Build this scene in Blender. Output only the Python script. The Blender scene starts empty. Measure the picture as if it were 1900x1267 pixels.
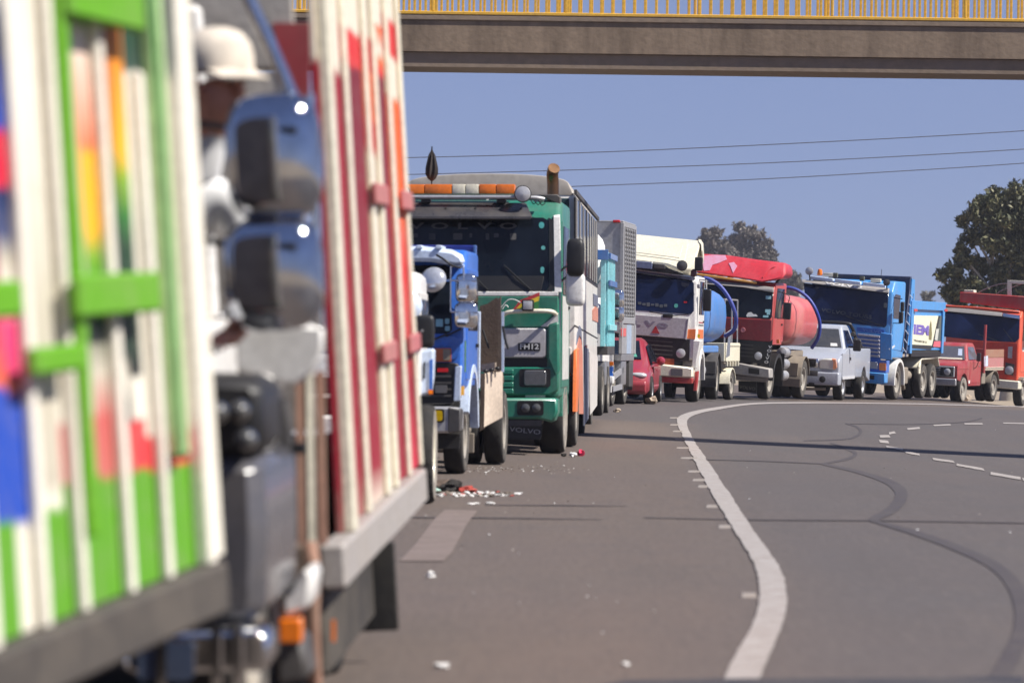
import bpy, bmesh, math, random
import numpy as np
from mathutils import Vector, Matrix, Euler

# ------------------------------------------------------------------ camera, sky, sun, exposure
sc = bpy.context.scene
COL = sc.collection
FPX, CX, HY, CAMZ = 6000.0, 950.0, 648.0, 1.35      # focal length in photo pixels, principal column, horizon row, eye height
cam_d = bpy.data.cameras.new("camera")
cam = bpy.data.objects.new("camera", cam_d)
COL.objects.link(cam)
cam.location = (0, 0, CAMZ)
cam.rotation_euler = (math.radians(90), 0, 0)
cam_d.sensor_width = 36.0
cam_d.lens = 36.0 * FPX / 1900.0
cam_d.shift_y = (HY - 633.5) / 1900.0
cam_d.clip_start = 0.1
cam_d.clip_end = 6000
cam_d.dof.use_dof = True
cam_d.dof.focus_distance = 68.0
cam_d.dof.aperture_fstop = 3.0
sc.camera = cam

SUN = Vector((0.70, -0.24, 0.82)).normalized()        # direction towards the sun
world = bpy.data.worlds.new("World")
sc.world = world
world.use_nodes = True
wn = world.node_tree
wn.nodes.clear()
w_out = wn.nodes.new("ShaderNodeOutputWorld")
w_bg = wn.nodes.new("ShaderNodeBackground")
w_sky = wn.nodes.new("ShaderNodeTexSky")
w_sky.sky_type = 'NISHITA'
w_sky.sun_disc = False
w_sky.sun_elevation = math.asin(SUN.z)
w_sky.sun_rotation = math.atan2(SUN.x, SUN.y)
w_sky.altitude = 2600
w_sky.air_density = 1.0
w_sky.dust_density = 0.0
w_sky.ozone_density = 1.0
w_tint = wn.nodes.new("ShaderNodeMix")
w_tint.data_type = 'RGBA'
w_tint.blend_type = 'MULTIPLY'
w_tint.inputs[0].default_value = 1.0
w_tint.inputs[7].default_value = (0.86, 1.01, 1.62, 1)
w_gam = wn.nodes.new("ShaderNodeGamma")                    # evens out the brightening towards the horizon
w_gam.inputs[1].default_value = 0.4
wn.links.new(w_sky.outputs[0], w_gam.inputs[0])
wn.links.new(w_gam.outputs[0], w_tint.inputs[6])
wn.links.new(w_tint.outputs[2], w_bg.inputs[0])
wn.links.new(w_bg.outputs[0], w_out.inputs[0])
w_bg.inputs[1].default_value = 0.106

sun_d = bpy.data.lights.new("sun", 'SUN')
sun_d.energy = 5.0
sun_d.angle = math.radians(0.5)
sun_d.color = (1.0, 0.95, 0.87)
sun = bpy.data.objects.new("sun", sun_d)
COL.objects.link(sun)
sun.rotation_euler = SUN.to_track_quat('Z', 'Y').to_euler()
sun.location = SUN * 60

sc.view_settings.view_transform = 'Standard'
sc.view_settings.look = 'None'
sc.view_settings.gamma = 1
sc.view_settings.exposure = 0.62
sc.render.engine = 'CYCLES'
sc.cycles.max_bounces = 6
sc.cycles.diffuse_bounces = 3
sc.cycles.glossy_bounces = 3
sc.cycles.transmission_bounces = 4
sc.cycles.caustics_reflective = False
sc.cycles.caustics_refractive = False
sc.cycles.use_denoising = True

random.seed(7)
rng = np.random.default_rng(7)

# ------------------------------------------------------------------ materials
def lin(r, g, b):
    f = lambda c: (c / 255 / 12.92) if c / 255 <= 0.04045 else ((c / 255 + 0.055) / 1.055) ** 2.4
    return (f(r), f(g), f(b), 1)

MATS = {}
DUST = (0.30, 0.25, 0.19, 1)

def mat(name, col, rough=0.45, metal=0.0, dirt=0.25, dscale=2.0, dust=DUST, coat=0.0, bump=0.0, bscale=40, spec=0.5, var=0.14, stretch=None):
    """painted / plastic / metal surface with procedural dust patches, fine tone variation and relief"""
    if name in MATS:
        return MATS[name]
    m = bpy.data.materials.new(name)
    m.use_nodes = True
    nt = m.node_tree
    bs = nt.nodes["Principled BSDF"]
    tc = nt.nodes.new("ShaderNodeTexCoord")
    n1 = nt.nodes.new("ShaderNodeTexNoise")
    n1.inputs["Scale"].default_value = dscale
    n1.inputs["Detail"].default_value = 8
    n1.inputs["Roughness"].default_value = 0.65
    if stretch:
        mp = nt.nodes.new("ShaderNodeMapping")
        mp.inputs["Scale"].default_value = stretch
        nt.links.new(tc.outputs["Object"], mp.inputs["Vector"])
        nt.links.new(mp.outputs[0], n1.inputs["Vector"])
    else:
        nt.links.new(tc.outputs["Object"], n1.inputs["Vector"])
    mr = nt.nodes.new("ShaderNodeMapRange")
    mr.inputs[1].default_value = 0.42
    mr.inputs[2].default_value = 0.72
    mr.inputs[3].default_value = dirt * 0.15
    mr.inputs[4].default_value = dirt
    nt.links.new(n1.outputs[0], mr.inputs[0])
    n2 = nt.nodes.new("ShaderNodeTexNoise")
    n2.inputs["Scale"].default_value = dscale * 9
    n2.inputs["Detail"].default_value = 4
    nt.links.new(tc.outputs["Object"], n2.inputs["Vector"])
    hv = nt.nodes.new("ShaderNodeHueSaturation")
    hv.inputs["Color"].default_value = col if len(col) == 4 else (*col, 1)
    mv = nt.nodes.new("ShaderNodeMapRange")
    mv.inputs[1].default_value = 0.3
    mv.inputs[2].default_value = 0.7
    mv.inputs[3].default_value = 1 - var
    mv.inputs[4].default_value = 1 + var
    nt.links.new(n2.outputs[0], mv.inputs[0])
    nt.links.new(mv.outputs[0], hv.inputs["Value"])
    mx = nt.nodes.new("ShaderNodeMix")
    mx.data_type = 'RGBA'
    mx.inputs[7].default_value = dust
    nt.links.new(mr.outputs[0], mx.inputs[0])
    nt.links.new(hv.outputs[0], mx.inputs[6])
    nt.links.new(mx.outputs[2], bs.inputs["Base Color"])
    rr = nt.nodes.new("ShaderNodeMath")
    rr.operation = 'MULTIPLY_ADD'
    rr.inputs[1].default_value = 0.5
    rr.inputs[2].default_value = rough
    rr.use_clamp = True
    nt.links.new(mr.outputs[0], rr.inputs[0])
    nt.links.new(rr.outputs[0], bs.inputs["Roughness"])
    bs.inputs["Metallic"].default_value = metal
    bs.inputs["Specular IOR Level"].default_value = spec
    bs.inputs["Coat Weight"].default_value = coat
    bs.inputs["Coat Roughness"].default_value = 0.12
    if bump:
        bp = nt.nodes.new("ShaderNodeBump")
        bp.inputs["Strength"].default_value = bump
        bp.inputs["Distance"].default_value = 0.01
        n3 = nt.nodes.new("ShaderNodeTexNoise")
        n3.inputs["Scale"].default_value = bscale
        n3.inputs["Detail"].default_value = 5
        nt.links.new(tc.outputs["Object"], n3.inputs["Vector"])
        nt.links.new(n3.outputs[0], bp.inputs["Height"])
        nt.links.new(bp.outputs[0], bs.inputs["Normal"])
    MATS[name] = m
    return m

def paint(name, r, g, b, dirt=0.22, rough=0.38, coat=0.25, dscale=3.0, **k):
    return mat(name, lin(r, g, b), rough=rough, dirt=min(0.6, dirt * 1.45), coat=coat, dscale=dscale, **{'stretch': (1, 1, 0.4), **k})

def glassy(name, col=(0.004, 0.006, 0.010, 1), rough=0.05, tr=0.0):
    if name in MATS:
        return MATS[name]
    m = bpy.data.materials.new(name)
    m.use_nodes = True
    nt = m.node_tree
    bs = nt.nodes["Principled BSDF"]
    tc = nt.nodes.new("ShaderNodeTexCoord")
    n = nt.nodes.new("ShaderNodeTexNoise")
    n.inputs["Scale"].default_value = 1.7
    n.inputs["Detail"].default_value = 6
    nt.links.new(tc.outputs["Object"], n.inputs["Vector"])
    cr = nt.nodes.new("ShaderNodeValToRGB")
    cr.color_ramp.elements[0].position = 0.35
    cr.color_ramp.elements[0].color = col
    cr.color_ramp.elements[1].position = 0.75
    cr.color_ramp.elements[1].color = tuple(min(1, c * 2.4 + 0.003) for c in col[:3]) + (1,)
    nt.links.new(n.outputs[0], cr.inputs[0])
    nt.links.new(cr.outputs[0], bs.inputs["Base Color"])
    mr = nt.nodes.new("ShaderNodeMapRange")
    mr.inputs[3].default_value = rough
    mr.inputs[4].default_value = rough + 0.15
    nt.links.new(n.outputs[0], mr.inputs[0])
    nt.links.new(mr.outputs[0], bs.inputs["Roughness"])
    bs.inputs["IOR"].default_value = 1.36
    bs.inputs["Transmission Weight"].default_value = tr
    MATS[name] = m
    return m

GLASS = glassy("windscreen_glass")
GLASS_B = glassy("windscreen_glass_blue", (0.004, 0.008, 0.030, 1))
GLASS_G = glassy("coach_glass", (0.02, 0.04, 0.045, 1))
RUBBER = mat("tyre_rubber", (0.010, 0.010, 0.011, 1), rough=0.85, dirt=0.16, dscale=5, bump=0.4, dust=(0.16, 0.13, 0.10, 1))
RUBBER_M = mat("tyre_wall", (0.035, 0.033, 0.031, 1), rough=0.88, dirt=0.7, dscale=5, dust=(0.19, 0.165, 0.14, 1))
RUBBER_D = mat("dusty_tyre_wall", (0.15, 0.135, 0.12, 1), rough=0.9, dirt=0.9, dscale=4, dust=(0.40, 0.355, 0.30, 1))
BLACK = mat("black_plastic", (0.009, 0.009, 0.010, 1), rough=0.45, dirt=0.14, dust=(0.09, 0.075, 0.065, 1))
DGREY = mat("dark_grey_plastic", (0.036, 0.036, 0.041, 1), rough=0.55, dirt=0.3)
CHROME = mat("chrome", (0.75, 0.75, 0.76, 1), rough=0.08, metal=1.0, dirt=0.12)
STEEL = mat("worn_steel", (0.36, 0.36, 0.37, 1), rough=0.4, metal=0.7, dirt=0.35)
ALU = mat("dull_aluminium", (0.48, 0.48, 0.50, 1), rough=0.42, metal=0.6, dirt=0.3)
CHASSIS = mat("chassis_steel", (0.018, 0.016, 0.015, 1), rough=0.7, dirt=0.25)
DUSTY = mat("dusty_chassis", (0.20, 0.17, 0.14, 1), rough=0.85, dirt=0.7, dscale=6)
RIM = mat("painted_rim", (0.30, 0.28, 0.25, 1), rough=0.6, dirt=0.6, dscale=6)
RIM_S = mat("silver_rim", (0.55, 0.55, 0.56, 1), rough=0.35, metal=0.7, dirt=0.25, dscale=6)
ORANGE = mat("amber_lens", lin(235, 120, 20), rough=0.2, dirt=0.08, coat=0.4)
REDL = mat("red_lens", lin(200, 25, 30), rough=0.2, dirt=0.08, coat=0.4)
YELL = mat("yellow_lens", lin(200, 165, 15), rough=0.2, dirt=0.1, coat=0.4)
LENS = mat("lamp_lens", (0.48, 0.48, 0.50, 1), rough=0.15, metal=0.1, dirt=0.2, coat=0.6, dscale=9)
WHITE = paint("white_paint", 226, 224, 220, dirt=0.16)
CREAM = paint("cream_paint", 228, 222, 200, dirt=0.15)
SKIN = mat("skin", lin(206, 142, 116), rough=0.55, dirt=0.0)
WOOD = mat("weathered_wood", (0.42, 0.35, 0.28, 1), rough=0.85, dirt=0.4, dscale=4, bump=0.4)
DWOOD = mat("dark_wood", (0.085, 0.055, 0.042, 1), rough=0.85, dirt=0.3, bump=0.4)
INK = mat("dark_lettering", (0.02, 0.02, 0.022, 1), rough=0.6, dirt=0.1)
PALE = mat("pale_lettering", (0.60, 0.60, 0.60, 1), rough=0.6, dirt=0.2)
FAINT = mat("faint_window_lettering", (0.060, 0.068, 0.080, 1), rough=0.5, dirt=0.1)

# ------------------------------------------------------------------ ground shape and pixel rays
def sstep(a, b, x):
    t = min(1.0, max(0.0, (x - a) / (b - a)))
    return t * t * (3 - 2 * t)

def surf(X, Y):
    """height of the asphalt: flat near the camera, banked towards the inside of the bend farther on"""
    k = 0.050 * sstep(20, 47, Y) - 0.010 * sstep(55, 74, Y)
    z0 = 0.30 * sstep(43, 70, Y)
    Xc = max(-14.0, min(20.0, X))
    return z0 - k * Xc - 0.005 * max(0.0, Xc - 10.5) ** 2 * sstep(80, 95, Y)

def ray(px, py):
    return Vector(((px - CX) / FPX, 1.0, (HY - py) / FPX))

def at(px, Y):
    """point of the asphalt in the picture column px at distance Y"""
    X = (px - CX) / FPX * Y
    return (X, Y, surf(X, Y))

def ground_hit(px, py, lift=0.0):
    d = ray(px, py)
    t, step = 3.0, 0.5
    g = lambda t: CAMZ + d.z * t - surf(d.x * t, t) - lift
    while g(t) > 0 and t < 400:
        t += step
    a, b = t - step, t
    for _ in range(30):
        m = (a + b) / 2
        if g(m) > 0:
            a = m
        else:
            b = m
    return Vector((d.x * b, b, CAMZ + d.z * b))

# ------------------------------------------------------------------ mesh helpers
def link(o, parent=None):
    COL.objects.link(o)
    if parent is not None:
        o.parent = parent
    return o

def from_bm(name, bm, m, parent=None, angle=35):
    bmesh.ops.recalc_face_normals(bm, faces=bm.faces)
    me = bpy.data.meshes.new(name)
    bm.to_mesh(me)
    bm.free()
    me.polygons.foreach_set("use_smooth", [True] * len(me.polygons))
    me.set_sharp_from_angle(angle=math.radians(angle))
    if m is not None:
        me.materials.append(m)
    return link(bpy.data.objects.new(name, me), parent)

def raw(name, verts, faces, m, parent=None, smooth=True, angle=35):
    me = bpy.data.meshes.new(name)
    me.from_pydata([tuple(v) for v in verts], [], faces)
    me.update()
    if smooth:
        me.polygons.foreach_set("use_smooth", [True] * len(me.polygons))
        me.set_sharp_from_angle(angle=math.radians(angle))
    me.materials.append(m)
    return link(bpy.data.objects.new(name, me), parent)

def empty(name, parent=None, loc=(0, 0, 0)):
    o = bpy.data.objects.new(name, None)
    o.empty_display_size = 0.2
    o.location = loc
    return link(o, parent)

def tag(o, label=None, cat=None, group=None, kind=None):
    if label: o["label"] = label
    if cat: o["category"] = cat
    if group: o["group"] = group
    if kind: o["kind"] = kind
    return o

def bevel(bm, b, seg=2, amin=25):
    if b <= 0:
        return
    bm.edges.ensure_lookup_table()
    bm.normal_update()
    es = [e for e in bm.edges if len(e.link_faces) == 2 and e.calc_face_angle(0) > math.radians(amin)]
    bmesh.ops.bevel(bm, geom=es, offset=b, segments=seg, profile=0.6, affect='EDGES', clamp_overlap=True)

def box(name, x, y, z, m, parent, b=0.012, seg=1):
    bm = bmesh.new()
    xs, ys, zs = sorted(x), sorted(y), sorted(z)
    vs = [bm.verts.new((a, c, d)) for a in xs for c in ys for d in zs]
    for f in ((0, 1, 3, 2), (4, 6, 7, 5), (0, 4, 5, 1), (2, 3, 7, 6), (0, 2, 6, 4), (1, 5, 7, 3)):
        bm.faces.new([vs[i] for i in f])
    bmesh.ops.recalc_face_normals(bm, faces=bm.faces)
    bevel(bm, min(b, 0.45 * min(xs[1] - xs[0], ys[1] - ys[0], zs[1] - zs[0])), seg)
    return from_bm(name, bm, m, parent)

def prism(name, pts, axis, a, b_, m, parent, b=0.012, seg=2, amin=25):
    """polygon swept along an axis: axis 'x' takes (y,z) points, 'y' takes (x,z), 'z' takes (x,y)"""
    bm = bmesh.new()
    mk = {'x': lambda p, t: (t, p[0], p[1]), 'y': lambda p, t: (p[0], t, p[1]), 'z': lambda p, t: (p[0], p[1], t)}[axis]
    A = [bm.verts.new(mk(p, a)) for p in pts]
    B = [bm.verts.new(mk(p, b_)) for p in pts]
    n = len(pts)
    bm.faces.new(A)
    bm.faces.new(B[::-1])
    for i in range(n):
        bm.faces.new((A[i], A[(i + 1) % n], B[(i + 1) % n], B[i]))
    bmesh.ops.recalc_face_normals(bm, faces=bm.faces)
    bevel(bm, b, seg, amin)
    return from_bm(name, bm, m, parent)

def slab(name, front, back, m, parent, b=0.0):
    """solid between two matching rings of points"""
    bm = bmesh.new()
    A = [bm.verts.new(p) for p in front]
    B = [bm.verts.new(p) for p in back]
    n = len(A)
    bm.faces.new(A)
    bm.faces.new(B[::-1])
    for i in range(n):
        bm.faces.new((A[i], A[(i + 1) % n], B[(i + 1) % n], B[i]))
    bmesh.ops.recalc_face_normals(bm, faces=bm.faces)
    bevel(bm, b, 1, 40)
    return from_bm(name, bm, m, parent)

def tube(name, pts, r, m, parent, n=8, taper=None, closed=False):
    pts = [Vector(p) for p in pts]
    V, Fc = [], []
    N = len(pts)
    up = Vector((0.13, 0.31, 0.94)).normalized()
    prev = None
    for i, p in enumerate(pts):
        if closed:
            t = pts[(i + 1) % N] - pts[i - 1]
        else:
            t = pts[min(i + 1, N - 1)] - pts[max(i - 1, 0)]
        t.normalize()
        u = (prev if prev is not None else up)
        u = u - t * u.dot(t)
        if u.length < 1e-4:
            u = t.orthogonal()
        u.normalize()
        prev = u
        w = t.cross(u)
        rr = r if taper is None else r * taper[i]
        for k in range(n):
            a = 2 * math.pi * k / n
            V.append(p + u * (rr * math.cos(a)) + w * (rr * math.sin(a)))
    for i in range(N if closed else N - 1):
        j = (i + 1) % N
        for k in range(n):
            k2 = (k + 1) % n
            Fc.append((i * n + k, i * n + k2, j * n + k2, j * n + k))
    if not closed:
        Fc.append(tuple(range(n))[::-1])
        Fc.append(tuple((N - 1) * n + k for k in range(n)))
    return raw(name, V, Fc, m, parent, angle=50)

def smooth_path(pts, sub=6):
    pts = [Vector(p) for p in pts]
    out = []
    for i in range(len(pts) - 1):
        p0, p1, p2, p3 = pts[max(i - 1, 0)], pts[i], pts[i + 1], pts[min(i + 2, len(pts) - 1)]
        for k in range(sub):
            t = k / sub
            out.append(0.5 * ((2 * p1) + (p2 - p0) * t + (2 * p0 - 5 * p1 + 4 * p2 - p3) * t * t + (3 * p1 - p0 - 3 * p2 + p3) * t ** 3))
    out.append(pts[-1])
    return out

def lathe(name, prof, origin, axis, m, parent, n=24, angle=40):
    """prof: (radius, along axis) pairs revolved round an axis through origin"""
    ax = Vector(axis).normalized()
    u = ax.orthogonal().normalized()
    w = ax.cross(u)
    o = Vector(origin)
    V, Fc = [], []
    for r, h in prof:
        for k in range(n):
            a = 2 * math.pi * k / n
            V.append(o + ax * h + u * (r * math.cos(a)) + w * (r * math.sin(a)))
    for i in range(len(prof) - 1):
        for k in range(n):
            k2 = (k + 1) % n
            Fc.append((i * n + k, i * n + k2, (i + 1) * n + k2, (i + 1) * n + k))
    Fc.append(tuple(range(n))[::-1])
    Fc.append(tuple((len(prof) - 1) * n + k for k in range(n)))
    bm = bmesh.new()
    vv = [bm.verts.new(v) for v in V]
    for f in Fc:
        bm.faces.new([vv[i] for i in f])
    return from_bm(name, bm, m, parent, angle)

def R(x0, y0, x1, y1, r=2.0, sl=0.0, lean=0.0, n=3):
    """rounded rectangle in photo pixels; sl = rows per column of roll, lean = columns per row"""
    r = min(r, abs(x1 - x0) / 2, abs(y1 - y0) / 2)
    pts = []
    for (cx, cy, a0) in ((x1 - r, y0 + r, -90), (x1 - r, y1 - r, 0), (x0 + r, y1 - r, 90), (x0 + r, y0 + r, 180)):
        if r <= 0:
            pts.append((cx, cy))
        else:
            for k in range(n + 1):
                a = math.radians(a0 + 90 * k / n)
                pts.append((cx + r * math.cos(a), cy + r * math.sin(a)))
    return [(x + lean * (y - y0), y + sl * (x - x0)) for x, y in pts]

# ------------------------------------------------------------------ vehicle frame
TYRE_CACHE = {}

class V:
    """a vehicle: local +x is its left flank (picture right), -y its nose, z up; its anchor point stands on the asphalt"""
    def __init__(s, name, label, cat, px, local, yaw=0, roll=0, pitch=0, group=None, world=None, drop=0.0):
        s.hit = Vector(world) if world is not None else ground_hit(*px)
        s.root = empty(name)
        s.rot = Euler((math.radians(pitch), math.radians(roll), math.radians(-yaw)), 'XYZ')
        Rm = s.rot.to_matrix()
        loc = s.hit - Rm @ Vector((local[0], local[1], drop))
        s.root.location = loc
        s.root.rotation_euler = s.rot
        tag(s.root, label, cat, group)
        s.M = Matrix.Translation(loc) @ Rm.to_4x4()
        s.I = s.M.inverted()
        s.o = s.I @ Vector((0, 0, CAMZ))
        s.prof = None
        s.yaw = yaw

    def dirl(s, px, py):
        return (s.I.to_3x3() @ ray(px, py))

    def y(s, px, py, c):
        d = s.dirl(px, py); t = (c - s.o.y) / d.y
        return s.o + d * t

    def x(s, px, py, c):
        d = s.dirl(px, py); t = (c - s.o.x) / d.x
        return s.o + d * t

    def yf(s, z):
        pr = s.prof
        if not pr: return 0.0
        if z <= pr[0][1]: return pr[0][0]
        for (y0, z0), (y1, z1) in zip(pr, pr[1:]):
            if z <= z1: return y0 + (y1 - y0) * (z - z0) / (z1 - z0)
        return pr[-1][0]

    def f(s, px, py):
        c = 0.0
        for _ in range(5):
            p = s.y(px, py, c)
            c = s.yf(p.z)
        return s.y(px, py, c)

    def to_px(s, p):
        w = s.M @ Vector(p)
        return (round(CX + FPX * w.x / w.y, 1), round(HY - FPX * (w.z - CAMZ) / w.y, 1), round(w.y, 2))

    # panels drawn as pixel polygons on the nose ('f'), on a plane y=c or on a plane x=c; always solid
    def P(s, name, poly, m, on='f', out=0.012, th=0.03, par=None, b=0.0):
        par = par or s.root
        if on == 'f':
            return s.nose_panel(name, poly, m, out, th, par, b)
        elif on[0] == 'y':
            q = [s.y(*p, on[1]) for p in poly]; n = Vector((0, -1, 0))
        elif on[0] == 't':                                    # plane leaning back: y grows by on[2] per metre of height above the cab roof
            zr = s.prof[-1][1] - 0.05
            q = []
            for p in poly:
                c = on[1]
                for _ in range(6):
                    c = on[1] + (s.y(*p, c).z - zr) * on[2]
                q.append(s.y(*p, c))
            n = Vector((0, -0.7, 0.7))
        else:
            q = [s.x(*p, on[1]) for p in poly]; n = Vector((1, 0, 0))
        return slab(name, [p + n * out for p in q], [p + n * (out - th) for p in q], m, par, b)

    def nose_panel(s, name, poly, m, out, th, par, b):
        """panel that follows the bends of the cab front: the outline is cut along every bend line first"""
        c = bmesh.new()
        c.faces.new([c.verts.new((p[0], p[1], 0)) for p in poly])
        hw = getattr(s, 'hw', 1.0)
        for (yk, zk) in (s.prof or [])[1:-1]:
            a, e = s.px_exact((-hw, yk, zk)), s.px_exact((hw, yk, zk))
            t = e - a
            bmesh.ops.bisect_plane(c, geom=c.verts[:] + c.edges[:] + c.faces[:], dist=0.05, plane_co=(a.x, a.y, 0), plane_no=(-t.y, t.x, 0))
        bm = bmesh.new()
        A, Bk = {}, {}
        for vt in c.verts:
            p = s.f(vt.co.x, vt.co.y)
            A[vt] = bm.verts.new(p + Vector((0, -out, 0))); Bk[vt] = bm.verts.new(p + Vector((0, th - out, 0)))
        for f_ in c.faces:
            bm.faces.new([A[vt] for vt in f_.verts]); bm.faces.new([Bk[vt] for vt in reversed(f_.verts)])
        for e in c.edges:
            if len(e.link_faces) == 1:
                x, y = e.verts
                bm.faces.new((A[x], A[y], Bk[y], Bk[x]))
        c.free()
        bmesh.ops.recalc_face_normals(bm, faces=bm.faces)
        bevel(bm, b, 1, 40)
        return from_bm(name, bm, m, par)

    def px_exact(s, p):
        w = s.M @ Vector(p)
        return Vector((CX + FPX * w.x / w.y, HY - FPX * (w.z - CAMZ) / w.y))

    def B(s, name, r, y0, dep, m, par=None, b=0.015, seg=2):
        """box whose nose face fills the pixel rectangle r on the plane y=y0"""
        a, c = s.y(r[0], r[1], y0), s.y(r[2], r[3], y0)
        return box(name, (a.x, c.x), (y0, y0 + dep), (a.z, c.z), m, par or s.root, b, seg)

    def lamp(s, name, px, py, rpx, y, mlens=None, mbody=None, par=None, depth=0.12):
        c = s.y(px, py, y)
        r = abs(s.y(px + rpx, py, y).x - c.x)
        body = lathe(name, [(r * 0.25, depth), (r * 0.75, depth * 0.8), (r, 0.02), (r, -0.01), (r * 0.9, -0.012)], c, (0, 1, 0), mbody or BLACK, par or s.root, 20)
        lathe("lens", [(r * 0.9, -0.013), (r * 0.86, -0.022), (r * 0.5, -0.034), (r * 0.05, -0.04)], c, (0, 1, 0), mlens or LENS, body, 20)
        return body

    def tubep(s, name, pts, r, m, par=None, n=8, sub=5):
        """tube through (px, py, y) points"""
        return tube(name, smooth_path([s.y(a, b_, c) for a, b_, c in pts], sub) if sub > 1 else [s.y(a, b_, c) for a, b_, c in pts], r, m, par or s.root, n)

    def text(s, string, px, py, hpx, m, on='f', out=0.02, wpx=None, tilt=0.0, par=None, name="lettering", bold=0.0, ex=0.004):
        cu = bpy.data.curves.new(name, 'FONT')
        cu.body = string
        cu.align_x = 'CENTER'
        cu.align_y = 'CENTER'
        cu.extrude = ex
        cu.offset = bold
        cu.resolution_u = 2
        o = bpy.data.objects.new(name, cu)
        link(o, par or s.root)
        if on == 'f':
            p = s.f(px, py); q = s.f(px, py + 1); rot = (math.radians(90), 0, 0)
            p = p + Vector((0, -out, 0))
            dz, dyy = s.f(px, py).z - s.f(px, py + 5).z, s.f(px, py).y - s.f(px, py + 5).y
            rot = (math.radians(90) - math.atan2(dyy, dz), math.radians(-tilt) * 0 + 0, 0)
            tl = Euler((rot[0], 0, 0)).to_matrix() @ Euler((0, 0, math.radians(tilt))).to_matrix()
            k = (s.f(px, py).z - s.f(px, py + 10).z) / 10
            kx = (s.f(px + 10, py).x - s.f(px, py).x) / 10
        elif on[0] == 'y':
            p = s.y(px, py, on[1]) + Vector((0, -out, 0))
            tl = Euler((math.radians(90), 0, 0)).to_matrix() @ Euler((0, 0, math.radians(tilt))).to_matrix()
            k = (s.y(px, py, on[1]).z - s.y(px, py + 10, on[1]).z) / 10
            kx = (s.y(px + 10, py, on[1]).x - s.y(px, py, on[1]).x) / 10
        else:
            p = s.x(px, py, on[1]) + Vector((out, 0, 0))
            tl = Euler((math.radians(90), 0, math.radians(90))).to_matrix() @ Euler((0, 0, math.radians(tilt))).to_matrix()
            k = (s.x(px, py, on[1]).z - s.x(px, py + 10, on[1]).z) / 10
            kx = abs(s.x(px + 4, py, on[1]).y - s.x(px - 4, py, on[1]).y) / 8
        h = hpx * k / 0.72
        w_em = sum(0.62 if ch not in "1I " else 0.35 for ch in string) or 0.6
        sx = (wpx * kx / w_em) if wpx else h
        o.matrix_local = Matrix.Translation(p) @ tl.to_4x4() @ Matrix.Diagonal((sx, h, 1, 1))
        cu.materials.append(m)
        return o

    def wheel(s, x, y, r=0.5, w=0.28, rim=None, dual=False, wall=None, side=1, lug=0.018):
        """wheel > tyre, rim: outer face towards +x when side=1"""
        rim = rim or RIM
        wl = wall or RUBBER_M
        par = empty("wheel", s.root, (x, y, r))
        key = (round(r, 3), round(w, 3), rim.name, wl.name, side)
        if key not in TYRE_CACHE:
            n = 48
            prof = [(0.60, -0.42), (0.78, -0.5), (0.93, -0.47), (0.985, -0.40), (1.0, -0.2), (1.0, 0.2), (0.985, 0.40), (0.93, 0.47), (0.78, 0.5), (0.60, 0.42)]
            Vv, Fc, mi = [], [], []
            for pi, (rr, h) in enumerate(prof):
                for k in range(n):
                    a = 2 * math.pi * k / n
                    q = r * rr
                    if pi in (3, 6) and k % 2 == 0: q -= lug
                    if pi in (2, 7) and k % 2 == 0: q -= lug * 0.5
                    Vv.append((h * w * side, q * math.cos(a), q * math.sin(a)))
            for i in range(len(prof) - 1):
                for k in range(n):
                    k2 = (k + 1) % n
                    Fc.append((i * n + k, i * n + k2, (i + 1) * n + k2, (i + 1) * n + k))
                    mi.append(1 if i in (0, 1, 7, 8) else 0)
            me = bpy.data.meshes.new("tyre")
            me.from_pydata(Vv, [], Fc)
            me.polygons.foreach_set("material_index", mi)
            me.polygons.foreach_set("use_smooth", [True] * len(mi))
            me.set_sharp_from_angle(angle=math.radians(40))
            me.materials.append(RUBBER)
            me.materials.append(wl)
            n = 30
            pr = [(0.62, 0.36), (0.60, 0.43), (0.55, 0.40), (0.50, 0.18), (0.42, 0.10), (0.28, 0.12), (0.24, 0.34), (0.12, 0.38), (0.01, 0.38)]
            Vv, Fc = [], []
            for rr, h in pr:
                for k in range(n):
                    a = 2 * math.pi * k / n
                    Vv.append((h * w * side, r * rr * math.cos(a), r * rr * math.sin(a)))
            for i in range(len(pr) - 1):
                for k in range(n):
                    if i == 3 and k % 3 == 0:
                        continue                                  # hand holes
                    k2 = (k + 1) % n
                    Fc.append((i * n + k, i * n + k2, (i + 1) * n + k2, (i + 1) * n + k))
            for k in range(10):                                   # wheel nuts
                a = 2 * math.pi * k / 10
                cy, cz, b0 = r * 0.35 * math.cos(a), r * 0.35 * math.sin(a), len(Vv)
                for h in (0.11, 0.19):
                    for dy, dz in ((-1, -1), (1, -1), (1, 1), (-1, 1)):
                        Vv.append((h * w * side, cy + dy * 0.022 * r * 1.6, cz + dz * 0.022 * r * 1.6))
                Fc += [(b0 + 4, b0 + 5, b0 + 6, b0 + 7)] + [(b0 + i, b0 + (i + 1) % 4, b0 + 4 + (i + 1) % 4, b0 + 4 + i) for i in range(4)]
            b0 = len(Vv)                                          # brake drum behind the hand holes
            for k in range(n):
                a = 2 * math.pi * k / n
                Vv.append((0.02 * w * side, r * 0.6 * math.cos(a), r * 0.6 * math.sin(a)))
            Fc.append(tuple(range(b0, b0 + n)))
            mr = bpy.data.meshes.new("rim")
            mr.from_pydata(Vv, [], Fc)
            mr.polygons.foreach_set("use_smooth", [True] * len(Fc))
            mr.set_sharp_from_angle(angle=math.radians(30))
            mr.materials.append(rim)
            TYRE_CACHE[key] = (me, mr)
        me, mr = TYRE_CACHE[key]
        a0 = random.uniform(0, 6.28)
        t = link(bpy.data.objects.new("tyre", me), par); t.rotation_euler = (a0, 0, 0)
        q = link(bpy.data.objects.new("rim", mr), par); q.rotation_euler = (a0, 0, 0)
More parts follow.
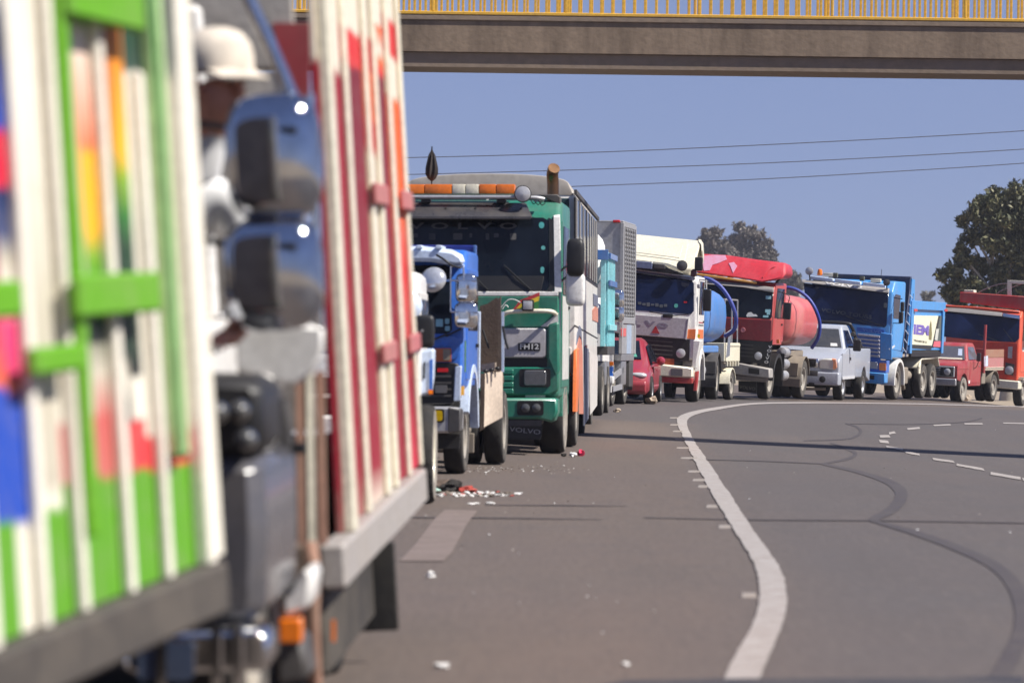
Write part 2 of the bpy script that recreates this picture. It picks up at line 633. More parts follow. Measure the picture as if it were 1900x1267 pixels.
        if dual:
            t2 = link(bpy.data.objects.new("tyre", me), par); t2.rotation_euler = (a0, 0, 0)
            t2.location = (-side * (w + 0.05), 0, 0)
        return par

    def axle(s, y, r, hw, w=0.28, rim=None, dual=False, wall=None, lug=0.018):
        s.wheel(hw - w / 2, y, r, w, rim, dual, wall, 1, lug)
        s.wheel(-hw + w / 2, y, r, w, rim, dual, wall, -1, lug)
        tube("axle", [(-hw + w, y, r), (hw - w, y, r)], 0.07, CHASSIS, s.root)

    def frame(s, y0, y1, z=0.85, m=None, hx=0.42):
        for sx in (-1, 1):
            box("frame_rail", (sx * hx - 0.04, sx * hx + 0.04), (y0, y1), (z - 0.13, z + 0.12), m or CHASSIS, s.root)
        n = max(2, int((y1 - y0) / 1.4))
        for i in range(n + 1):
            yy = y0 + (y1 - y0 - 0.1) * i / n
            box("cross_member", (-hx + 0.041, hx - 0.041), (yy, yy + 0.08), (z - 0.1, z + 0.09), m or CHASSIS, s.root)

    def cab(s, hw, dep, z_low, z_wb, z_wt, z_roof, slope, m, bev=0.07, back=0.25):
        """cab shell; its front line is kept so that panels can be laid on it"""
        s.prof = [(0, z_low), (0, z_wb), (slope, z_wt), (slope + back, z_roof)]
        s.hw, s.dep = hw, dep
        pts = s.prof + [(dep, z_roof), (dep, z_low)]
        return prism("cab_shell", pts, 'x', -hw, hw, m, s.root, bev, 3)

    def seat_floor(s):
        pass

def mirror_box(v, name, c, size, m, par=None, tilt=0.0, glass=True):
    x, y, z = c
    sx, sy, sz = size
    o = box(name, (x - sx / 2, x + sx / 2), (y - sy / 2, y + sy / 2), (z - sz / 2, z + sz / 2), m, par or v.root, min(sx, sy) * 0.35, 3)
    if glass:
        box("mirror_glass", (x - sx * 0.4, x + sx * 0.4), (y + sy / 2 - 0.004, y + sy / 2 + 0.004), (z - sz * 0.42, z + sz * 0.42), CHROME, o, 0.002)
    return o

# ================================================================== SETTING
# ------------------------------------------------------------------ white edge line measured along both edges
EDGE_L = [(1334, 1290), (1341, 1262), (1360, 1222), (1384, 1180), (1399, 1150), (1408, 1111), (1407, 1069), (1387, 1022), (1352, 967), (1331, 931), (1310, 895), (1284, 844), (1267, 810), (1257, 786), (1259, 773),
          (1283, 763.5), (1326, 755.5), (1394, 747.4), (1479, 745.8), (1560, 746.2), (1700, 748.2), (1800, 750.8), (1900, 753.4), (2000, 756.2)]
EDGE_R = [(1398, 1290), (1408, 1262), (1424, 1222), (1443, 1180), (1454, 1150), (1460, 1111), (1454, 1069), (1434, 1032), (1394, 976), (1372, 944), (1350, 909), (1306, 844), (1284, 810), (1275, 787), (1279, 775),
          (1299, 766.5), (1328, 760.5), (1394, 750.6), (1479, 748.3), (1560, 748.3), (1700, 750.0), (1800, 752.6), (1900, 755.2), (2000, 758.0)]

def densify(pts, n=6):
    return [(p.x, p.y) for p in smooth_path([(a, b, 0) for a, b in pts], n)]

LINE = [(ground_hit(*a) + ground_hit(*b)) / 2 for a, b in zip(densify(EDGE_L, 3), densify(EDGE_R, 3))]
_ly = np.array([p.y for p in LINE]); _lx = np.array([p.x for p in LINE])
_ord = np.argsort(_ly)
_ly, _lx = _ly[_ord], np.maximum.accumulate(np.where(_ly[_ord] > 58, _lx[_ord], -99)).clip(-99) * (_ly[_ord] > 58) + _lx[_ord] * (_ly[_ord] <= 58)

def asphalt():
    m = bpy.data.materials.new("asphalt")
    m.use_nodes = True
    nt = m.node_tree
    N, L = nt.nodes, nt.links
    bs = N["Principled BSDF"]
    tc = N.new("ShaderNodeTexCoord")
    at = N.new("ShaderNodeAttribute"); at.attribute_name = "lane"
    def noise(scale, detail=6, rough=0.6, vec=None):
        n = N.new("ShaderNodeTexNoise")
        n.inputs["Scale"].default_value = scale
        n.inputs["Detail"].default_value = detail
        n.inputs["Roughness"].default_value = rough
        L.new(vec or tc.outputs["Object"], n.inputs["Vector"])
        return n.outputs[0]
    def mixc(f, a, b, typ='MIX'):
        x = N.new("ShaderNodeMix"); x.data_type = 'RGBA'; x.blend_type = typ
        for sock, val in ((x.inputs[0], f), (x.inputs[6], a), (x.inputs[7], b)):
            if isinstance(val, (tuple, float)): sock.default_value = val
            else: L.new(val, sock)
        return x.outputs[2]
    def rng_(v, a, b, c, d):
        r = N.new("ShaderNodeMapRange")
        for i, q in enumerate((a, b, c, d)): r.inputs[i + 1].default_value = q
        L.new(v, r.inputs[0])
        return r.outputs[0]
    mp = N.new("ShaderNodeMapping"); mp.inputs["Scale"].default_value = (0.16, 0.5, 1)
    L.new(tc.outputs["Object"], mp.inputs["Vector"])
    streak = noise(1.0, 5, 0.6, mp.outputs[0])
    mq = N.new("ShaderNodeMapping"); mq.inputs["Scale"].default_value = (1, 0.10, 1)
    L.new(tc.outputs["Object"], mq.inputs["Vector"])
    grit = noise(26, 5, 0.75, mq.outputs[0])
    track = noise(1.6, 6, 0.7, mq.outputs[0])
    big = noise(0.22, 5)
    fine = noise(55, 3)
    mid = noise(2.2, 7, 0.7)
    c = mixc(at.outputs["Fac"], (0.118, 0.090, 0.074, 1), (0.080, 0.073, 0.075, 1))
    c = mixc(rng_(big, 0.35, 0.7, 0.0, 0.45), c, (0.116, 0.087, 0.079, 1))
    c = mixc(rng_(streak, 0.5, 0.75, 0.0, 0.35), c, (0.088, 0.074, 0.070, 1))
    c = mixc(rng_(mid, 0.58, 0.8, 0.0, 0.45), c, (0.092, 0.078, 0.070, 1))
    c = mixc(rng_(fine, 0.42, 0.68, 0.0, 0.55), c, (0.132, 0.114, 0.104, 1))
    c = mixc(rng_(noise(21, 4, 0.7), 0.52, 0.72, 0.0, 0.55), c, (0.075, 0.064, 0.058, 1))
    c = mixc(rng_(noise(0.7, 6, 0.75), 0.55, 0.68, 0.0, 0.35), c, (0.085, 0.075, 0.072, 1))
    c = mixc(rng_(track, 0.48, 0.74, 0.0, 0.40), c, (0.078, 0.068, 0.064, 1))
    c = mixc(rng_(track, 0.46, 0.28, 0.0, 0.30), c, (0.132, 0.108, 0.092, 1))
    c = mixc(rng_(grit, 0.50, 0.70, 0.0, 0.50), c, (0.070, 0.060, 0.056, 1))
    c = mixc(rng_(grit, 0.46, 0.30, 0.0, 0.45), c, (0.142, 0.12, 0.108, 1))
    L.new(c, bs.inputs["Base Color"])
    bs.inputs["Roughness"].default_value = 0.85
    bs.inputs["Specular IOR Level"].default_value = 0.3
    bp = N.new("ShaderNodeBump"); bp.inputs["Strength"].default_value = 0.35; bp.inputs["Distance"].default_value = 0.006
    L.new(fine, bp.inputs["Height"]); L.new(bp.outputs[0], bs.inputs["Normal"])
    return m

def build_road():
    xs = np.concatenate([np.arange(-14, 40.1, 0.5)])
    ys = np.concatenate([np.arange(-8, 30, 1.0), np.arange(30, 100, 0.6), np.arange(100, 131, 3.0)])
    verts, lane = [], []
    for j, y in enumerate(ys):
        for i, x in enumerate(xs):
            z = surf(float(x), float(y))
            edge = i in (0, len(xs) - 1) or j in (0, len(ys) - 1)
            verts.append((x, y, z - (2.0 if edge else 0)))
            xl = np.interp(y, _ly, _lx)
            d = x - xl if y < 58 else (84 - y) * 0.6
            lane.append(float(np.clip(d / 0.8 + 0.5, 0, 1)))
    n = len(xs)
    faces = [(j * n + i, j * n + i + 1, (j + 1) * n + i + 1, (j + 1) * n + i) for j in range(len(ys) - 1) for i in range(n - 1)]
    o = raw("road", verts, faces, asphalt(), angle=60)
    a = o.data.attributes.new("lane", 'FLOAT', 'POINT')
    a.data.foreach_set("value", lane)
    return tag(o, "worn grey asphalt bend with a brown shoulder", "road", kind="structure")

road = build_road()

DIRT = mat("dry_earth", (0.27, 0.21, 0.15, 1), rough=0.95, dirt=0.5, dscale=0.15, bump=0.5, bscale=3, dust=(0.36, 0.30, 0.21, 1))
g = raw("ground", [(-3500, -300, -1.35), (3500, -300, -1.35), (3500, 5000, -1.35), (-3500, 5000, -1.35)], [(0, 1, 2, 3)], DIRT)
tag(g, "dry brown earth beyond the road", "ground", kind="structure")

ROADPAINT = mat("worn_road_paint", (0.34, 0.312, 0.296, 1), rough=0.8, dirt=0.75, dscale=7, dust=(0.20, 0.165, 0.148, 1))
OLDPAINT = mat("faded_road_paint", (0.180, 0.138, 0.122, 1), rough=0.85, dirt=0.7, dscale=3, dust=(0.122, 0.095, 0.08, 1))
TAR = mat("tar_seam", (0.046, 0.038, 0.043, 1), rough=0.75, dirt=0.8, dscale=4, dust=(0.080, 0.069, 0.067, 1))
SHADE_STRIP = mat("painted_road_shadow", (0.028, 0.027, 0.032, 1), rough=0.6, dirt=0.2, dscale=3)  # dark colour of the shadow painted across the road

def ribbon(name, L, Rr, m, lift, n=6):
    wear = lambda y: random.uniform(-1, 1) * (1.6 if y > 800 else 0.25)          # chipped, uneven paint edge
    a = [ground_hit(x + wear(y), y, lift) for x, y in densify(L, n)]
    b = [ground_hit(x + wear(y), y, lift) for x, y in densify(Rr, n)]
    k = len(a)
    return raw(name, a + b, [(i, k + i, k + i + 1, i + 1) for i in range(k - 1)], m, road, angle=80)

def stroke(name, pts, m, lift, n=6):
    """mark along pixel points, each (px, py, width in pixels across the picture)"""
    d = smooth_path([(a, b, 0) for a, b, w in pts], n)
    ws = np.interp(np.linspace(0, len(pts) - 1, len(d)), range(len(pts)), [w for *_, w in pts])
    Lp, Rp = [], []
    for i, p in enumerate(d):
        t = d[min(i + 1, len(d) - 1)] - d[max(i - 1, 0)]
        nx, ny = -t.y, t.x
        q = math.hypot(nx, ny) or 1
        w = ws[i] * 1.5
        sq = 0.55 + 0.45 * abs(t.y) / q                       # foreshortened marks get thinner when they run across the view
        Lp.append((p.x + nx / q * w * sq / 2, p.y + ny / q * w * sq / 2))
        Rp.append((p.x - nx / q * w * sq / 2, p.y - ny / q * w * sq / 2))
    a = [ground_hit(x, y, lift) for x, y in Lp]
    b = [ground_hit(x, y, lift) for x, y in Rp]
    k = len(a)
    return raw(name, a + b, [(i, k + i, k + i + 1, i + 1) for i in range(k - 1)], m, road, angle=80)

ribbon("edge_line", EDGE_L, EDGE_R, ROADPAINT, 0.010, 14)
def c8(*pts):                                                 # points measured on an enlarged crop of the right of the road
    return [(1140 + p[0] / 2.359, 730 + p[1] / 2.359, *[q / 2.359 for q in p[2:]]) for p in pts]
for (x0, x1, y0, y1, h) in [(1700, 1800, 129, 131, 5), (1530, 1610, 132, 132, 6), (1395, 1470, 139, 136, 6), (1280, 1335, 155, 150, 8), (1200, 1225, 174, 169, 9), (1160, 1205, 187, 186, 11), (1155, 1200, 208, 212, 12),
                            (1190, 1260, 232, 244, 9), (1270, 1335, 255, 267, 9), (1390, 1485, 285, 298, 9), (1495, 1615, 310, 332, 10), (1645, 1775, 348, 370, 12), (1785, 1900, 374, 400, 12)]:
    n = 6
    top = c8(*[(x0 + (x1 - x0) * t / n, y0 + (y1 - y0) * t / n - h / 2) for t in range(n + 1)])
    bot = c8(*[(x0 + (x1 - x0) * t / n + 4, y0 + (y1 - y0) * t / n + h / 2) for t in range(n + 1)])
    ribbon("lane_dash", top, bot, ROADPAINT, 0.009, 1)
# longitudinal tar seam that weaves along the lane, and the cross seams it meets
stroke("tar_seam", c8((1010, 130, 4), (1060, 145, 6), (1078, 165, 9), (1060, 185, 9), (1000, 200, 6), (830, 205, 4)), TAR, 0.005)
stroke("tar_seam", c8((945, 215, 4), (1010, 238, 9), (1055, 262, 12), (1020, 285, 11), (910, 307, 7)), TAR, 0.005)
stroke("tar_seam", c8((910, 307, 9), (1060, 340, 14), (1190, 382, 22), (1250, 425, 36), (1250, 465, 38), (1205, 512, 32), (1120, 553, 20)), TAR, 0.005)
stroke("tar_seam", c8((1120, 553, 10), (1290, 600, 22), (1450, 655, 26), (1640, 738, 32), (1745, 830, 44), (1785, 940, 46), (1775, 1060, 48), (1720, 1180, 56), (1660, 1290, 66)), TAR, 0.005)
stroke("cross_seam", c8((130, 541, 3), (600, 551, 4), (1120, 554, 5), (1500, 560, 4), (1900, 567, 4)), TAR, 0.006)
stroke("cross_seam", c8((330, 287, 4), (600, 293, 4), (910, 306, 5)), TAR, 0.006)
stroke("cross_seam", c8((1010, 131, 3), (1300, 134, 3), (1530, 124, 4), (1610, 106, 5)), TAR, 0.006)
stroke("cross_seam", [(760, 959, 2), (900, 960, 2), (1060, 962, 1.2), (1120, 963, 0.6)], TAR, 0.006)
stroke("cross_seam", [(900, 936, 1), (1050, 937, 1.6), (1165, 938, 0.6)], TAR, 0.006)
raw("old_paint_patch", [ground_hit(x, y, 0.006) for x, y in [(742, 1040), (822, 1040), (838, 1025), (866, 972), (886, 947), (826, 945), (806, 962), (770, 1010)]], [tuple(range(8))], OLDPAINT, road, smooth=False)
raw("road_shadow_strip", [ground_hit(x, y, 0.011) for x, y in [(1090, 1275), (1300, 1275), (1900, 1275), (1900, 1254), (1500, 1257), (1300, 1258), (1160, 1261)]], [tuple(range(7))], SHADE_STRIP, road, smooth=False)  # shadow at the near end of the road, painted as a dark strip

# raised road studs along the edge line
ORD = "nearest second third fourth fifth sixth seventh eighth ninth tenth eleventh farthest".split()
for si, (x0, x1, yy) in enumerate([(1373, 1406, 1107), (1331, 1358, 979), (1309, 1332, 941), (1295, 1313, 904), (1286, 1307, 892), (1279, 1297, 876), (1269, 1288, 851), (1259, 1276, 832), (1256, 1270, 816), (1251, 1264, 801), (1246, 1258, 789), (1245, 1256, 776)]):
    a, b_ = ground_hit(x0, yy), ground_hit(x1, yy)
    w = (b_ - a).length
    bm = bmesh.new()
    vs = [bm.verts.new(p) for p in [(-.5, -.05, 0), (.5, -.05, 0), (.5, .05, 0), (-.5, .05, 0), (-.42, -.025, .022), (.42, -.025, .022), (.42, .025, .022), (-.42, .025, .022)]]
    for f_ in ((0, 3, 2, 1), (4, 5, 6, 7), (0, 1, 5, 4), (1, 2, 6, 5), (2, 3, 7, 6), (3, 0, 4, 7)):
        bm.faces.new([vs[i] for i in f_])
    for v_ in vs: v_.co.x *= w * 0.9; v_.co.y *= 0.7
    st = from_bm("road_stud", bm, mat("stud_paint", (0.28, 0.25, 0.235, 1), rough=0.7, dirt=0.4, dscale=20), None)
    st.location = (a + b_) / 2
    tag(st, (f"{ORD[si]} pale road stud of the row beside the white edge line" if si in (0, 11) else f"{ORD[si]} pale road stud from the camera beside the white edge line"), "road stud", "raised studs beside the white edge line")

# ------------------------------------------------------------------ footbridge
CONC = mat("stained_concrete", (0.265, 0.198, 0.142, 1), rough=0.9, dirt=0.9, dscale=1.0, stretch=(2.2, 2.2, 0.25), bump=0.5, bscale=12, dust=(0.125, 0.092, 0.068, 1))
CONC2 = mat("flange_concrete", (0.235, 0.178, 0.130, 1), rough=0.9, dirt=0.9, dscale=1.0, stretch=(2.2, 2.2, 0.3), bump=0.5, bscale=14, dust=(0.23, 0.18, 0.145, 1))
YEL = paint("yellow_rail_paint", 220, 170, 50, dirt=0.2)
BZ, BY, BW = 5.54, 48.6, 1.05
br = empty("footbridge", None, (2.8, BY, BZ))
br.rotation_euler = (0, math.radians(0.75), 0)
br.scale = (1, 1, 0.87)
tag(br, "concrete footbridge with yellow railing spanning the road", "footbridge")
for xa in (-17,):
    box("beam_web", (xa, xa + 38.4), (0.0, BW), (0.262, 0.80), CONC, br, 0.003)
for xa in (-17,):
    box("bottom_flange", (xa, xa + 38.4), (0.05, BW - 0.05), (0.0, 0.26), CONC2, br, 0.006)
    box("deck_edge", (xa, xa + 38.4), (-0.025, BW + 0.025), (0.803, 0.90), CONC2, br, 0.015)
for yy in (0.0, BW):
    box("bottom_rail", (-17, 21.4), (yy - 0.03, yy + 0.03), (0.903, 0.96), YEL, br, 0.01)
    box("top_rail", (-17, 21.4), (yy - 0.03, yy + 0.03), (2.0, 2.06), YEL, br, 0.01)
    for xp in np.arange(-16, 21, 2.0):
        box("rail_post", (xp - 0.023, xp + 0.023), (yy - 0.023, yy + 0.023), (0.962, 1.998), YEL, br, 0.01)
bal = None
for yy, off in ((0.0, 0.0), (BW, 0.05)):
    for k in range(66):
        xb = -5.1 + off + k * 0.165
        if bal is None:
            bal = box("baluster", (-0.019, 0.019), (-0.019, 0.019), (0.955, 2.005), YEL, br, 0.003)
            o = bal
        else:
            o = link(bal.copy(), br)
        o.location = (xb, yy, 0)
for xa, xb in ((-17, -5.2), (5.9, 21.3)):                              # bars beyond the frame
    bm = bmesh.new()
    for yy in (0.0, BW):
        for x_ in np.arange(xa, xb, 0.165):
            bmesh.ops.create_cube(bm, size=1, matrix=Matrix.Translation((x_, yy, 1.48)) @ Matrix.Diagonal((0.028, 0.028, 1.04, 1)))
    tag(from_bm("baluster_run", bm, YEL, br), kind="stuff")
for xp in (-16.2, 20.4):
    box("pier", (xp - 0.5, xp + 0.5), (0.3, BW - 0.3), (-6.9, -0.003), CONC, br, 0.05)

# ------------------------------------------------------------------ power cables
CABLE = mat("black_cable", (0.05, 0.05, 0.055, 1), rough=0.6, dirt=0.1)
for i, (pts, lb) in enumerate([([(300, 300), (745, 293), (1100, 283), (1500, 265), (1900, 243), (2300, 214)], "uppermost of three power cables across the sky"),
                               ([(500, 330), (880, 321), (1200, 311), (1500, 299), (1900, 277), (2300, 248)], "middle of three power cables across the sky"),
                               ([(700, 362), (1070, 346), (1400, 333), (1650, 319), (1900, 303), (2300, 272)], "lowest of three power cables across the sky")]):
    Yc = 120 + i * 2
    o = tube("power_cable", smooth_path([ray(*p) * Yc + Vector((0, 0, CAMZ)) for p in pts], 8), 0.016, CABLE, None, 6)
    tag(o, lb, "cable", "power cables across the sky")

# ------------------------------------------------------------------ trees
def leaf_mat(name, c1, c2, c3):
    m = bpy.data.materials.new(name)
    m.use_nodes = True
    nt = m.node_tree
    bs = nt.nodes["Principled BSDF"]
    ge = nt.nodes.new("ShaderNodeNewGeometry")
    cr = nt.nodes.new("ShaderNodeValToRGB")
    cr.color_ramp.elements[0].color = c1
    cr.color_ramp.elements[1].color = c3
    e = cr.color_ramp.elements.new(0.55); e.color = c2
    nt.links.new(ge.outputs["Random Per Island"], cr.inputs[0])
    nt.links.new(cr.outputs[0], bs.inputs["Base Color"])
    bs.inputs["Roughness"].default_value = 0.55
    bs.inputs["Specular IOR Level"].default_value = 0.35
    return m

BARK = mat("pale_bark", (0.40, 0.36, 0.30, 1), rough=0.9, dirt=0.5, dscale=1.0, bump=0.5, dust=(0.2, 0.16, 0.12, 1))

def tree(name, label, Z, base_px, blobs, nleaf, size, lm, group, trunk_r=0.35, dropy=0.5, sparse=0.0):
    """blobs: (px, py, radius px) masses of foliage; leaves gather in clumps inside each mass"""
    s_ = FPX / Z
    P3 = lambda px, py, dy=0.0: Vector(((px - CX) / s_, Z + dy, CAMZ + (HY - py) / s_))
    base = P3(*base_px); base.z = -1.4
    root = empty(name, None, base)
    tag(root, label, "tree", group)
    cents = []
    for px, py, rp in blobs:
        c = P3(px, py, random.uniform(-0.5, 0.5) * rp / s_) - base
        cents.append((c, rp / s_))
    # trunk and limbs
    top = max(c.z for c, r in cents)
    fork = Vector((0, 0, top * 0.42))
    tube("trunk", smooth_path([(0, 0, 0), (0.15, 0, top * 0.2), fork, fork + Vector((0.2, 0.1, top * 0.18))], 5), trunk_r, BARK, root, 8, taper=list(np.linspace(1.2, 0.55, 16)))
    for c, r in cents:
        mid = fork.lerp(c, 0.5) + Vector((random.uniform(-.4, .4), random.uniform(-.4, .4), -0.25 * r))
        q = smooth_path([fork - Vector((0, 0, 0.3)), mid, c], 4)
        tube("limb", q, trunk_r * 0.35, BARK, root, 6, taper=list(np.linspace(1, 0.22, len(q))))
    tot = sum(r * r for c, r in cents)
    PV = []
    for c, r in cents:
        nl = int(nleaf * r * r / tot)
        ncl = max(6, int(14 * (1 - sparse) + 8))
        dirs = rng.normal(size=(ncl, 3)); dirs /= np.linalg.norm(dirs, axis=1)[:, None]
        cc = dirs * (r * rng.uniform(0.35, 1.0, (ncl, 1))) * np.array([1, 1, 0.85])
        which = rng.integers(0, ncl, nl)
        cr_ = r * rng.uniform(0.16, 0.42, ncl)
        off = rng.normal(size=(nl, 3)) * cr_[which][:, None] * 0.62
        PV.append(np.array(c) + cc[which] + off)
    Pn = np.concatenate(PV)
    n = len(Pn)
    a = rng.normal(size=(n, 3)); a[:, 2] -= dropy * 1.5
    a /= np.linalg.norm(a, axis=1)[:, None]
    b = np.cross(a, rng.normal(size=(n, 3))); b /= np.linalg.norm(b, axis=1)[:, None]
    L_ = size * rng.uniform(0.6, 1.4, (n, 1)); W_ = L_ * 0.38
    v = np.stack([Pn - a * L_ / 2, Pn + b * W_ / 2, Pn + a * L_ / 2, Pn - b * W_ / 2], axis=1).reshape(-1, 3)
    me = bpy.data.meshes.new("crown")
    me.vertices.add(4 * n); me.vertices.foreach_set("co", v.ravel())
    me.loops.add(4 * n); me.loops.foreach_set("vertex_index", np.arange(4 * n))
    me.polygons.add(n); me.polygons.foreach_set("loop_start", np.arange(0, 4 * n, 4)); me.polygons.foreach_set("loop_total", np.full(n, 4))
    me.update(calc_edges=True)
    me.materials.append(lm)
    link(bpy.data.objects.new("crown", me), root)
    return root

LEAF_D = leaf_mat("dark_eucalyptus_leaf", (0.045, 0.053, 0.026, 1), (0.092, 0.098, 0.046, 1), (0.19, 0.175, 0.085, 1))
LEAF_G = leaf_mat("haze_paled_leaf", (0.095, 0.088, 0.080, 1), (0.135, 0.120, 0.105, 1), (0.19, 0.165, 0.14, 1))  # haze put into the leaf colour: foliage greyed and lightened
LEAF_O = leaf_mat("olive_far_leaf", (0.10, 0.097, 0.08, 1), (0.14, 0.132, 0.105, 1), (0.19, 0.178, 0.14, 1))  # olive tone, likewise greyed and lightened to carry the haze
tree("eucalyptus_tree", "big dark green tree rising behind the orange truck", 170, (1870, 700),
     [(1868, 372, 30), (1835, 378, 26), (1900, 366, 32), (1812, 395, 20), (1790, 408, 14), (1850, 410, 34), (1890, 415, 36), (1920, 400, 40), (1800, 440, 18), (1840, 450, 30), (1880, 465, 36), (1780, 458, 10),
      (1790, 480, 16), (1815, 495, 24), (1860, 510, 34), (1910, 480, 44), (1770, 505, 20), (1748, 512, 14), (1765, 535, 20), (1800, 540, 28), (1850, 552, 36), (1900, 545, 44), (1780, 560, 18), (1960, 430, 50), (1950, 520, 60), (1990, 480, 46)],
     56000, 0.30, LEAF_D, None, 0.4)
GT = "hazy trees beyond the queue"
random.seed(11)
tree("far_tree", "grey brown hazy tree above the cream cab deflector", 470, (1330, 700), [(1312, 438, 15), (1330, 432, 14), (1300, 450, 12), (1340, 455, 16), (1320, 462, 20), (1338, 480, 20), (1305, 478, 14), (1315, 505, 24), (1298, 470, 14), (1350, 470, 14), (1355, 490, 18)], 8000, 0.72, LEAF_G, GT, 0.3, sparse=0.3)
tree("far_tree", "tallest hazy tree rising behind the red roof deflector", 480, (1385, 700), [(1372, 424, 13), (1388, 432, 16), (1404, 440, 15), (1368, 445, 15), (1420, 455, 16), (1398, 462, 20), (1378, 470, 18), (1432, 470, 12), (1420, 485, 20), (1390, 495, 24), (1440, 492, 10), (1365, 462, 16), (1410, 470, 18), (1445, 505, 14), (1430, 500, 18)], 11000, 0.72, LEAF_G, GT, 0.35, sparse=0.2)
tree("far_tree", "small hazy tree between the red truck and the blue dump truck", 490, (1468, 700), [(1465, 512, 12), (1478, 518, 10), (1455, 525, 14), (1472, 532, 14), (1486, 530, 8), (1462, 548, 20)], 3000, 0.7, LEAF_O, GT, 0.25, sparse=0.3)
tree("far_bush", "low hazy bush peeping over the dump bed of the blue truck", 490, (1722, 700), [(1714, 546, 6), (1722, 550, 7), (1730, 545, 6), (1722, 562, 14)], 600, 0.7, LEAF_O, GT, 0.2, sparse=0.3)

# ================================================================== VEHICLES
BLUE_N = paint("dump_truck_blue", 56, 146, 216, dirt=0.2)
NAVY = paint("navy_steel", 28, 50, 92, dirt=0.2, rough=0.5)
BLUE_T = paint("tank_blue", 62, 128, 200, dirt=0.25, rough=0.5)
HOSE = mat("blue_hose", lin(34, 58, 150), rough=0.5, dirt=0.2)
RED_K = paint("truck_red", 176, 30, 38, dirt=0.22)
RED_D = paint("sun_bleached_red", 184, 32, 46, dirt=0.28, dscale=1.6, dust=lin(200, 96, 106), rough=0.5)
PINK = paint("faded_red_tank", 192, 78, 84, dirt=0.42, dscale=1.2, rough=0.6, dust=lin(176, 140, 124))
SILVER = paint("silver_paint", 168, 173, 184, dirt=0.10, metal=0.1)
RED_CAR = paint("car_red", 150, 24, 46, dirt=0.12, coat=0.6)
FORD_RED = paint("old_pickup_red", 156, 32, 46, dirt=0.3, rough=0.5)
ORG = paint("orange_red_paint", 222, 78, 42, dirt=0.2)
DEEPRED = paint("deep_red_steel", 165, 34, 36, dirt=0.25)
TEAL = paint("truck_green", 10, 112, 92, dirt=0.16)
BUSW = paint("coach_white", 224, 220, 214, dirt=0.18, dscale=1.2)
BUSG = mat("coach_roof_grey", (0.36, 0.33, 0.30, 1), rough=0.6, dirt=0.5, dscale=1.0)
SALM = paint("salmon_paint", 214, 128, 98, dirt=0.25)
ORP = paint("orange_panel", 236, 118, 48, dirt=0.15)
GREYB = mat("grey_blue_band", lin(92, 98, 118), rough=0.5, dirt=0.25)
GRILLE = mat("grey_grille_panel", lin(178, 175, 178), rough=0.45, dirt=0.25, coat=0.2)
CABBLUE = paint("cab_blue", 30, 98, 190, dirt=0.12)
DEEPBLUE = paint("bed_blue", 22, 42, 130, dirt=0.12)
CYAN = paint("cyan_stake_paint", 140, 214, 222, dirt=0.15)
MIDBLUE = paint("mid_blue_bar", 60, 110, 175, dirt=0.2)
LTBLUE = paint("pale_blue_white", 196, 210, 232, dirt=0.12)
BEIGE = mat("beige_board", lin(206, 188, 170), rough=0.7, dirt=0.3, dscale=2.5, bump=0.2)
BRASS = mat("heat_browned_steel", lin(122, 88, 60), rough=0.25, metal=0.9, dirt=0.3)

def zp(v, px, py, c=0.0):
    return v.y(px, py, c).z

def xp_(v, px, py, c=0.0):
    return v.y(px, py, c).x

def wiper(v, p0, p1, par=None):
    a, b_ = v.f(*p0) + Vector((0, -0.03, 0)), v.f(*p1) + Vector((0, -0.03, 0))
    return tube("wiper", [a, a.lerp(b_, 0.5) + Vector((0, -0.015, 0)), b_], 0.010, BLACK, par or v.root, 5)

def door(v, m, y0=0.30, y1=1.45, z0=1.15, z1=None, hw=None, glass=None, zb=None):
    """door skin, handle and side window on the flank that faces the road"""
    hw = hw or v.hw
    zr = v.prof[-1][1]
    z1 = z1 or zr - 0.22
    zb = zb or (z0 + (z1 - z0) * 0.52)
    d = box("door", (hw - 0.02, hw + 0.012), (y0, y1), (z0, z1), m, v.root, 0.008, 1)
    prism("side_window", [(y0 + 0.08, zb), (y0 + 0.20, z1 - 0.06), (y1 - 0.07, z1 - 0.06), (y1 - 0.07, zb)], 'x', hw, hw + 0.02, glass or GLASS, d, 0.004)
    box("door_handle", (hw + 0.012, hw + 0.04), (y1 - 0.22, y1 - 0.08), (zb - 0.18, zb - 0.14), BLACK, d, 0.006)
    return d

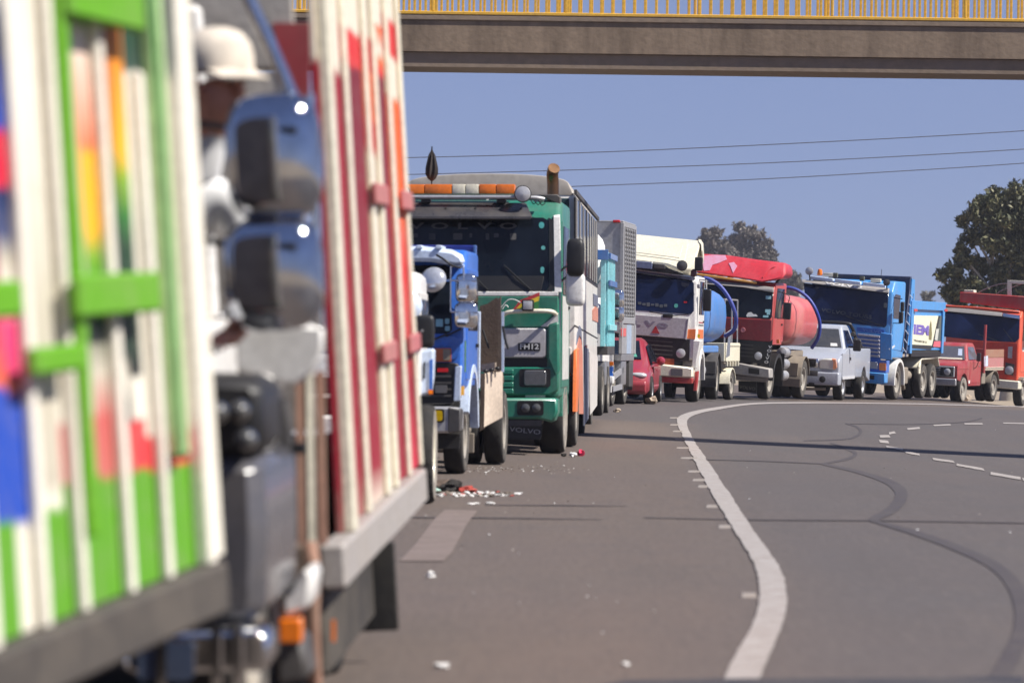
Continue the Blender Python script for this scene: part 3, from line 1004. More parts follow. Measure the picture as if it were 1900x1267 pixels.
# ------------------------------------------------------------------ blue dump truck
def blue_dump_truck():
    v = V("dump_truck", "light blue dump truck with roof lamps and white lettered board on its bed", "dump truck", None, (1.24, 0), 20.0, 2.6, 0, world=at(1646, 93.4))
    z = lambda py, px=1650: zp(v, px, py)
    v.cab(1.24, 1.75, z(665), z(607), z(541), z(521), 0.16, BLUE_N, 0.07, 0.28)
    s_ = 0.115
    v.P("windshield", [(1491, 525), (1649, 543), (1645, 604), (1641, 607.5), (1503, 591), (1498, 586)], GLASS_B, b=0.006)
    v.text("VOLVO TOURS", 1571, 582, 7, FAINT, wpx=92, tilt=-6, out=0.02)
    v.P("sticker", R(1640, 562, 1646, 571, 2), FAINT, out=0.02, th=0.015)
    v.P("roof_light_board", [(1490, 518.5), (1651, 535), (1650, 544), (1490.5, 523.5)], mat("grey_sign_board", (0.30, 0.28, 0.27, 1), rough=0.5, dirt=0.3), out=0.14, th=0.13, b=0.01)
    v.text("VOLVO", 1568, 529.6, 5.5, WHITE, wpx=66, tilt=-6, out=0.15, bold=0.04)
    rl = v.y(1500, 517, 0.2)
    for i, (a, b_) in enumerate(((1502, 1546), (1549, 1597), (1601, 1643))):
        v.P("roof_panel", [(a, 511.5 + (a - 1500) * s_), (b_, 511.5 + (b_ - 1500) * s_), (b_, 518 + (b_ - 1500) * s_), (a, 518 + (a - 1500) * s_)], LTBLUE, ('y', 0.24), 0.02, 0.2, b=0.01)
    v.lamp("spot_lamp", 1501.5, 503, 7.2, -0.02, LENS, ALU)
    v.lamp("spot_lamp", 1645, 524, 6.5, -0.05, mat("dark_lens", (0.06, 0.065, 0.07, 1), rough=0.2, dirt=0.2))
    v.tubep("lamp_stem", [(1502, 509, 0.05), (1503, 520, 0.1)], 0.02, BLACK, sub=1)
    v.tubep("lamp_stem", [(1645, 529, 0.05), (1646, 538, 0.08)], 0.02, BLACK, sub=1)
    bc = v.y(1521, 511, 0.35)
    lathe("beacon", [(0.075, 0), (0.08, 0.03), (0.07, 0.12), (0.055, 0.17), (0.02, 0.19)], bc, (0, 0, 1), ORANGE, v.root)
    v.B("roof_marker", (1527, 506, 1546, 513.5), 0.3, 0.1, CREAM)
    v.B("roof_marker", (1615, 516.5, 1634, 524), 0.3, 0.1, CREAM)
    for px, py in ((1549.5, 510.5), (1599, 517)):
        v.B("fog_lamp", (px - 4, py - 4.5, px + 4, py + 4.5), 0.05, 0.1, mat("smoked_lamp", (0.11, 0.12, 0.08, 1), rough=0.3, dirt=0.2))
    v.tubep("antenna", [(1634, 522, 0.4), (1636, 500, 0.4)], 0.008, BLACK, sub=1)
    # nose: some panels darker blue, the front's shade put into their colour
    v.P("nose_badge_panel", [(1590, 606.5), (1641, 612), (1640, 620), (1590, 615)], CABBLUE, out=0.02)
    v.text("VOLVO", 1619, 614.4, 5, mat("pale_blue_letters", lin(120, 165, 220), rough=0.5), wpx=34, tilt=-6, out=0.03)
    for k in range(6):
        yy = 620 + k * 7.2
        v.P("grille_slat", [(1592, yy - 1), (1633, yy + 3.2), (1633, yy + 7.4), (1592, yy + 3.2)], GRILLE, out=0.05, th=0.05, b=0.006)
    v.P("grille_frame", [(1590, 619), (1635, 624), (1634, 668), (1590, 664)], CABBLUE, out=0.008)
    v.P("corner_panel", [(1634.5, 617), (1656, 620), (1655, 668), (1633.5, 666)], BLUE_N, out=0.03, th=0.05, b=0.01)
    v.P("lower_nose", [(1560, 662), (1645, 669), (1644, 692), (1560, 686)], CABBLUE, out=0.02, th=0.4, b=0.01)
    v.P("headlamp", [(1609, 670), (1629, 672), (1629, 685), (1609, 683)], LENS, out=0.05, th=0.05, b=0.008)
    v.P("indicator", R(1632, 673, 1644.5, 687, 2, 0.08), ORANGE, out=0.06, th=0.06)
    bp = v.P("bumper", [(1520, 682), (1600, 689), (1644, 692.5), (1643, 711), (1636, 713), (1600, 709), (1520, 702)], BLUE_N, out=0.13, th=0.4, b=0.02)
    v.P("bumper_recess", [(1609, 695), (1624, 696.5), (1624, 704), (1609, 702.5)], BLACK, out=0.134, th=0.02, par=bp)
    wiper(v, (1610, 601), (1570, 586)); wiper(v, (1638, 605), (1600, 592))
    # flank
    hw = 1.24
    d = v.P("door", [(1657.5, 546), (1661, 537), (1679, 541), (1676, 652), (1655.5, 648)], BLUE_N, ('x', hw), 0.012, 0.03, b=0.004)
    v.P("side_window", [(1658.5, 551), (1662, 546), (1671, 548), (1668, 592), (1657.5, 591)], GLASS_B, ('x', hw + 0.012), 0.006, 0.02, par=d)
    v.P("door_decal", [(1650, 647), (1655, 643), (1660, 640), (1660, 643), (1655, 648), (1651, 651)], PALE, ('x', hw + 0.012), 0.006, 0.02, par=d)
    m1 = mirror_box(v, "door_mirror", tuple(v.y(1674.5, 569, 0.1)), (0.10, 0.16, 0.28), BLACK)
    m2 = mirror_box(v, "door_mirror", tuple(v.y(1672, 589, 0.1)), (0.12, 0.16, 0.34), BLACK)
    tube("mirror_arm", [v.y(1674, 555, 0.1), Vector((hw, 0.3, v.y(1674, 553, 0.1).z))], 0.014, BLACK, m1, 6)
    tube("mirror_arm", [v.y(1671, 600, 0.1), Vector((hw, 0.3, v.y(1671, 600, 0.1).z))], 0.014, BLACK, m2, 6)
    # front fender arch and wheels
    r, y0 = 0.52, 1.38
    arch = [(y0 + (r + 0.13) * math.cos(a), r + (r + 0.16) * math.sin(a)) for a in np.linspace(math.radians(-8), math.radians(188), 15)]
    inn = [(y0 + (r + 0.05) * math.cos(a), r + (r + 0.07) * math.sin(a)) for a in np.linspace(math.radians(188), math.radians(-8), 15)]
    prism("fender_arch", arch + inn, 'x', 0.86, hw + 0.02, WHITE, v.root, 0.006, 1)
    v.axle(y0, r, 1.20, 0.30)
    v.frame(0.3, 6.9, 0.92)
    for yy in (4.75, 6.02):
        v.axle(yy, r, 1.22, 0.27, dual=True)
    box("step_box", (0.85, 1.2), (2.1, 2.7), (0.45, 0.95), DUSTY, v.root, 0.03)
    lathe("air_tank", [(0.02, 0), (0.14, 0.03), (0.15, 0.1), (0.15, 0.62), (0.14, 0.7), (0.02, 0.72)], (1.0, 2.75, 0.7), (0, 1, 0), DUSTY, v.root, 16)
    tube("exhaust_pipe", [(1.1, 2.0, 0.75), (1.12, 2.3, 0.5), (1.1, 2.6, 0.32)], 0.06, DUSTY, v.root)
    # mudguard over the tandem
    pts = [(4.0, 0.95), (4.25, 1.22), (6.5, 1.26), (6.75, 1.0)]
    prism("mudguard", pts + [(p[0], p[1] - 0.05) for p in pts[::-1]], 'x', 0.6, hw, CREAM, v.root, 0.004, 1)
    prism("mudguard_stay", [(4.0, 0.75), (4.0, 0.98), (4.25, 1.2), (4.22, 0.75)], 'x', hw - 0.06, hw - 0.01, CREAM, v.root, 0.004, 1)
    # tipping body: head board, floor, ribbed flank with printed board, top beam
    yb0, yb1 = 2.25, 6.9
    zt = v.y(1692, 517, yb0).z
    zf = 1.36
    zs = v.x(1720, 568, hw).z
    box("head_board", (-hw, hw), (yb0, yb0 + 0.07), (zf, zt), NAVY, v.root, 0.01)
    v.P("head_board_edge", [(1690.5, 517), (1696, 519), (1694, 600), (1688, 640), (1682, 640)], BLUE_N, ('x', hw), 0.03, 0.06)
    box("head_rim", (-hw - 0.02, hw + 0.02), (yb0 - 0.05, yb0 + 0.12), (zt + 0.002, zt + 0.06), NAVY, v.root, 0.01)
    box("bed_floor", (-hw + 0.02, hw - 0.02), (yb0 + 0.08, yb1 - 0.01), (zf - 0.02, zf + 0.10), CHASSIS, v.root, 0.01)
    for sx in (-1, 1):
        xx = sorted((sx * hw, sx * (hw - 0.05)))
        s1 = box("bed_side", xx, (yb0 + 0.08, yb1), (zf + 0.101, zs + 0.1), BLUE_N, v.root, 0.006)
        xx = sorted((sx * (hw + 0.004), sx * (hw + 0.07)))
        box("top_beam", xx, (yb0 + 0.1, yb1 + 0.05), (zs - 0.12, zs + 0.14), BLUE_N, v.root, 0.012)
        for ya in (yb0 + 0.1, yb1 - 0.25):
            box("bed_post", xx, (ya, ya + 0.24), (zf, zs - 0.121), BLUE_N, v.root, 0.01)
    box("tail_gate", (-hw + 0.06, hw - 0.06), (yb1, yb1 + 0.07), (zf, zs), BLUE_N, v.root, 0.01)
    box("far_rim", (-hw - 0.05, -hw + 0.06), (yb0 + 0.1, yb1), (zs + 0.142, zs + 0.42), BLACK, v.root, 0.01)
    box("bed_skirt", (hw - 0.04, hw + 0.05), (yb0 + 0.36, yb1 - 0.27), (zf - 0.1, zf + 0.05), BLACK, v.root, 0.01)
    bd = v.P("advert_board", [(1691, 585), (1740, 586), (1728, 641), (1691, 639)], mat("advert_print_cream", lin(226, 222, 196), rough=0.5, dirt=0.15), ('x', hw), 0.02, 0.03)
    v.P("stripe", [(1740.5, 586), (1743, 586), (1731.5, 645), (1728.5, 643)], INK, ('x', hw), 0.022, 0.03, par=bd)
    v.P("advert_base", [(1691, 639.5), (1728, 642), (1727, 648), (1690, 645)], INK, ('x', hw), 0.021, 0.03, par=bd)
    v.text("IEM", 1708, 613, 17, mat("purple_lettering", lin(110, 92, 178), rough=0.5), ('x', hw), 0.024, wpx=30, tilt=-1, par=bd, bold=0.05)
    v.text("TRANSPORTE", 1706, 633.5, 3.8, INK, ('x', hw), 0.024, wpx=25, tilt=-2, par=bd)
    v.P("bottle_picture", [(1724, 601), (1726, 594), (1727, 601), (1728, 620), (1727, 631), (1722, 630), (1722, 618)], mat("bottle_print", lin(120, 112, 70), rough=0.5), ('x', hw), 0.023, 0.03, par=bd)
    b2 = v.P("picture_board", [(1743.5, 586), (1753, 586), (1747, 646), (1732, 643)], mat("dark_print", lin(72, 84, 84), rough=0.5), ('x', hw), 0.02, 0.03)
    v.P("picture_light", [(1736, 610), (1741, 610), (1738, 632), (1733, 630)], mat("pale_print", lin(196, 198, 190), rough=0.5), ('x', hw), 0.023, 0.03, par=b2)
    v.P("red_notice", [(1732, 633), (1747, 633), (1746, 644), (1730, 643)], mat("red_print", lin(214, 92, 110), rough=0.5), ('x', hw), 0.024, 0.03, par=b2)
    for px in (1699, 1755):
        v.P("side_marker", R(px - 3, 573, px + 3, 578, 2), REDL, ('x', hw + 0.07), 0.01, 0.02)
    # ladder behind the cab
    lad = empty("ladder", v.root)
    A0, A1 = v.x(1688, 538, hw + 0.02), v.x(1673, 652, hw + 0.02)
    B0, B1 = v.x(1694, 545, hw + 0.02), v.x(1680, 662, hw + 0.02)
    tube("ladder_rail", [A0, A1], 0.025, NAVY, lad, 8); tube("ladder_rail", [B0, B1], 0.025, NAVY, lad, 8)
    for k in range(7):
        t = (k + 0.5) / 7
        p, q = A0.lerp(A1, t), B0.lerp(B1, t)
        tube("rung", [p, q], 0.018, LTBLUE, lad, 6)
    for x_ in (1.23,):
        v.P("mud_flap", [(1664, 693), (1668, 690), (1667, 718), (1663, 720)], WHITE, ('y', 2.0), 0.0, 0.02)
    return v

# ------------------------------------------------------------------ silver pickup
def silver_pickup():
    v = V("pickup_truck", "silver pickup with black tow mirrors between the red water truck and blue dump truck", "pickup", None, (0.99, 0), 15.5, 2.6, 0, world=at(1554, 87.9))
    hw = 0.99
    v.hw = hw
    v.prof = [(0, 0.0), (0, 1.12), (1.25, 1.42)]
    R_ = v.root
    # body: nose, hood, doors, bed as one shell with wheel openings
    r = 0.39
    def arc(yc): return [(yc + 0.48 * math.cos(a), 0.42 + 0.48 * math.sin(a)) for a in np.linspace(math.pi, 0, 9)]
    body = [(0.02, 0.52), (0.0, 0.64), (0.0, 1.04), (0.07, 1.15), (0.60, 1.29), (1.32, 1.42), (3.0, 1.43), (3.05, 1.43), (5.25, 1.42), (5.28, 0.57)]
    low = arc(4.25)[::-1] + arc(0.92)[::-1]
    prism("body_shell", body + [(5.28, 0.48)] + [p for p in low if p[1] > 0.47], 'x', -hw, hw, SILVER, R_, 0.05, 3, 20)
    # greenhouse
    gh = [(1.28, 1.38), (1.80, 2.00), (1.97, 2.07), (2.75, 2.07), (2.95, 2.00), (3.05, 1.38)]
    bm = bmesh.new()
    wtop, wbot = 0.70, 0.92
    A = [bm.verts.new((-(wbot if p[1] < 1.5 else wtop), p[0], p[1])) for p in gh]
    Bv = [bm.verts.new(((wbot if p[1] < 1.5 else wtop), p[0], p[1])) for p in gh]
    bm.faces.new(A); bm.faces.new(Bv[::-1])
    for i in range(len(gh)):
        j = (i + 1) % len(gh)
        bm.faces.new((A[i], A[j], Bv[j], Bv[i]))
    bmesh.ops.recalc_face_normals(bm, faces=bm.faces)
    bevel(bm, 0.06, 3)
    from_bm("cab_roof", bm, SILVER, R_)
    def ws(u, t, out=0.012):     # windscreen plane
        w = (wbot - 0.10) + (wtop - wbot + 0.02) * t
        return Vector((u * w, 1.31 + 0.47 * t - out * 0.7, 1.41 + 0.57 * t + out * 0.7))
    slab("windshield", [ws(-1, 0.04), ws(1, 0.04), ws(1, 0.94), ws(-1, 0.94)], [ws(-1, 0.04, -0.02), ws(1, 0.04, -0.02), ws(1, 0.94, -0.02), ws(-1, 0.94, -0.02)], mat("grey_glass", (0.05, 0.055, 0.065, 1), rough=0.08, dirt=0.15), R_, 0.004)
    slab("inspection_sticker", [ws(0.62, 0.1, 0.016), ws(0.86, 0.1, 0.016), ws(0.86, 0.24, 0.016), ws(0.62, 0.24, 0.016)], [ws(0.62, 0.1, 0.01), ws(0.86, 0.1, 0.01), ws(0.86, 0.24, 0.01), ws(0.62, 0.24, 0.01)], WHITE, R_)
    def sw(y, t, out=0.012):
        return Vector((wbot + (wtop - wbot) * t + out, y, 1.42 + 0.56 * t))
    q = [(1.50, 0.06), (1.90, 0.90), (2.68, 0.90), (2.86, 0.06)]
    slab("side_window", [sw(y, t) for y, t in q], [sw(y, t, -0.02) for y, t in q], GLASS_B, R_, 0.003)
    d = v.P("door", [(1563, 656), (1587, 657), (1584, 703), (1562, 700)], SILVER, ('x', hw), 0.008, 0.02, b=0.003)
    v.P("door_handle", R(1576, 663, 1579, 668, 1), BLACK, ('x', hw + 0.008), 0.01, 0.02, par=d)
    v.P("door_trim", [(1562, 699), (1585, 697), (1584.5, 702), (1562, 704)], mat("pale_trim", (0.55, 0.55, 0.57, 1), dirt=0.2), ('x', hw + 0.008), 0.02, 0.025, par=d)
    # nose details
    v.B("bumper", (1440, 686, 1555.5, 716), -0.09, 0.5, SILVER, None, 0.06, 3)
    v.B("grille", (1482, 664, 1518, 682), -0.025, 0.1, CHROME, None, 0.02)
    v.B("grille_insert", (1498, 665.5, 1514, 680), -0.032, 0.05, BLACK, None, 0.02)
    v.B("plate_recess", (1482, 686, 1517, 698), -0.10, 0.03, DGREY)
    v.P("headlamp", [(1521, 668), (1533, 664.5), (1550, 665), (1552, 682), (1549, 686), (1521, 683)], mat("headlamp_lens", (0.72, 0.72, 0.66, 1), rough=0.15, metal=0.0, dirt=0.25, dscale=12, coat=0.5), 'f', 0.045, 0.09, b=0.012)
    v.P("indicator", [(1544, 664.5), (1551, 665.5), (1553, 682), (1549.5, 686), (1546, 684), (1547, 672)], mat("pale_amber_lens", lin(236, 160, 120), rough=0.2, dirt=0.1), 'f', 0.052, 0.06)
    v.lamp("fog_lamp", 1526, 703.5, 6.0, -0.10, BLACK, DGREY)
    v.B("lower_slot", (1500, 709, 1511, 714.5), -0.094, 0.03, BLACK)
    # tow mirrors
    for sx in (1, -1):
        o = mirror_box(v, "door_mirror", (sx * (hw + 0.20), 1.62, 1.52), (0.22, 0.13, 0.32), BLACK)
        box("mirror_arm", sorted((sx * (hw - 0.05), sx * (hw + 0.12))), (1.6, 1.66), (1.45, 1.50), BLACK, o)
    # bed: liner, roll bar
    box("bed_liner", (-hw + 0.1, hw - 0.1), (3.15, 5.18), (1.41, 1.45), BLACK, R_)
    rb = smooth_path([(0.86, 3.75, 1.42), (0.84, 3.45, 1.7), (0.74, 3.25, 2.02), (0.55, 3.2, 2.12), (-0.55, 3.2, 2.12), (-0.74, 3.25, 2.02), (-0.84, 3.45, 1.7), (-0.86, 3.75, 1.42)], 4)
    tube("roll_bar", rb, 0.05, BLACK, R_, 10)
    tube("roll_bar_stay", [(0.80, 3.4, 1.8), (0.88, 4.4, 1.45)], 0.04, BLACK, R_, 8)
    for p in ((0.79, 3.24, 1.82), (0.84, 3.34, 1.65)):
        lathe("work_lamp", [(0.02, 0.08), (0.06, 0.06), (0.07, 0), (0.06, -0.01)], p, (0, 1, 0), DGREY, R_, 14)
    for yy in (0.92, 4.25):
        v.wheel(hw - 0.13, yy, 0.40, 0.26, RIM_S, wall=RUBBER, lug=0.006)
        v.wheel(-hw + 0.13, yy, 0.40, 0.26, RIM_S, wall=RUBBER, side=-1, lug=0.006)
    box("underbody", (-0.7, 0.7), (0.4, 5.0), (0.34, 0.56), CHASSIS, R_)
    tube("tie_bar", [(-0.6, 0.3, 0.30), (0, 0.25, 0.28), (0.6, 0.3, 0.30)], 0.04, WOOD, R_)
    return v

# ------------------------------------------------------------------ generic water tank body
def tank_body(v, y0, y1, hw, zc, rz, m, name="water_tank"):
    """rounded-box tank lying along the chassis"""
    n = 28
    ring = []
    for k in range(n):
        a = 2 * math.pi * k / n
        c, s_ = math.cos(a), math.sin(a)
        e = 0.62
        ring.append((hw * math.copysign(abs(c) ** e, c), zc + rz * math.copysign(abs(s_) ** e, s_)))
    secs = [(y0, 0.80), (y0 + 0.05, 0.92), (y0 + 0.14, 0.99), (y0 + 0.22, 1.0), (y1 - 0.22, 1.0), (y1 - 0.05, 0.93), (y1, 0.8)]
    Vv, Fc = [], []
    for yy, k in secs:
        for x_, z_ in ring:
            Vv.append((x_ * k, yy, zc + (z_ - zc) * k))
    for i in range(len(secs) - 1):
        for k in range(n):
            k2 = (k + 1) % n
            Fc.append((i * n + k, i * n + k2, (i + 1) * n + k2, (i + 1) * n + k))
    Fc += [tuple(range(n))[::-1], tuple((len(secs) - 1) * n + k for k in range(n))]
    t = raw(name, Vv, Fc, m, v.root, angle=40)
    for yy in (y0 + 0.9, y1 - 0.9):
        box("tank_cradle", (-0.5, 0.5), (yy, yy + 0.12), (zc - rz - 0.18, zc - rz + 0.1), CHASSIS, v.root)
    lathe("filler_lid", [(0.26, 0), (0.28, 0.06), (0.24, 0.1), (0.03, 0.13)], (0, (y0 + y1) / 2, zc + rz - 0.01), (0, 0, 1), DGREY, t, 18)
    return t

def mudguard(v, yc, r, w0, w1, m, drop=0.30):
    """folded sheet over the driving wheels"""
    ro = r + 0.10
    ang = [math.radians(a) for a in (200, 180, 150, 125, 100, 80, 55, 30, 10)]
    pts = [(yc + ro * 1.05 * math.cos(a), r + ro * math.sin(a)) for a in ang]
    inn = [(yc + (ro - 0.025) * 1.05 * math.cos(a), r + (ro - 0.025) * math.sin(a)) for a in ang]
    for sx in (1, -1):
        g = prism("mudguard", pts + inn[::-1], 'x', sx * w0, sx * w1, m, v.root, 0.004, 1)
    return g

# ------------------------------------------------------------------ white water truck with blue tank
def white_water_truck():
    v = V("water_truck", "white truck with cream roof deflector and blue water tank", "water truck", None, (1.22, 0), 9.2, 1.6, 0, world=at(1288, 73.3))
    hw = 1.22
    z = lambda py, px=1285: zp(v, px, py)
    v.cab(hw, 1.75, z(668), z(584), z(520), z(512), 0.14, WHITE, 0.06, 0.2)
    R_ = v.root
    v.P("windshield", [(1082, 496), (1177, 506), (1284, 521), (1287.5, 526), (1287.5, 577), (1282, 583), (1177, 575.5), (1082, 566)], GLASS_B, b=0.006)
    v.text("VOLVO", 1192, 515.5, 5, FAINT, wpx=42, tilt=-6)
    for k in range(7):
        v.P("faded_sticker", R(1184 + k * 8, 560 + k * 0.7 + (k % 2) * 1.5, 1190 + k * 8, 565 + k * 0.7 + (k % 3), 1), FAINT, out=0.02, th=0.015)
    v.P("window_crest", [(1264, 524), (1279, 526), (1277, 531), (1271, 533), (1265, 530)], FAINT, out=0.02, th=0.015)
    v.P("window_sticker", R(1251, 563.5, 1258, 571, 3), mat("teal_sticker", lin(60, 150, 140), rough=0.5), out=0.02, th=0.015)
    v.P("window_sticker", R(1269, 559, 1275, 562, 1), REDL, out=0.02, th=0.015)
    v.P("sun_visor", [(1082, 489), (1177, 499), (1286, 514), (1286, 521), (1240, 512.5), (1177, 506.5), (1082, 497)], mat("violet_visor", (0.055, 0.05, 0.085, 1), rough=0.3, dirt=0.15), out=0.12, th=0.11, b=0.01)
    v.P("roof_band", [(1082, 487), (1177, 497), (1290, 512.5), (1290, 516), (1177, 501), (1082, 491)], WHITE, out=0.13, th=0.2, b=0.01)
    # roof deflector box with framed panels
    zt = v.y(1236, 440, 0.35).z
    df = v.P("roof_deflector", [(1070, 422), (1177, 433), (1296, 445), (1301, 449), (1284, 500), (1260, 499), (1237, 490), (1177, 483), (1070, 473)], CREAM, ('t', 0.05, 1.05), 0, 0.45, b=0.03)
    v.P("deflector_panel", [(1080, 434), (1177, 442.5), (1277, 453), (1270, 486), (1240, 481), (1177, 473), (1080, 464)], CREAM, ('t', 0.05, 1.05), 0.012, 0.02, par=df, b=0.004)
    v.P("deflector_panel", [(1085, 440), (1177, 448), (1267, 457), (1261, 480), (1240, 477), (1177, 469), (1085, 460)], CREAM, ('t', 0.05, 1.05), 0.022, 0.02, par=df, b=0.004)
    v.P("deflector_lip", [(1296, 444.5), (1301, 446), (1305, 453), (1303.5, 467), (1301.5, 466), (1301, 455), (1296, 449)], CREAM, ('t', 0.05, 1.05), 0.02, 0.4, par=df, b=0.004)
    v.P("lamp_rail", [(1177, 485), (1232, 491), (1240, 497), (1268, 507), (1268, 510), (1177, 499)], BLACK, ('y', 0.12), 0, 0.08, b=0.01)
    v.P("roof_lamp", R(1181, 484, 1210, 497, 1.5, 0.09), mat("blue_grey_lens", lin(110, 120, 150), rough=0.15, dirt=0.2), ('y', 0.06), 0, 0.1, b=0.01)
    v.P("roof_lamp", R(1213, 489, 1234, 498, 1.5, 0.09), DGREY, ('y', 0.06), 0, 0.1, b=0.01)
    v.lamp("spot_lamp", 1265.5, 493, 10, -0.02, mat("dark_lens", (0.06, 0.065, 0.07, 1)), BLACK)
    lathe("beacon", [(0.07, 0), (0.075, 0.04), (0.06, 0.14), (0.02, 0.17)], v.y(1287, 513, 0.2), (0, 0, 1), mat("dark_red_beacon", lin(90, 20, 24), rough=0.2), R_, 16)
    v.B("roof_mirror", (1289, 477, 1303, 503), 0.1, 0.12, BLACK, None, 0.03, 3)
    # nose
    gp = v.P("grille_panel", [(1085, 573), (1175, 583), (1277, 590.5), (1276, 600), (1272.5, 629), (1175, 621), (1085, 611)], GRILLE, out=0.05, th=0.05, b=0.012)
    v.P("grille_panel_edge", [(1277.5, 590), (1278.5, 592), (1274.5, 630), (1272, 629.5)], WHITE, out=0.06, th=0.05)
    for ch, px, py in (("V", 1136, 594), ("O", 1159, 597), ("L", 1182.5, 599.5), ("V", 1206.5, 600.5), ("O", 1230, 604)):
        v.text(ch, px, py, 8.5, mat("grey_letters", lin(128, 124, 138), rough=0.5), out=0.053, wpx=16, tilt=-5, bold=0.045, par=gp)
    v.P("warning_triangle", [(1217, 604.5), (1224.5, 619), (1209, 617.5)], mat("warning_red", lin(165, 30, 40), rough=0.5), out=0.058, th=0.02, par=gp)
    v.B("wiper_box", (1230, 582, 1248, 590), -0.06, 0.06, BLACK)
    wiper(v, (1245, 586), (1278, 583)); wiper(v, (1240, 585), (1205, 578))
    v.P("nose_grille", [(1085, 612), (1175, 621), (1280, 630), (1279, 668), (1236, 673), (1085, 665)], BLACK, out=0.02, th=0.05)
    for k in range(4):
        yy = 634 + k * 8
        v.P("grille_bar", [(1175, yy - 6), (1248, yy), (1248, yy + 2), (1175, yy - 4)], DGREY, out=0.03, th=0.02)
    v.lamp("headlamp", 1263, 655.5, 9.5, -0.03, LENS, DGREY)
    v.P("amber_panel", [(1226, 664), (1251, 666), (1251, 677), (1226, 676)], mat("burnt_orange", lin(150, 62, 30), rough=0.4), out=0.03, th=0.03)
    v.P("corner_stripe", [(1276, 611), (1291, 611), (1290, 629), (1275, 628)], ORP, out=0.016, th=0.02)
    v.P("lower_fender", [(1286, 631), (1300, 632), (1293, 668), (1290, 684), (1284, 684)], WHITE, out=0.02, th=0.5, b=0.015)
    bp = v.P("bumper", [(1090, 660), (1226, 675), (1287, 682), (1286, 701), (1226, 698), (1090, 684)], CREAM, out=0.16, th=0.5, b=0.03)
    v.P("bumper_lamp", R(1246, 683.5, 1268, 697, 2, 0.04), mat("smoked_grey", (0.10, 0.10, 0.11, 1), rough=0.25), out=0.168, th=0.03, par=bp)
    v.P("bumper_valance", [(1090, 684.5), (1226, 698.5), (1286, 701.5), (1284, 712), (1226, 709), (1090, 695)], RED_K, out=0.14, th=0.4, b=0.015)
    v.P("red_step", [(1289, 690), (1295, 688), (1294, 702), (1291, 725), (1286, 725), (1288, 708)], RED_K, ('y', 0.25), 0, 0.3, b=0.01)
    # flank
    d = door(v, WHITE, 0.28, 1.5, z(640), z(516), zb=z(583))
    for k, (a, b_, m) in enumerate([(597, 599, REDL), (602, 604, INK), (611, 628, ORP)]):
        zz0, zz1 = z(b_, 1292), z(a, 1292)
        box("door_stripe", (hw + 0.012, hw + 0.017), (0.35, 1.45), (zz0, zz1), m, d, 0)
    for pr in ((0.05, 0.62), ):
        mm = mirror_box(v, "door_mirror", tuple(v.y(1312, 557, 0.1)), (0.19, 0.12, 0.50), BLACK)
        tube("mirror_arm", [v.y(1311, 537, 0.1), v.y(1311, 520, 0.15), Vector((hw - 0.05, 0.35, v.y(1308, 518, 0.1).z))], 0.013, STEEL, mm, 6)
    m2 = mirror_box(v, "door_mirror", tuple(v.y(1296.5, 531, 0.02)), (0.07, 0.08, 0.10), mat("grey_mirror", (0.3, 0.3, 0.33, 1)))
    v.P("indicator", R(1294, 620, 1298.5, 627, 1), YELL, ('y', 0.1), 0.0, 0.05)
    r, y0 = 0.50, 1.30
    arch = [(y0 + (r + 0.16) * math.cos(a), r + (r + 0.22) * math.sin(a)) for a in np.linspace(math.radians(0), math.radians(180), 13)]
    inn = [(y0 + (r + 0.06) * math.cos(a), r + (r + 0.10) * math.sin(a)) for a in np.linspace(math.radians(180), 0, 13)]
    for sx in (1, -1):
        prism("fender_arch", arch + inn, 'x', sx * 0.85, sx * (hw + 0.03), WHITE, R_, 0.008, 1)
    v.axle(y0, r, 1.18, 0.29)
    v.frame(0.3, 6.6, 0.9)
    v.axle(5.0, 0.52, 1.25, 0.28, dual=True, wall=RUBBER)
    mudguard(v, 5.0, 0.52, 0.62, 1.28, DGREY)
    box("mud_flap", (0.66, 1.26), (4.36, 4.385), (0.62, 0.93), DGREY, R_)
    lathe("air_tank", [(0.02, 0), (0.15, 0.04), (0.16, 0.1), (0.16, 0.7), (0.15, 0.76), (0.02, 0.8)], (1.02, 2.2, 0.72), (0, 1, 0), ALU, R_, 16)
    c = v.y(1330, 580, 2.3)
    tank_body(v, 2.15, 6.5, 1.30, 2.02, 0.72, BLUE_T)
    box("tank_bearer", (-1.1, 1.1), (2.3, 6.6), (1.12, 1.30), BLUE_T, R_, 0.03)
    hp = [(1306, 516, 2.3), (1318, 519, 2.3), (1335, 530, 2.3), (1350, 549, 2.3), (1361, 572, 2.3), (1366, 595, 2.4), (1361, 613, 2.5), (1345, 624, 2.6)]
    v.tubep("hose", hp, 0.048, HOSE, n=10)
    v.P("white_flap", [(1351, 626), (1356, 622), (1354, 660), (1347, 664)], WHITE, ('y', 5.9), 0, 0.02)
    return v

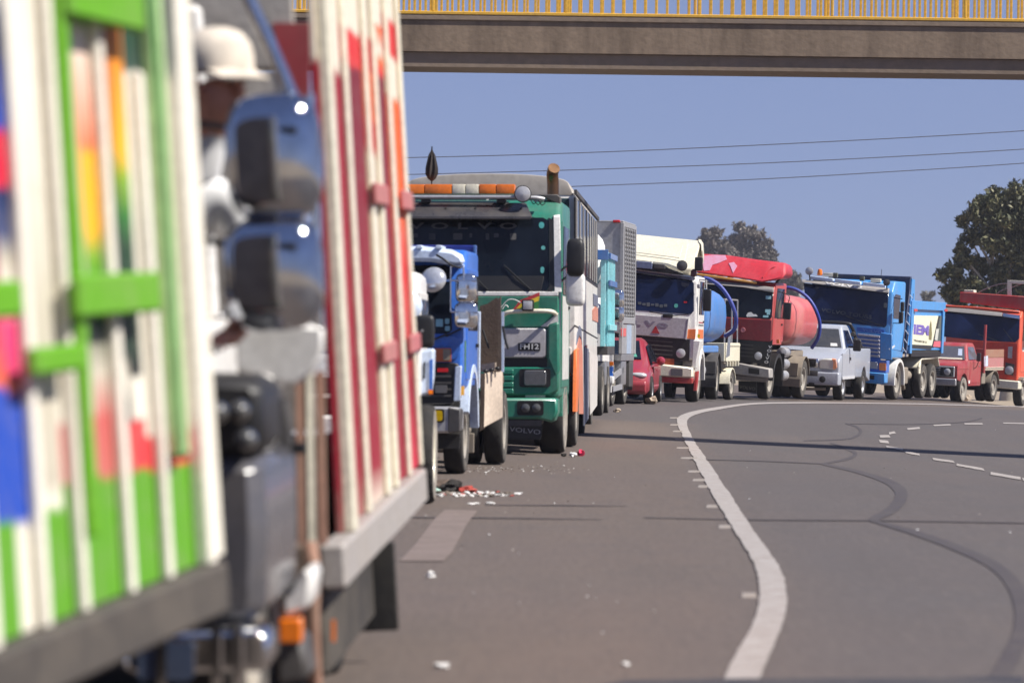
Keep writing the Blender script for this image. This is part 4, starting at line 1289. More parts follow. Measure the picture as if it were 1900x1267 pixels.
# ------------------------------------------------------------------ red water truck with faded tank
def red_water_truck():
    v = V("water_truck", "red truck with bleached red roof deflector and faded pink water tank", "water truck", None, (1.22, 0), 16.0, 4.2, 0, world=at(1420, 82.2))
    hw = 1.22
    z = lambda py, px=1434: zp(v, px, py)
    v.cab(hw, 1.75, z(636), z(592), z(538), z(524), 0.14, RED_K, 0.06, 0.22)
    R_ = v.root
    v.P("windshield", [(1258, 520), (1320, 526), (1435, 541), (1432, 589), (1428, 592), (1350, 588), (1258, 578)], GLASS, b=0.006)
    v.P("sun_visor", [(1258, 512), (1318, 519), (1436, 533), (1436, 543), (1380, 533), (1318, 528), (1258, 522)], mat("grey_visor", (0.20, 0.19, 0.19, 1), rough=0.5, dirt=0.3), out=0.10, th=0.10, b=0.01)
    v.P("amber_roof_bar", [(1258, 503), (1303, 508.5), (1404, 523), (1404, 527), (1303, 512.5), (1258, 507)], mat("amber_paint", lin(226, 158, 60), rough=0.4), ('y', 0.1), 0, 0.06, b=0.01)
    v.P("dashboard_cloth", [(1385, 585), (1388, 580), (1394, 579), (1398, 583), (1403, 583), (1406, 587), (1386, 588)], PALE, out=0.018, th=0.012)
    for r_ in (R(1421, 549, 1431, 555, 1), R(1420, 574, 1430, 580, 1), R(1423, 580, 1429, 584, 1), R(1416, 585, 1426, 589, 1)):
        v.P("window_sticker", r_, mat("pale_blue_sticker", lin(140, 185, 195), rough=0.5), out=0.02, th=0.015)
    # canoe-shaped deflector
    poly = [(1252, 468), (1296, 470.5), (1347, 473), (1401, 481), (1455, 487.5), (1458.5, 490.5), (1456, 512), (1449, 517), (1431, 521), (1413.6, 524), (1375, 517), (1303, 507), (1252, 499)]
    zd = zp(v, 1375, 517)
    def lean(a, b_):
        c = 0.1
        for _ in range(6): c = 0.10 + (v.y(a, b_, c).z - zd) * 0.9
        return v.y(a, b_, c)
    fr = [lean(a, b_) for a, b_ in poly]
    cx_ = sum(p.x for p in fr) / len(fr); cz_ = sum(p.z for p in fr) / len(fr)
    bk = [Vector((p.x, 1.35, cz_ + (p.z - cz_) * 0.8)) for p in fr]
    df = slab("roof_deflector", fr, bk, RED_D, R_, 0.05)
    nb = Vector((0, -0.02, 0.02))
    for pl in ([(1302, 476), (1322, 473.5), (1346, 474.5), (1349, 482), (1335, 488), (1322, 492), (1317, 502), (1306, 503)], [(1352, 489), (1362, 487), (1368, 494), (1360, 507), (1356, 496)]):
        q = [lean(a, b_) for a, b_ in pl]
        slab("bleached_patch", [p + nb * 0.5 for p in q], [p - nb for p in q], mat("lavender_bleach", lin(196, 150, 176), rough=0.7, dirt=0.6, dscale=6, dust=lin(205, 90, 104)), df)
    rid = [v.y(1415, 515, 0.14), v.y(1428, 500, 0.34), v.y(1440, 494, 0.45), v.y(1457, 490, 0.9)]
    tube("deflector_ridge", smooth_path(rid, 5), 0.016, RED_D, df, 6)
    v.B("deflector_foot", (1350, 508, 1360, 516), 0.2, 0.1, BLACK)
    v.tubep("deflector_stay", [(1436, 530, 0.5), (1447, 517, 0.6)], 0.03, BLACK, sub=1)
    # nose
    v.P("nose_panel", [(1262, 580), (1350, 590), (1432, 594), (1430, 634), (1350, 628), (1262, 618)], mat("shaded_red_nose", lin(128, 16, 28), rough=0.4, dirt=0.15, coat=0.2), out=0.02, th=0.03, b=0.006)  # darker copy of the truck red, shade of the front in its colour
    em = v.f(1379, 612) + Vector((0, -0.03, 0))
    lathe("nose_emblem", [(0.03, 0.0), (0.055, -0.005), (0.06, 0.01)], em, (0, 1, 0), mat("rose_badge", lin(190, 110, 120), rough=0.4), R_, 16)
    v.P("nose_grille", [(1280, 620), (1350, 628), (1431, 635), (1425, 676), (1350, 668), (1280, 660)], BLACK, out=0.02, th=0.06)
    for k in range(4):
        yy = 640 + k * 7
        v.P("grille_bar", [(1350, yy - 4), (1398, yy), (1398, yy + 1.6), (1350, yy - 2.4)], DGREY, out=0.03, th=0.02)
    v.lamp("headlamp", 1407, 660.5, 8, -0.03, LENS, DGREY)
    v.P("corner_post", [(1424, 637), (1434, 630), (1428, 680), (1418, 680)], BLACK, out=0.04, th=0.05)
    for i, ch in enumerate("VOLVO"):
        v.text(ch, 1429.5 - i * 1.7, 644 + i * 7, 5, WHITE, out=0.05, wpx=6, bold=0.03)
    bp = v.P("bumper", [(1290, 664), (1377, 674), (1430, 684), (1430, 702), (1377, 696), (1290, 686)], mat("dusty_bumper_grey", (0.33, 0.31, 0.29, 1), rough=0.6, dirt=0.4), out=0.14, th=0.45, b=0.025)
    v.P("bumper_slot", [(1391, 682), (1411, 684.5), (1411, 695), (1391, 692.5)], BLACK, out=0.146, th=0.02, par=bp)
    v.P("bumper_apron", [(1310, 690), (1377, 697), (1424, 702), (1422, 709), (1377, 706), (1310, 698)], DUSTY, out=0.10, th=0.3, b=0.01)
    fl = v.P("mud_flap", [(1370, 706), (1404, 708), (1404, 730), (1370, 727)], BLACK, ('y', 0.4), 0, 0.02)
    v.text("VOLVO", 1387, 720, 6, mat("worn_flap_letters", (0.10, 0.095, 0.09, 1), rough=0.8), ('y', 0.4), 0.004, wpx=28, tilt=-3, par=fl)
    # flank
    d = door(v, RED_K, 0.26, 1.48, z(640), z(530), zb=z(590))
    mm = mirror_box(v, "door_mirror", tuple(v.y(1460.5, 577, 0.15)), (0.20, 0.10, 0.43), BLACK)
    tube("mirror_arm", smooth_path([v.y(1462, 562, 0.15), v.y(1465, 552, 0.15), v.y(1460, 546, 0.15), v.y(1444, 541, 0.2)], 4), 0.011, BLACK, mm, 6)
    tube("mirror_arm", [v.y(1462, 591, 0.15), v.y(1442, 591, 0.2)], 0.011, BLACK, mm, 6)
    v.P("indicator", R(1440.5, 630, 1445.5, 637, 1), ORANGE, ('y', 0.15), 0, 0.06)
    r, y0 = 0.50, 1.30
    v.axle(y0, r, 1.06, 0.29)
    v.frame(0.3, 5.9, 0.9)
    arch = [(y0 + (r + 0.14) * math.cos(a), r + (r + 0.2) * math.sin(a)) for a in np.linspace(0, math.pi, 13)]
    inn = [(y0 + (r + 0.05) * math.cos(a), r + (r + 0.1) * math.sin(a)) for a in np.linspace(math.pi, 0, 13)]
    for sx in (1, -1):
        prism("fender_arch", arch + inn, 'x', sx * 0.85, sx * (hw + 0.02), BLACK, R_, 0.006, 1)
    box("front_mud_flap", (0.8, 1.24), (2.0, 2.02), (0.35, 1.2), BLACK, R_)
    for k in range(3):
        lathe("air_tank", [(0.02, 0), (0.13, 0.04), (0.14, 0.1), (0.14, 0.6), (0.13, 0.66), (0.02, 0.7)], (1.12, 2.1 + 0.02 * k, 0.62 + 0.30 * k), (0, 1, 0), ALU, R_, 14)
    v.axle(4.5, 0.52, 1.32, 0.28, dual=True)
    mudguard(v, 4.5, 0.52, 0.62, 1.34, DUSTY)
    box("mud_flap", (0.64, 1.26), (3.86, 3.885), (0.60, 0.95), DUSTY, R_)
    tank_body(v, 2.25, 5.9, 1.36, 2.04, 0.70, PINK)
    box("tank_bearer", (-1.0, 1.0), (2.3, 5.8), (1.10, 1.27), DUSTY, R_, 0.03)
    v.tubep("hose", [(1452, 535, 2.6), (1465, 534, 2.6), (1482, 540, 2.6), (1500, 554, 2.6), (1513, 574, 2.6), (1521, 600, 2.7), (1518, 626, 2.8), (1506, 646, 2.9)], 0.048, HOSE, n=10)
    return v

# ------------------------------------------------------------------ small white cargo trailer with tube frame
def white_flatbed():
    v = V("cargo_trailer", "small white drop-side trailer with a thin tube frame between the two water trucks", "trailer", None, (0.80, 0), 15.0, 0.5, 0, world=at(1344, 80.1))
    R_ = v.root
    hw = 0.80
    L = 1.75
    v.axle(0.75, 0.36, 0.84, 0.2, RIM, lug=0.014)
    v.frame(0.1, L - 0.1, 0.62, CREAM, 0.35)
    box("bed_floor", (-hw, hw), (0, L), (0.90, 0.98), WOOD, R_)
    for sx in (-1, 1):
        pn = box("drop_side", sorted((sx * hw, sx * (hw + 0.04))), (0, L), (0.96, 1.42), CREAM, R_, 0.01)
        box("side_rail", sorted((sx * (hw + 0.041), sx * (hw + 0.06))), (0.05, L - 0.05), (1.34, 1.39), CREAM, pn, 0.004)
        for k in range(5):
            box("hinge", sorted((sx * (hw + 0.0), sx * (hw + 0.05))), (0.1 + k * 0.36, 0.16 + k * 0.36), (0.84, 0.958), CREAM, pn, 0.004)
        prism("wheel_fender", [(0.75 + 0.44 * math.cos(a), 0.36 + 0.44 * math.sin(a)) for a in np.linspace(0.1, math.pi - 0.1, 9)] + [(0.75 + 0.41 * math.cos(a), 0.36 + 0.41 * math.sin(a)) for a in np.linspace(math.pi - 0.1, 0.1, 9)], 'x', sx * 0.6, sx * 0.86, CREAM, R_, 0.003, 1)
    for ya in (-0.04, L):
        box("end_board", (-hw, hw), (ya, ya + 0.04), (0.96, 1.42), CREAM, R_, 0.01)
    for sx in (-1, 1):
        for ya in (0.05, L * 0.55, L - 0.05):
            tube("frame_hoop", [(sx * 0.78, ya, 1.42), (sx * 0.78, ya, 2.5)], 0.018, ALU, R_, 6)
        tube("frame_rail_top", [(sx * 0.78, 0.05, 2.5), (sx * 0.78, L - 0.05, 2.5)], 0.018, ALU, R_, 6)
        tube("frame_rail_mid", [(sx * 0.78, 0.05, 1.62), (sx * 0.78, L * 0.5, 1.74), (sx * 0.78, L - 0.05, 1.76)], 0.016, ALU, R_, 6)
    for ya in (0.05, L - 0.05):
        tube("frame_cross", [(-0.78, ya, 2.5), (0.78, ya, 2.5)], 0.018, ALU, R_, 6)
    tube("draw_bar", [(0, 0.1, 0.6), (0, -0.5, 0.5)], 0.04, CHASSIS, R_)
    return v

# ------------------------------------------------------------------ old red pickup with tray
def old_red_pickup():
    v = V("tray_pickup", "old red bonneted pickup with a wooden sided tray beside the orange truck", "pickup", None, (0.98, 0), 24.5, 2.4, 0, world=at(1774, 101.0))
    R_ = v.root
    hw = 0.98
    v.hw = hw
    s = lambda px, py: v.x(px, py, hw)
    # nose and hood
    hood = [(0.0, 0.72), (0.0, 1.14), (0.08, 1.20), (1.25, 1.30), (1.25, 0.62), (1.22, 0.55)]
    arch = [(0.78 + 0.46 * math.cos(a), 0.44 + 0.46 * math.sin(a)) for a in np.linspace(0.35, math.pi - 0.5, 8)]
    prism("hood", hood + arch, 'x', -hw, hw, FORD_RED, R_, 0.035, 2, 20)
    prism("cab_body", [(1.251, 0.50), (1.251, 1.30), (2.62, 1.30), (2.62, 0.50)], 'x', -hw, hw, FORD_RED, R_, 0.03, 2)
    gh = [(1.30, 1.28), (1.72, 1.78), (1.9, 1.85), (2.5, 1.85), (2.6, 1.78), (2.6, 1.28)]
    bm = bmesh.new()
    wt, wb = 0.72, 0.90
    A = [bm.verts.new((-(wb if p[1] < 1.5 else wt), p[0], p[1])) for p in gh]
    Bv = [bm.verts.new(((wb if p[1] < 1.5 else wt), p[0], p[1])) for p in gh]
    bm.faces.new(A); bm.faces.new(Bv[::-1])
    for i in range(len(gh)):
        j = (i + 1) % len(gh); bm.faces.new((A[i], A[j], Bv[j], Bv[i]))
    bmesh.ops.recalc_face_normals(bm, faces=bm.faces); bevel(bm, 0.05, 3)
    from_bm("cab_roof", bm, FORD_RED, R_)
    LG = mat("light_reflecting_glass", (0.10, 0.105, 0.13, 1), rough=0.06, dirt=0.1)
    def ws(u, t, out=0.012):
        w = (wb - 0.08) + (wt - wb + 0.02) * t
        return Vector((u * w, 1.31 + 0.40 * t - out * 0.7, 1.30 + 0.47 * t + out * 0.7))
    slab("windshield", [ws(-1, 0.05), ws(1, 0.05), ws(1, 0.92), ws(-1, 0.92)], [ws(-1, 0.05, -0.02), ws(1, 0.05, -0.02), ws(1, 0.92, -0.02), ws(-1, 0.92, -0.02)], LG, R_, 0.004)
    slab("paper_sticker", [ws(0.72, 0.3, 0.016), ws(0.9, 0.3, 0.016), ws(0.9, 0.75, 0.016), ws(0.72, 0.75, 0.016)], [ws(0.72, 0.3, 0.01), ws(0.9, 0.3, 0.01), ws(0.9, 0.75, 0.01), ws(0.72, 0.75, 0.01)], LTBLUE, R_)
    slab("dash_cloth", [ws(-0.8, 0.04, 0.015), ws(0.9, 0.04, 0.015), ws(0.9, 0.14, 0.015), ws(-0.8, 0.14, 0.015)], [ws(-0.8, 0.04, 0.008), ws(0.9, 0.04, 0.008), ws(0.9, 0.14, 0.008), ws(-0.8, 0.14, 0.008)], CREAM, R_)
    def sw(y, t, out=0.012): return Vector((wb + (wt - wb) * t + out, y, 1.30 + 0.5 * t))
    q = [(1.5, 0.06), (1.82, 0.86), (2.42, 0.86), (2.5, 0.06)]
    slab("side_window", [sw(y, t) for y, t in q], [sw(y, t, -0.02) for y, t in q], LG, R_, 0.003)
    d = box("door", (hw - 0.02, hw + 0.008), (1.35, 2.5), (0.6, 1.27), FORD_RED, R_, 0.006)
    box("door_handle", (hw + 0.008, hw + 0.03), (2.3, 2.42), (1.12, 1.15), CHROME, d, 0.004)
    box("flank_crease", (hw - 0.01, hw + 0.012), (0.1, 1.24), (1.04, 1.06), FORD_RED, R_, 0.004)
    # grille, lamps, bumper
    box("grille_surround", (-0.9, 0.9), (-0.05, 0.06), (0.78, 1.12), ALU, R_, 0.02)
    box("grille_recess", (-0.86, 0.86), (-0.055, -0.03), (0.81, 1.09), BLACK, R_, 0.01)
    for k in range(4):
        zz = 0.84 + k * 0.065
        box("grille_bar", (-0.5, 0.44), (-0.075, -0.05), (zz, zz + 0.022), ALU, R_, 0.004)
    for sx in (-1, 1):
        c = Vector((sx * 0.68, -0.06, 0.95))
        b_ = box("lamp_bezel", (c.x - 0.15, c.x + 0.15), (-0.07, -0.05), (0.81, 1.09), DGREY, R_, 0.008)
        lathe("headlamp", [(0.10, 0.0), (0.105, -0.02), (0.09, -0.035), (0.02, -0.045)], c + Vector((0, -0.01, 0)), (0, 1, 0), LENS, b_, 20)
    box("bumper", (-1.0, 1.0), (-0.20, -0.09), (0.52, 0.74), ALU, R_, 0.04, 3)
    lathe("fog_lamp", [(0.03, 0.05), (0.07, 0.02), (0.07, 0), (0.02, -0.02)], (0.05, -0.24, 0.80), (0, 1, 0), YELL, R_, 16)
    box("door_patch", (hw + 0.0, hw + 0.010), (1.24, 1.40), (0.58, 0.68), WHITE, d, 0.004)
    mm = mirror_box(v, "door_mirror", (hw + 0.16, 1.75, 1.42), (0.14, 0.05, 0.26), DGREY)
    tube("mirror_arm", smooth_path([(hw + 0.16, 1.75, 1.3), (hw + 0.1, 1.75, 1.12), (hw, 1.8, 1.05)], 4), 0.012, BLACK, mm, 6)
    # wheels, chassis
    v.wheel(hw - 0.11, 0.80, 0.40, 0.20, RIM, wall=RUBBER_D)
    v.wheel(-hw + 0.11, 0.80, 0.40, 0.20, CREAM, side=-1)
    v.frame(0.2, 5.2, 0.72, DUSTY)
    v.axle(4.05, 0.43, 1.02, 0.22, RIM, dual=True, lug=0.03)
    # tray
    y0, y1 = 2.85, 4.95
    box("tray_floor", (-1.05, 1.05), (y0, y1), (0.98, 1.06), WOOD, R_, 0.01)
    PKW = mat("pinkish_board", lin(176, 110, 112), rough=0.7, dirt=0.5, dscale=3, bump=0.3)
    BRW = mat("brown_plank", lin(150, 104, 84), rough=0.8, dirt=0.4, dscale=3, bump=0.4)
    for sx in (-1, 1):
        for k, (za, zb, m) in enumerate([(1.062, 1.39, PKW), (1.40, 1.66, BRW)]):
            box("side_board", sorted((sx * 1.02, sx * 1.05)), (y0, y1), (za, zb), m, R_, 0.008)
    box("side_rail", (1.051, 1.07), (y0, y1), (1.062, 1.085), CREAM, R_, 0.004)
    v.P("painted_mark", [(1826, 661), (1833, 660), (1833, 679), (1826, 680)], LTBLUE, ('x', 1.05), 0.004, 0.01)
    box("head_board", (-1.05, 1.05), (y0 - 0.05, y0 - 0.005), (0.98, 1.68), FORD_RED, R_, 0.01)
    for sx in (-1, 1):
        pp = tube("stake_post", [(sx * 1.02, y0 - 0.08, 0.9), (sx * 1.03, y0 - 0.1, 2.45)], 0.045, FORD_RED, R_, 8)
    box("under_box", (0.7, 0.98), (2.75, 3.15), (0.55, 0.95), DUSTY, R_, 0.02)
    a = [(4.05 + 0.56 * math.cos(t), 0.43 + 0.56 * math.sin(t)) for t in np.linspace(0.2, math.pi - 0.3, 10)]
    prism("wheel_fender", a + [(p[0], p[1] - 0.03) for p in a[::-1]], 'x', 0.65, 1.04, DUSTY, R_, 0.003, 1)
    return v

# ------------------------------------------------------------------ orange truck at the right edge
def orange_truck():
    v = V("cabover_truck", "orange red cab truck with deep red roof beam at the edge of the picture", "truck", None, (1.24, 0), 20.5, 2.6, 0, world=at(1886, 106.5))
    hw = 1.24
    R_ = v.root
    z = lambda py, px=1890: zp(v, px, py)
    v.cab(hw, 1.7, z(706), z(636), z(588), z(577), 0.12, ORG, 0.07, 0.25)
    v.P("windshield", [(1730, 573), (1764, 577), (1886, 587), (1892, 592), (1891, 628), (1884, 635), (1820, 632), (1764, 626), (1730, 622)], GLASS_B, b=0.006)
    v.P("sun_visor", [(1730, 566), (1764, 570), (1860, 580), (1860, 587), (1764, 578), (1730, 575)], mat("grey_visor", (0.20, 0.19, 0.19, 1)), out=0.1, th=0.1, b=0.008)
    v.P("chrome_visor_end", [(1862, 581), (1893, 585), (1893, 592), (1862, 587)], CHROME, out=0.1, th=0.1, b=0.008)
    v.P("roof_lid", [(1725, 563), (1760, 566), (1810, 569), (1892, 577), (1892, 581), (1810, 574), (1725, 567)], ORG, ('y', 0.25), 0.0, 1.2, b=0.02)
    v.P("roof_beam", [(1781, 541.5), (1960, 554), (1960, 580), (1884, 573.5), (1781, 560)], DEEPRED, ('y', 0.45), 0, 0.9, b=0.02)
    v.P("roof_pad", [(1789, 537.5), (1807, 538), (1807, 543), (1789, 542)], CREAM, ('y', 0.5), 0, 0.4, b=0.01)
    fr = empty("roof_rack", R_)
    for (x0, x1, ya, yb) in ((1869, 1876, 520, 550), (1960, 1967, 526, 557)):
        v.P("rack_post", [(x0, ya), (x1, ya), (x1, yb), (x0, yb)], CREAM, ('y', 0.6), 0, 0.1, par=fr, b=0.006)
    v.P("rack_bar", [(1876.3, 520), (1960, 524), (1960, 530), (1876.3, 526)], CREAM, ('y', 0.6), 0, 0.1, par=fr, b=0.006)
    # nose
    v.P("nose_panel", [(1800, 633), (1888, 637), (1886, 705), (1800, 698)], mat("shaded_orange_nose", lin(196, 52, 32), rough=0.4, dirt=0.2, coat=0.2), out=0.02, th=0.03, b=0.006)  # darker than the cab orange: the shaded front is put into the paint
    v.P("side_grille", [(1871, 643), (1879, 643), (1878, 665), (1870, 664)], ALU, out=0.03, th=0.02)
    v.P("lamp_recess", [(1866, 672), (1883, 676), (1880, 697), (1864, 694)], DGREY, out=0.03, th=0.03)
    v.lamp("headlamp", 1872.5, 687, 8, -0.06, LENS, ALU)
    v.P("bumper", [(1800, 698), (1857, 704), (1893, 707), (1892, 723), (1857, 720), (1800, 714)], CREAM, out=0.18, th=0.5, b=0.03)
    v.P("bumper_cap", [(1886, 699), (1900, 700), (1899, 705), (1886, 704)], CREAM, ('y', 0.1), 0, 0.3)
    wiper(v, (1850, 632), (1815, 620)); wiper(v, (1880, 634), (1862, 610))
    door(v, ORG, 0.3, 1.45, z(690), z(585), zb=z(632))
    box("door_badge", (hw + 0.012, hw + 0.016), (0.5, 1.0), (z(652), z(645)), WHITE, R_, 0)
    v.axle(1.25, 0.52, 1.22, 0.30)
    v.frame(0.3, 7.0, 0.9)
    v.axle(5.2, 0.52, 1.24, 0.28, dual=True)
    box("cargo_bed", (-1.25, 1.25), (2.1, 7.0), (1.15, 1.3), DEEPRED, R_, 0.02)
    for sx in (-1, 1):
        box("bed_side", sorted((sx * 1.2, sx * 1.25)), (2.1, 7.0), (1.302, 2.2), DEEPRED, R_, 0.02)
    v.P("second_beam", [(1884, 560), (1960, 566), (1960, 600), (1898, 592)], DEEPRED, ('y', 1.9), 0, 0.4)
    tube("bent_cable", smooth_path([v.y(1815, 543, 0.8), v.y(1835, 533, 0.8), v.y(1855, 527, 0.8), v.y(1869, 526, 0.8)], 5), 0.012, STEEL, fr, 5)
    tube("bent_cable", smooth_path([v.y(1848, 546, 0.8), v.y(1860, 538, 0.8), v.y(1880, 532, 0.8), v.y(1897, 526, 0.8)], 5), 0.012, STEEL, fr, 5)
    return v

# ------------------------------------------------------------------ red hatchback
def red_car():
    v = V("hatchback_car", "dark red hatchback parked in front of the white water truck", "car", None, (0.83, 0.12), 6.8, 1.0, 0, world=at(1203, 68.9))
    hw = 0.83
    v.hw = hw
    R_ = v.root
    secs = []   # loft: (y, half width low, z low, half width belt, z belt, half width top, z top)
    data = [(0.00, 0.62, 0.30, 0.66, 0.52, 0.60, 0.60), (0.10, 0.78, 0.22, 0.80, 0.55, 0.72, 0.68), (0.35, 0.83, 0.20, 0.83, 0.60, 0.74, 0.78), (1.10, 0.83, 0.20, 0.83, 0.70, 0.70, 0.92),
            (1.95, 0.83, 0.20, 0.83, 0.80, 0.56, 1.36), (2.5, 0.83, 0.20, 0.83, 0.82, 0.55, 1.42), (3.1, 0.83, 0.20, 0.83, 0.84, 0.54, 1.38), (3.7, 0.82, 0.22, 0.82, 0.86, 0.60, 0.98), (3.95, 0.76, 0.3, 0.78, 0.8, 0.62, 0.9)]
    Vv, Fc = [], []
    for (y, wl, zl, wb, zb, wt, zt) in data:
        ring = [(-wl * 0.9, zl), (-wl, zl + 0.1), (-wb, zb - 0.12), (-wb * 0.985, zb), (-wt, zt - 0.05), (-wt * 0.85, zt), (wt * 0.85, zt), (wt, zt - 0.05), (wb * 0.985, zb), (wb, zb - 0.12), (wl, zl + 0.1), (wl * 0.9, zl)]
        Vv += [(x, y, z) for x, z in ring]
    n = 12
    for i in range(len(data) - 1):
        for k in range(n):
            k2 = (k + 1) % n
            Fc.append((i * n + k, i * n + k2, (i + 1) * n + k2, (i + 1) * n + k))
    Fc += [tuple(range(n))[::-1], tuple((len(data) - 1) * n + k for k in range(n))]
    raw("body_shell", Vv, Fc, RED_CAR, R_, angle=50)
    def on(i, j, ring_k, t, u, out=0.012):
        pass
    # windscreen between stations 3 and 4, side glass on the upper flank
    def lerp3(a, b_, t): return Vector(a).lerp(Vector(b_), t)
    L0, L1 = Vector((-0.58, 1.14, 0.95)), Vector((-0.47, 1.92, 1.345))
    Rr0, Rr1 = Vector((0.58, 1.14, 0.95)), Vector((0.47, 1.92, 1.345))
    nrm = Vector((0, -0.45, 0.89))
    q = [L0, Rr0, Rr1, L1]
    slab("windshield", [p + nrm * 0.014 for p in q], [p - nrm * 0.02 for p in q], GLASS, R_, 0.003)
    st = [Rr0.lerp(Rr1, 0.1) + Vector((-0.3, 0, 0)), Rr0.lerp(Rr1, 0.1) + Vector((-0.08, 0, 0)), Rr0.lerp(Rr1, 0.6) + Vector((-0.14, 0, 0)), Rr0.lerp(Rr1, 0.6) + Vector((-0.26, 0, 0))]
    slab("green_notice", [p + nrm * 0.017 for p in st], [p + nrm * 0.012 for p in st], mat("green_notice", lin(70, 150, 130), rough=0.5), R_)
    sn = Vector((0.9, 0, 0.42))
    for q in ([(0.785, 1.42, 0.84), (0.635, 1.95, 1.24), (0.625, 2.45, 1.28), (0.79, 2.42, 0.86)], [(0.79, 2.5, 0.87), (0.625, 2.52, 1.29), (0.63, 3.0, 1.26), (0.75, 3.3, 0.94)]):
        slab("side_window", [Vector(p) + sn * 0.02 for p in q], [Vector(p) - sn * 0.02 for p in q], GLASS, R_, 0.003)
    m = lathe("door_mirror", [(0.01, -0.08), (0.07, -0.05), (0.10, 0.02), (0.095, 0.08), (0.02, 0.09)], (0.98, 1.42, 0.92), (0, 1, 0), RED_CAR, R_, 16)
    box("mirror_foot", (0.80, 0.92), (1.42, 1.48), (0.86, 0.90), RED_CAR, m, 0.01)
    m = lathe("door_mirror", [(0.01, -0.08), (0.07, -0.05), (0.10, 0.02), (0.095, 0.08), (0.02, 0.09)], (-0.98, 1.42, 0.92), (0, 1, 0), RED_CAR, R_, 16)
    for sx in (1, -1):
        q = [(sx * 0.40, 0.06, 0.55), (sx * 0.74, 0.12, 0.56), (sx * 0.80, 0.32, 0.64), (sx * 0.42, 0.10, 0.66)]
        sup("headlamp", (sx * 0.60, 0.13, 0.615), (0.19, 0.13, 0.062), 0.8, mat("clear_headlamp", (0.62, 0.62, 0.64, 1), rough=0.1, metal=0.2, dirt=0.1, coat=0.5), R_, 16, 10)
    prism("bumper", [(-0.04, 0.26), (-0.06, 0.42), (-0.02, 0.50), (0.2, 0.50), (0.2, 0.22), (0.02, 0.22)], 'x', -0.78, 0.78, RED_CAR, R_, 0.04, 3)
    box("lower_grille", (-0.5, 0.5), (-0.066, -0.03), (0.30, 0.38), BLACK, R_)
    d = box("door", (0.81, 0.838), (1.4, 2.45), (0.30, 0.80), RED_CAR, R_, 0.006)
    d = box("door", (0.81, 0.838), (2.48, 3.1), (0.32, 0.80), RED_CAR, R_, 0.006)
    box("door_handle", (0.838, 0.855), (2.2, 2.36), (0.70, 0.73), RED_CAR, d, 0.004)
    box("sill_trim", (0.82, 0.842), (1.0, 3.2), (0.36, 0.40), mat("pinkish_trim", lin(170, 80, 96), rough=0.4), R_, 0.006)
    for yy in (0.72, 3.2):
        v.wheel(0.80 - 0.02, yy, 0.30, 0.20, RIM_S, wall=RUBBER, lug=0.004)
        v.wheel(-0.78, yy, 0.30, 0.20, RIM_S, wall=RUBBER, side=-1, lug=0.004)
    return v

def sup(name, c, rad, e, m, parent, nu=20, nv=14):
    """rounded-box shell (superellipsoid)"""
    Vv, Fc = [], []
    pw = lambda t: math.copysign(abs(t) ** e, t)
    for j in range(nv + 1):
        ph = -math.pi / 2 + math.pi * j / nv
        for i in range(nu):
            th = 2 * math.pi * i / nu
            Vv.append((c[0] + rad[0] * pw(math.cos(ph)) * pw(math.cos(th)), c[1] + rad[1] * pw(math.cos(ph)) * pw(math.sin(th)), c[2] + rad[2] * pw(math.sin(ph))))
    for j in range(nv):
        for i in range(nu):
            i2 = (i + 1) % nu
            Fc.append((j * nu + i, j * nu + i2, (j + 1) * nu + i2, (j + 1) * nu + i))
    return raw(name, Vv, Fc, m, parent, angle=60)

def ramp_paint(name, stops, rough=0.6, wob=0.06):
    """board painted in bands along its height (local z), edges a little uneven"""
    m = bpy.data.materials.new(name)
    m.use_nodes = True
    nt = m.node_tree
    bs = nt.nodes["Principled BSDF"]
    tc = nt.nodes.new("ShaderNodeTexCoord")
    sp = nt.nodes.new("ShaderNodeSeparateXYZ")
    nt.links.new(tc.outputs["Object"], sp.inputs[0])
    n = nt.nodes.new("ShaderNodeTexNoise"); n.inputs["Scale"].default_value = 6; n.inputs["Detail"].default_value = 3
    nt.links.new(tc.outputs["Object"], n.inputs["Vector"])
    ad = nt.nodes.new("ShaderNodeMath"); ad.operation = 'MULTIPLY_ADD'; ad.inputs[1].default_value = wob
    nt.links.new(n.outputs[0], ad.inputs[0]); nt.links.new(sp.outputs[2], ad.inputs[2])
    stops = sorted(stops, key=lambda q: q[0])
    z0, z1 = stops[0][0] - 0.05, stops[-1][0] + 0.05
    mr = nt.nodes.new("ShaderNodeMapRange"); mr.inputs[1].default_value = z0 + wob / 2; mr.inputs[2].default_value = z1 + wob / 2
    nt.links.new(ad.outputs[0], mr.inputs[0])
    cr = nt.nodes.new("ShaderNodeValToRGB")
    el = cr.color_ramp.elements
    while len(el) < len(stops): el.new(0.5)
    for e_, (zz, col) in zip(el, stops):
        e_.position = (zz - z0) / (z1 - z0); e_.color = col
    nt.links.new(mr.outputs[0], cr.inputs[0])
    n2 = nt.nodes.new("ShaderNodeTexNoise"); n2.inputs["Scale"].default_value = 14; n2.inputs["Detail"].default_value = 6
    nt.links.new(tc.outputs["Object"], n2.inputs["Vector"])
    mx = nt.nodes.new("ShaderNodeMix"); mx.data_type = 'RGBA'; mx.inputs[7].default_value = (0.3, 0.25, 0.2, 1)
    m2 = nt.nodes.new("ShaderNodeMapRange"); m2.inputs[1].default_value = 0.5; m2.inputs[2].default_value = 0.8; m2.inputs[4].default_value = 0.3
    nt.links.new(n2.outputs[0], m2.inputs[0]); nt.links.new(m2.outputs[0], mx.inputs[0]); nt.links.new(cr.outputs[0], mx.inputs[6])
    nt.links.new(mx.outputs[2], bs.inputs["Base Color"])
    bs.inputs["Roughness"].default_value = rough
    return m

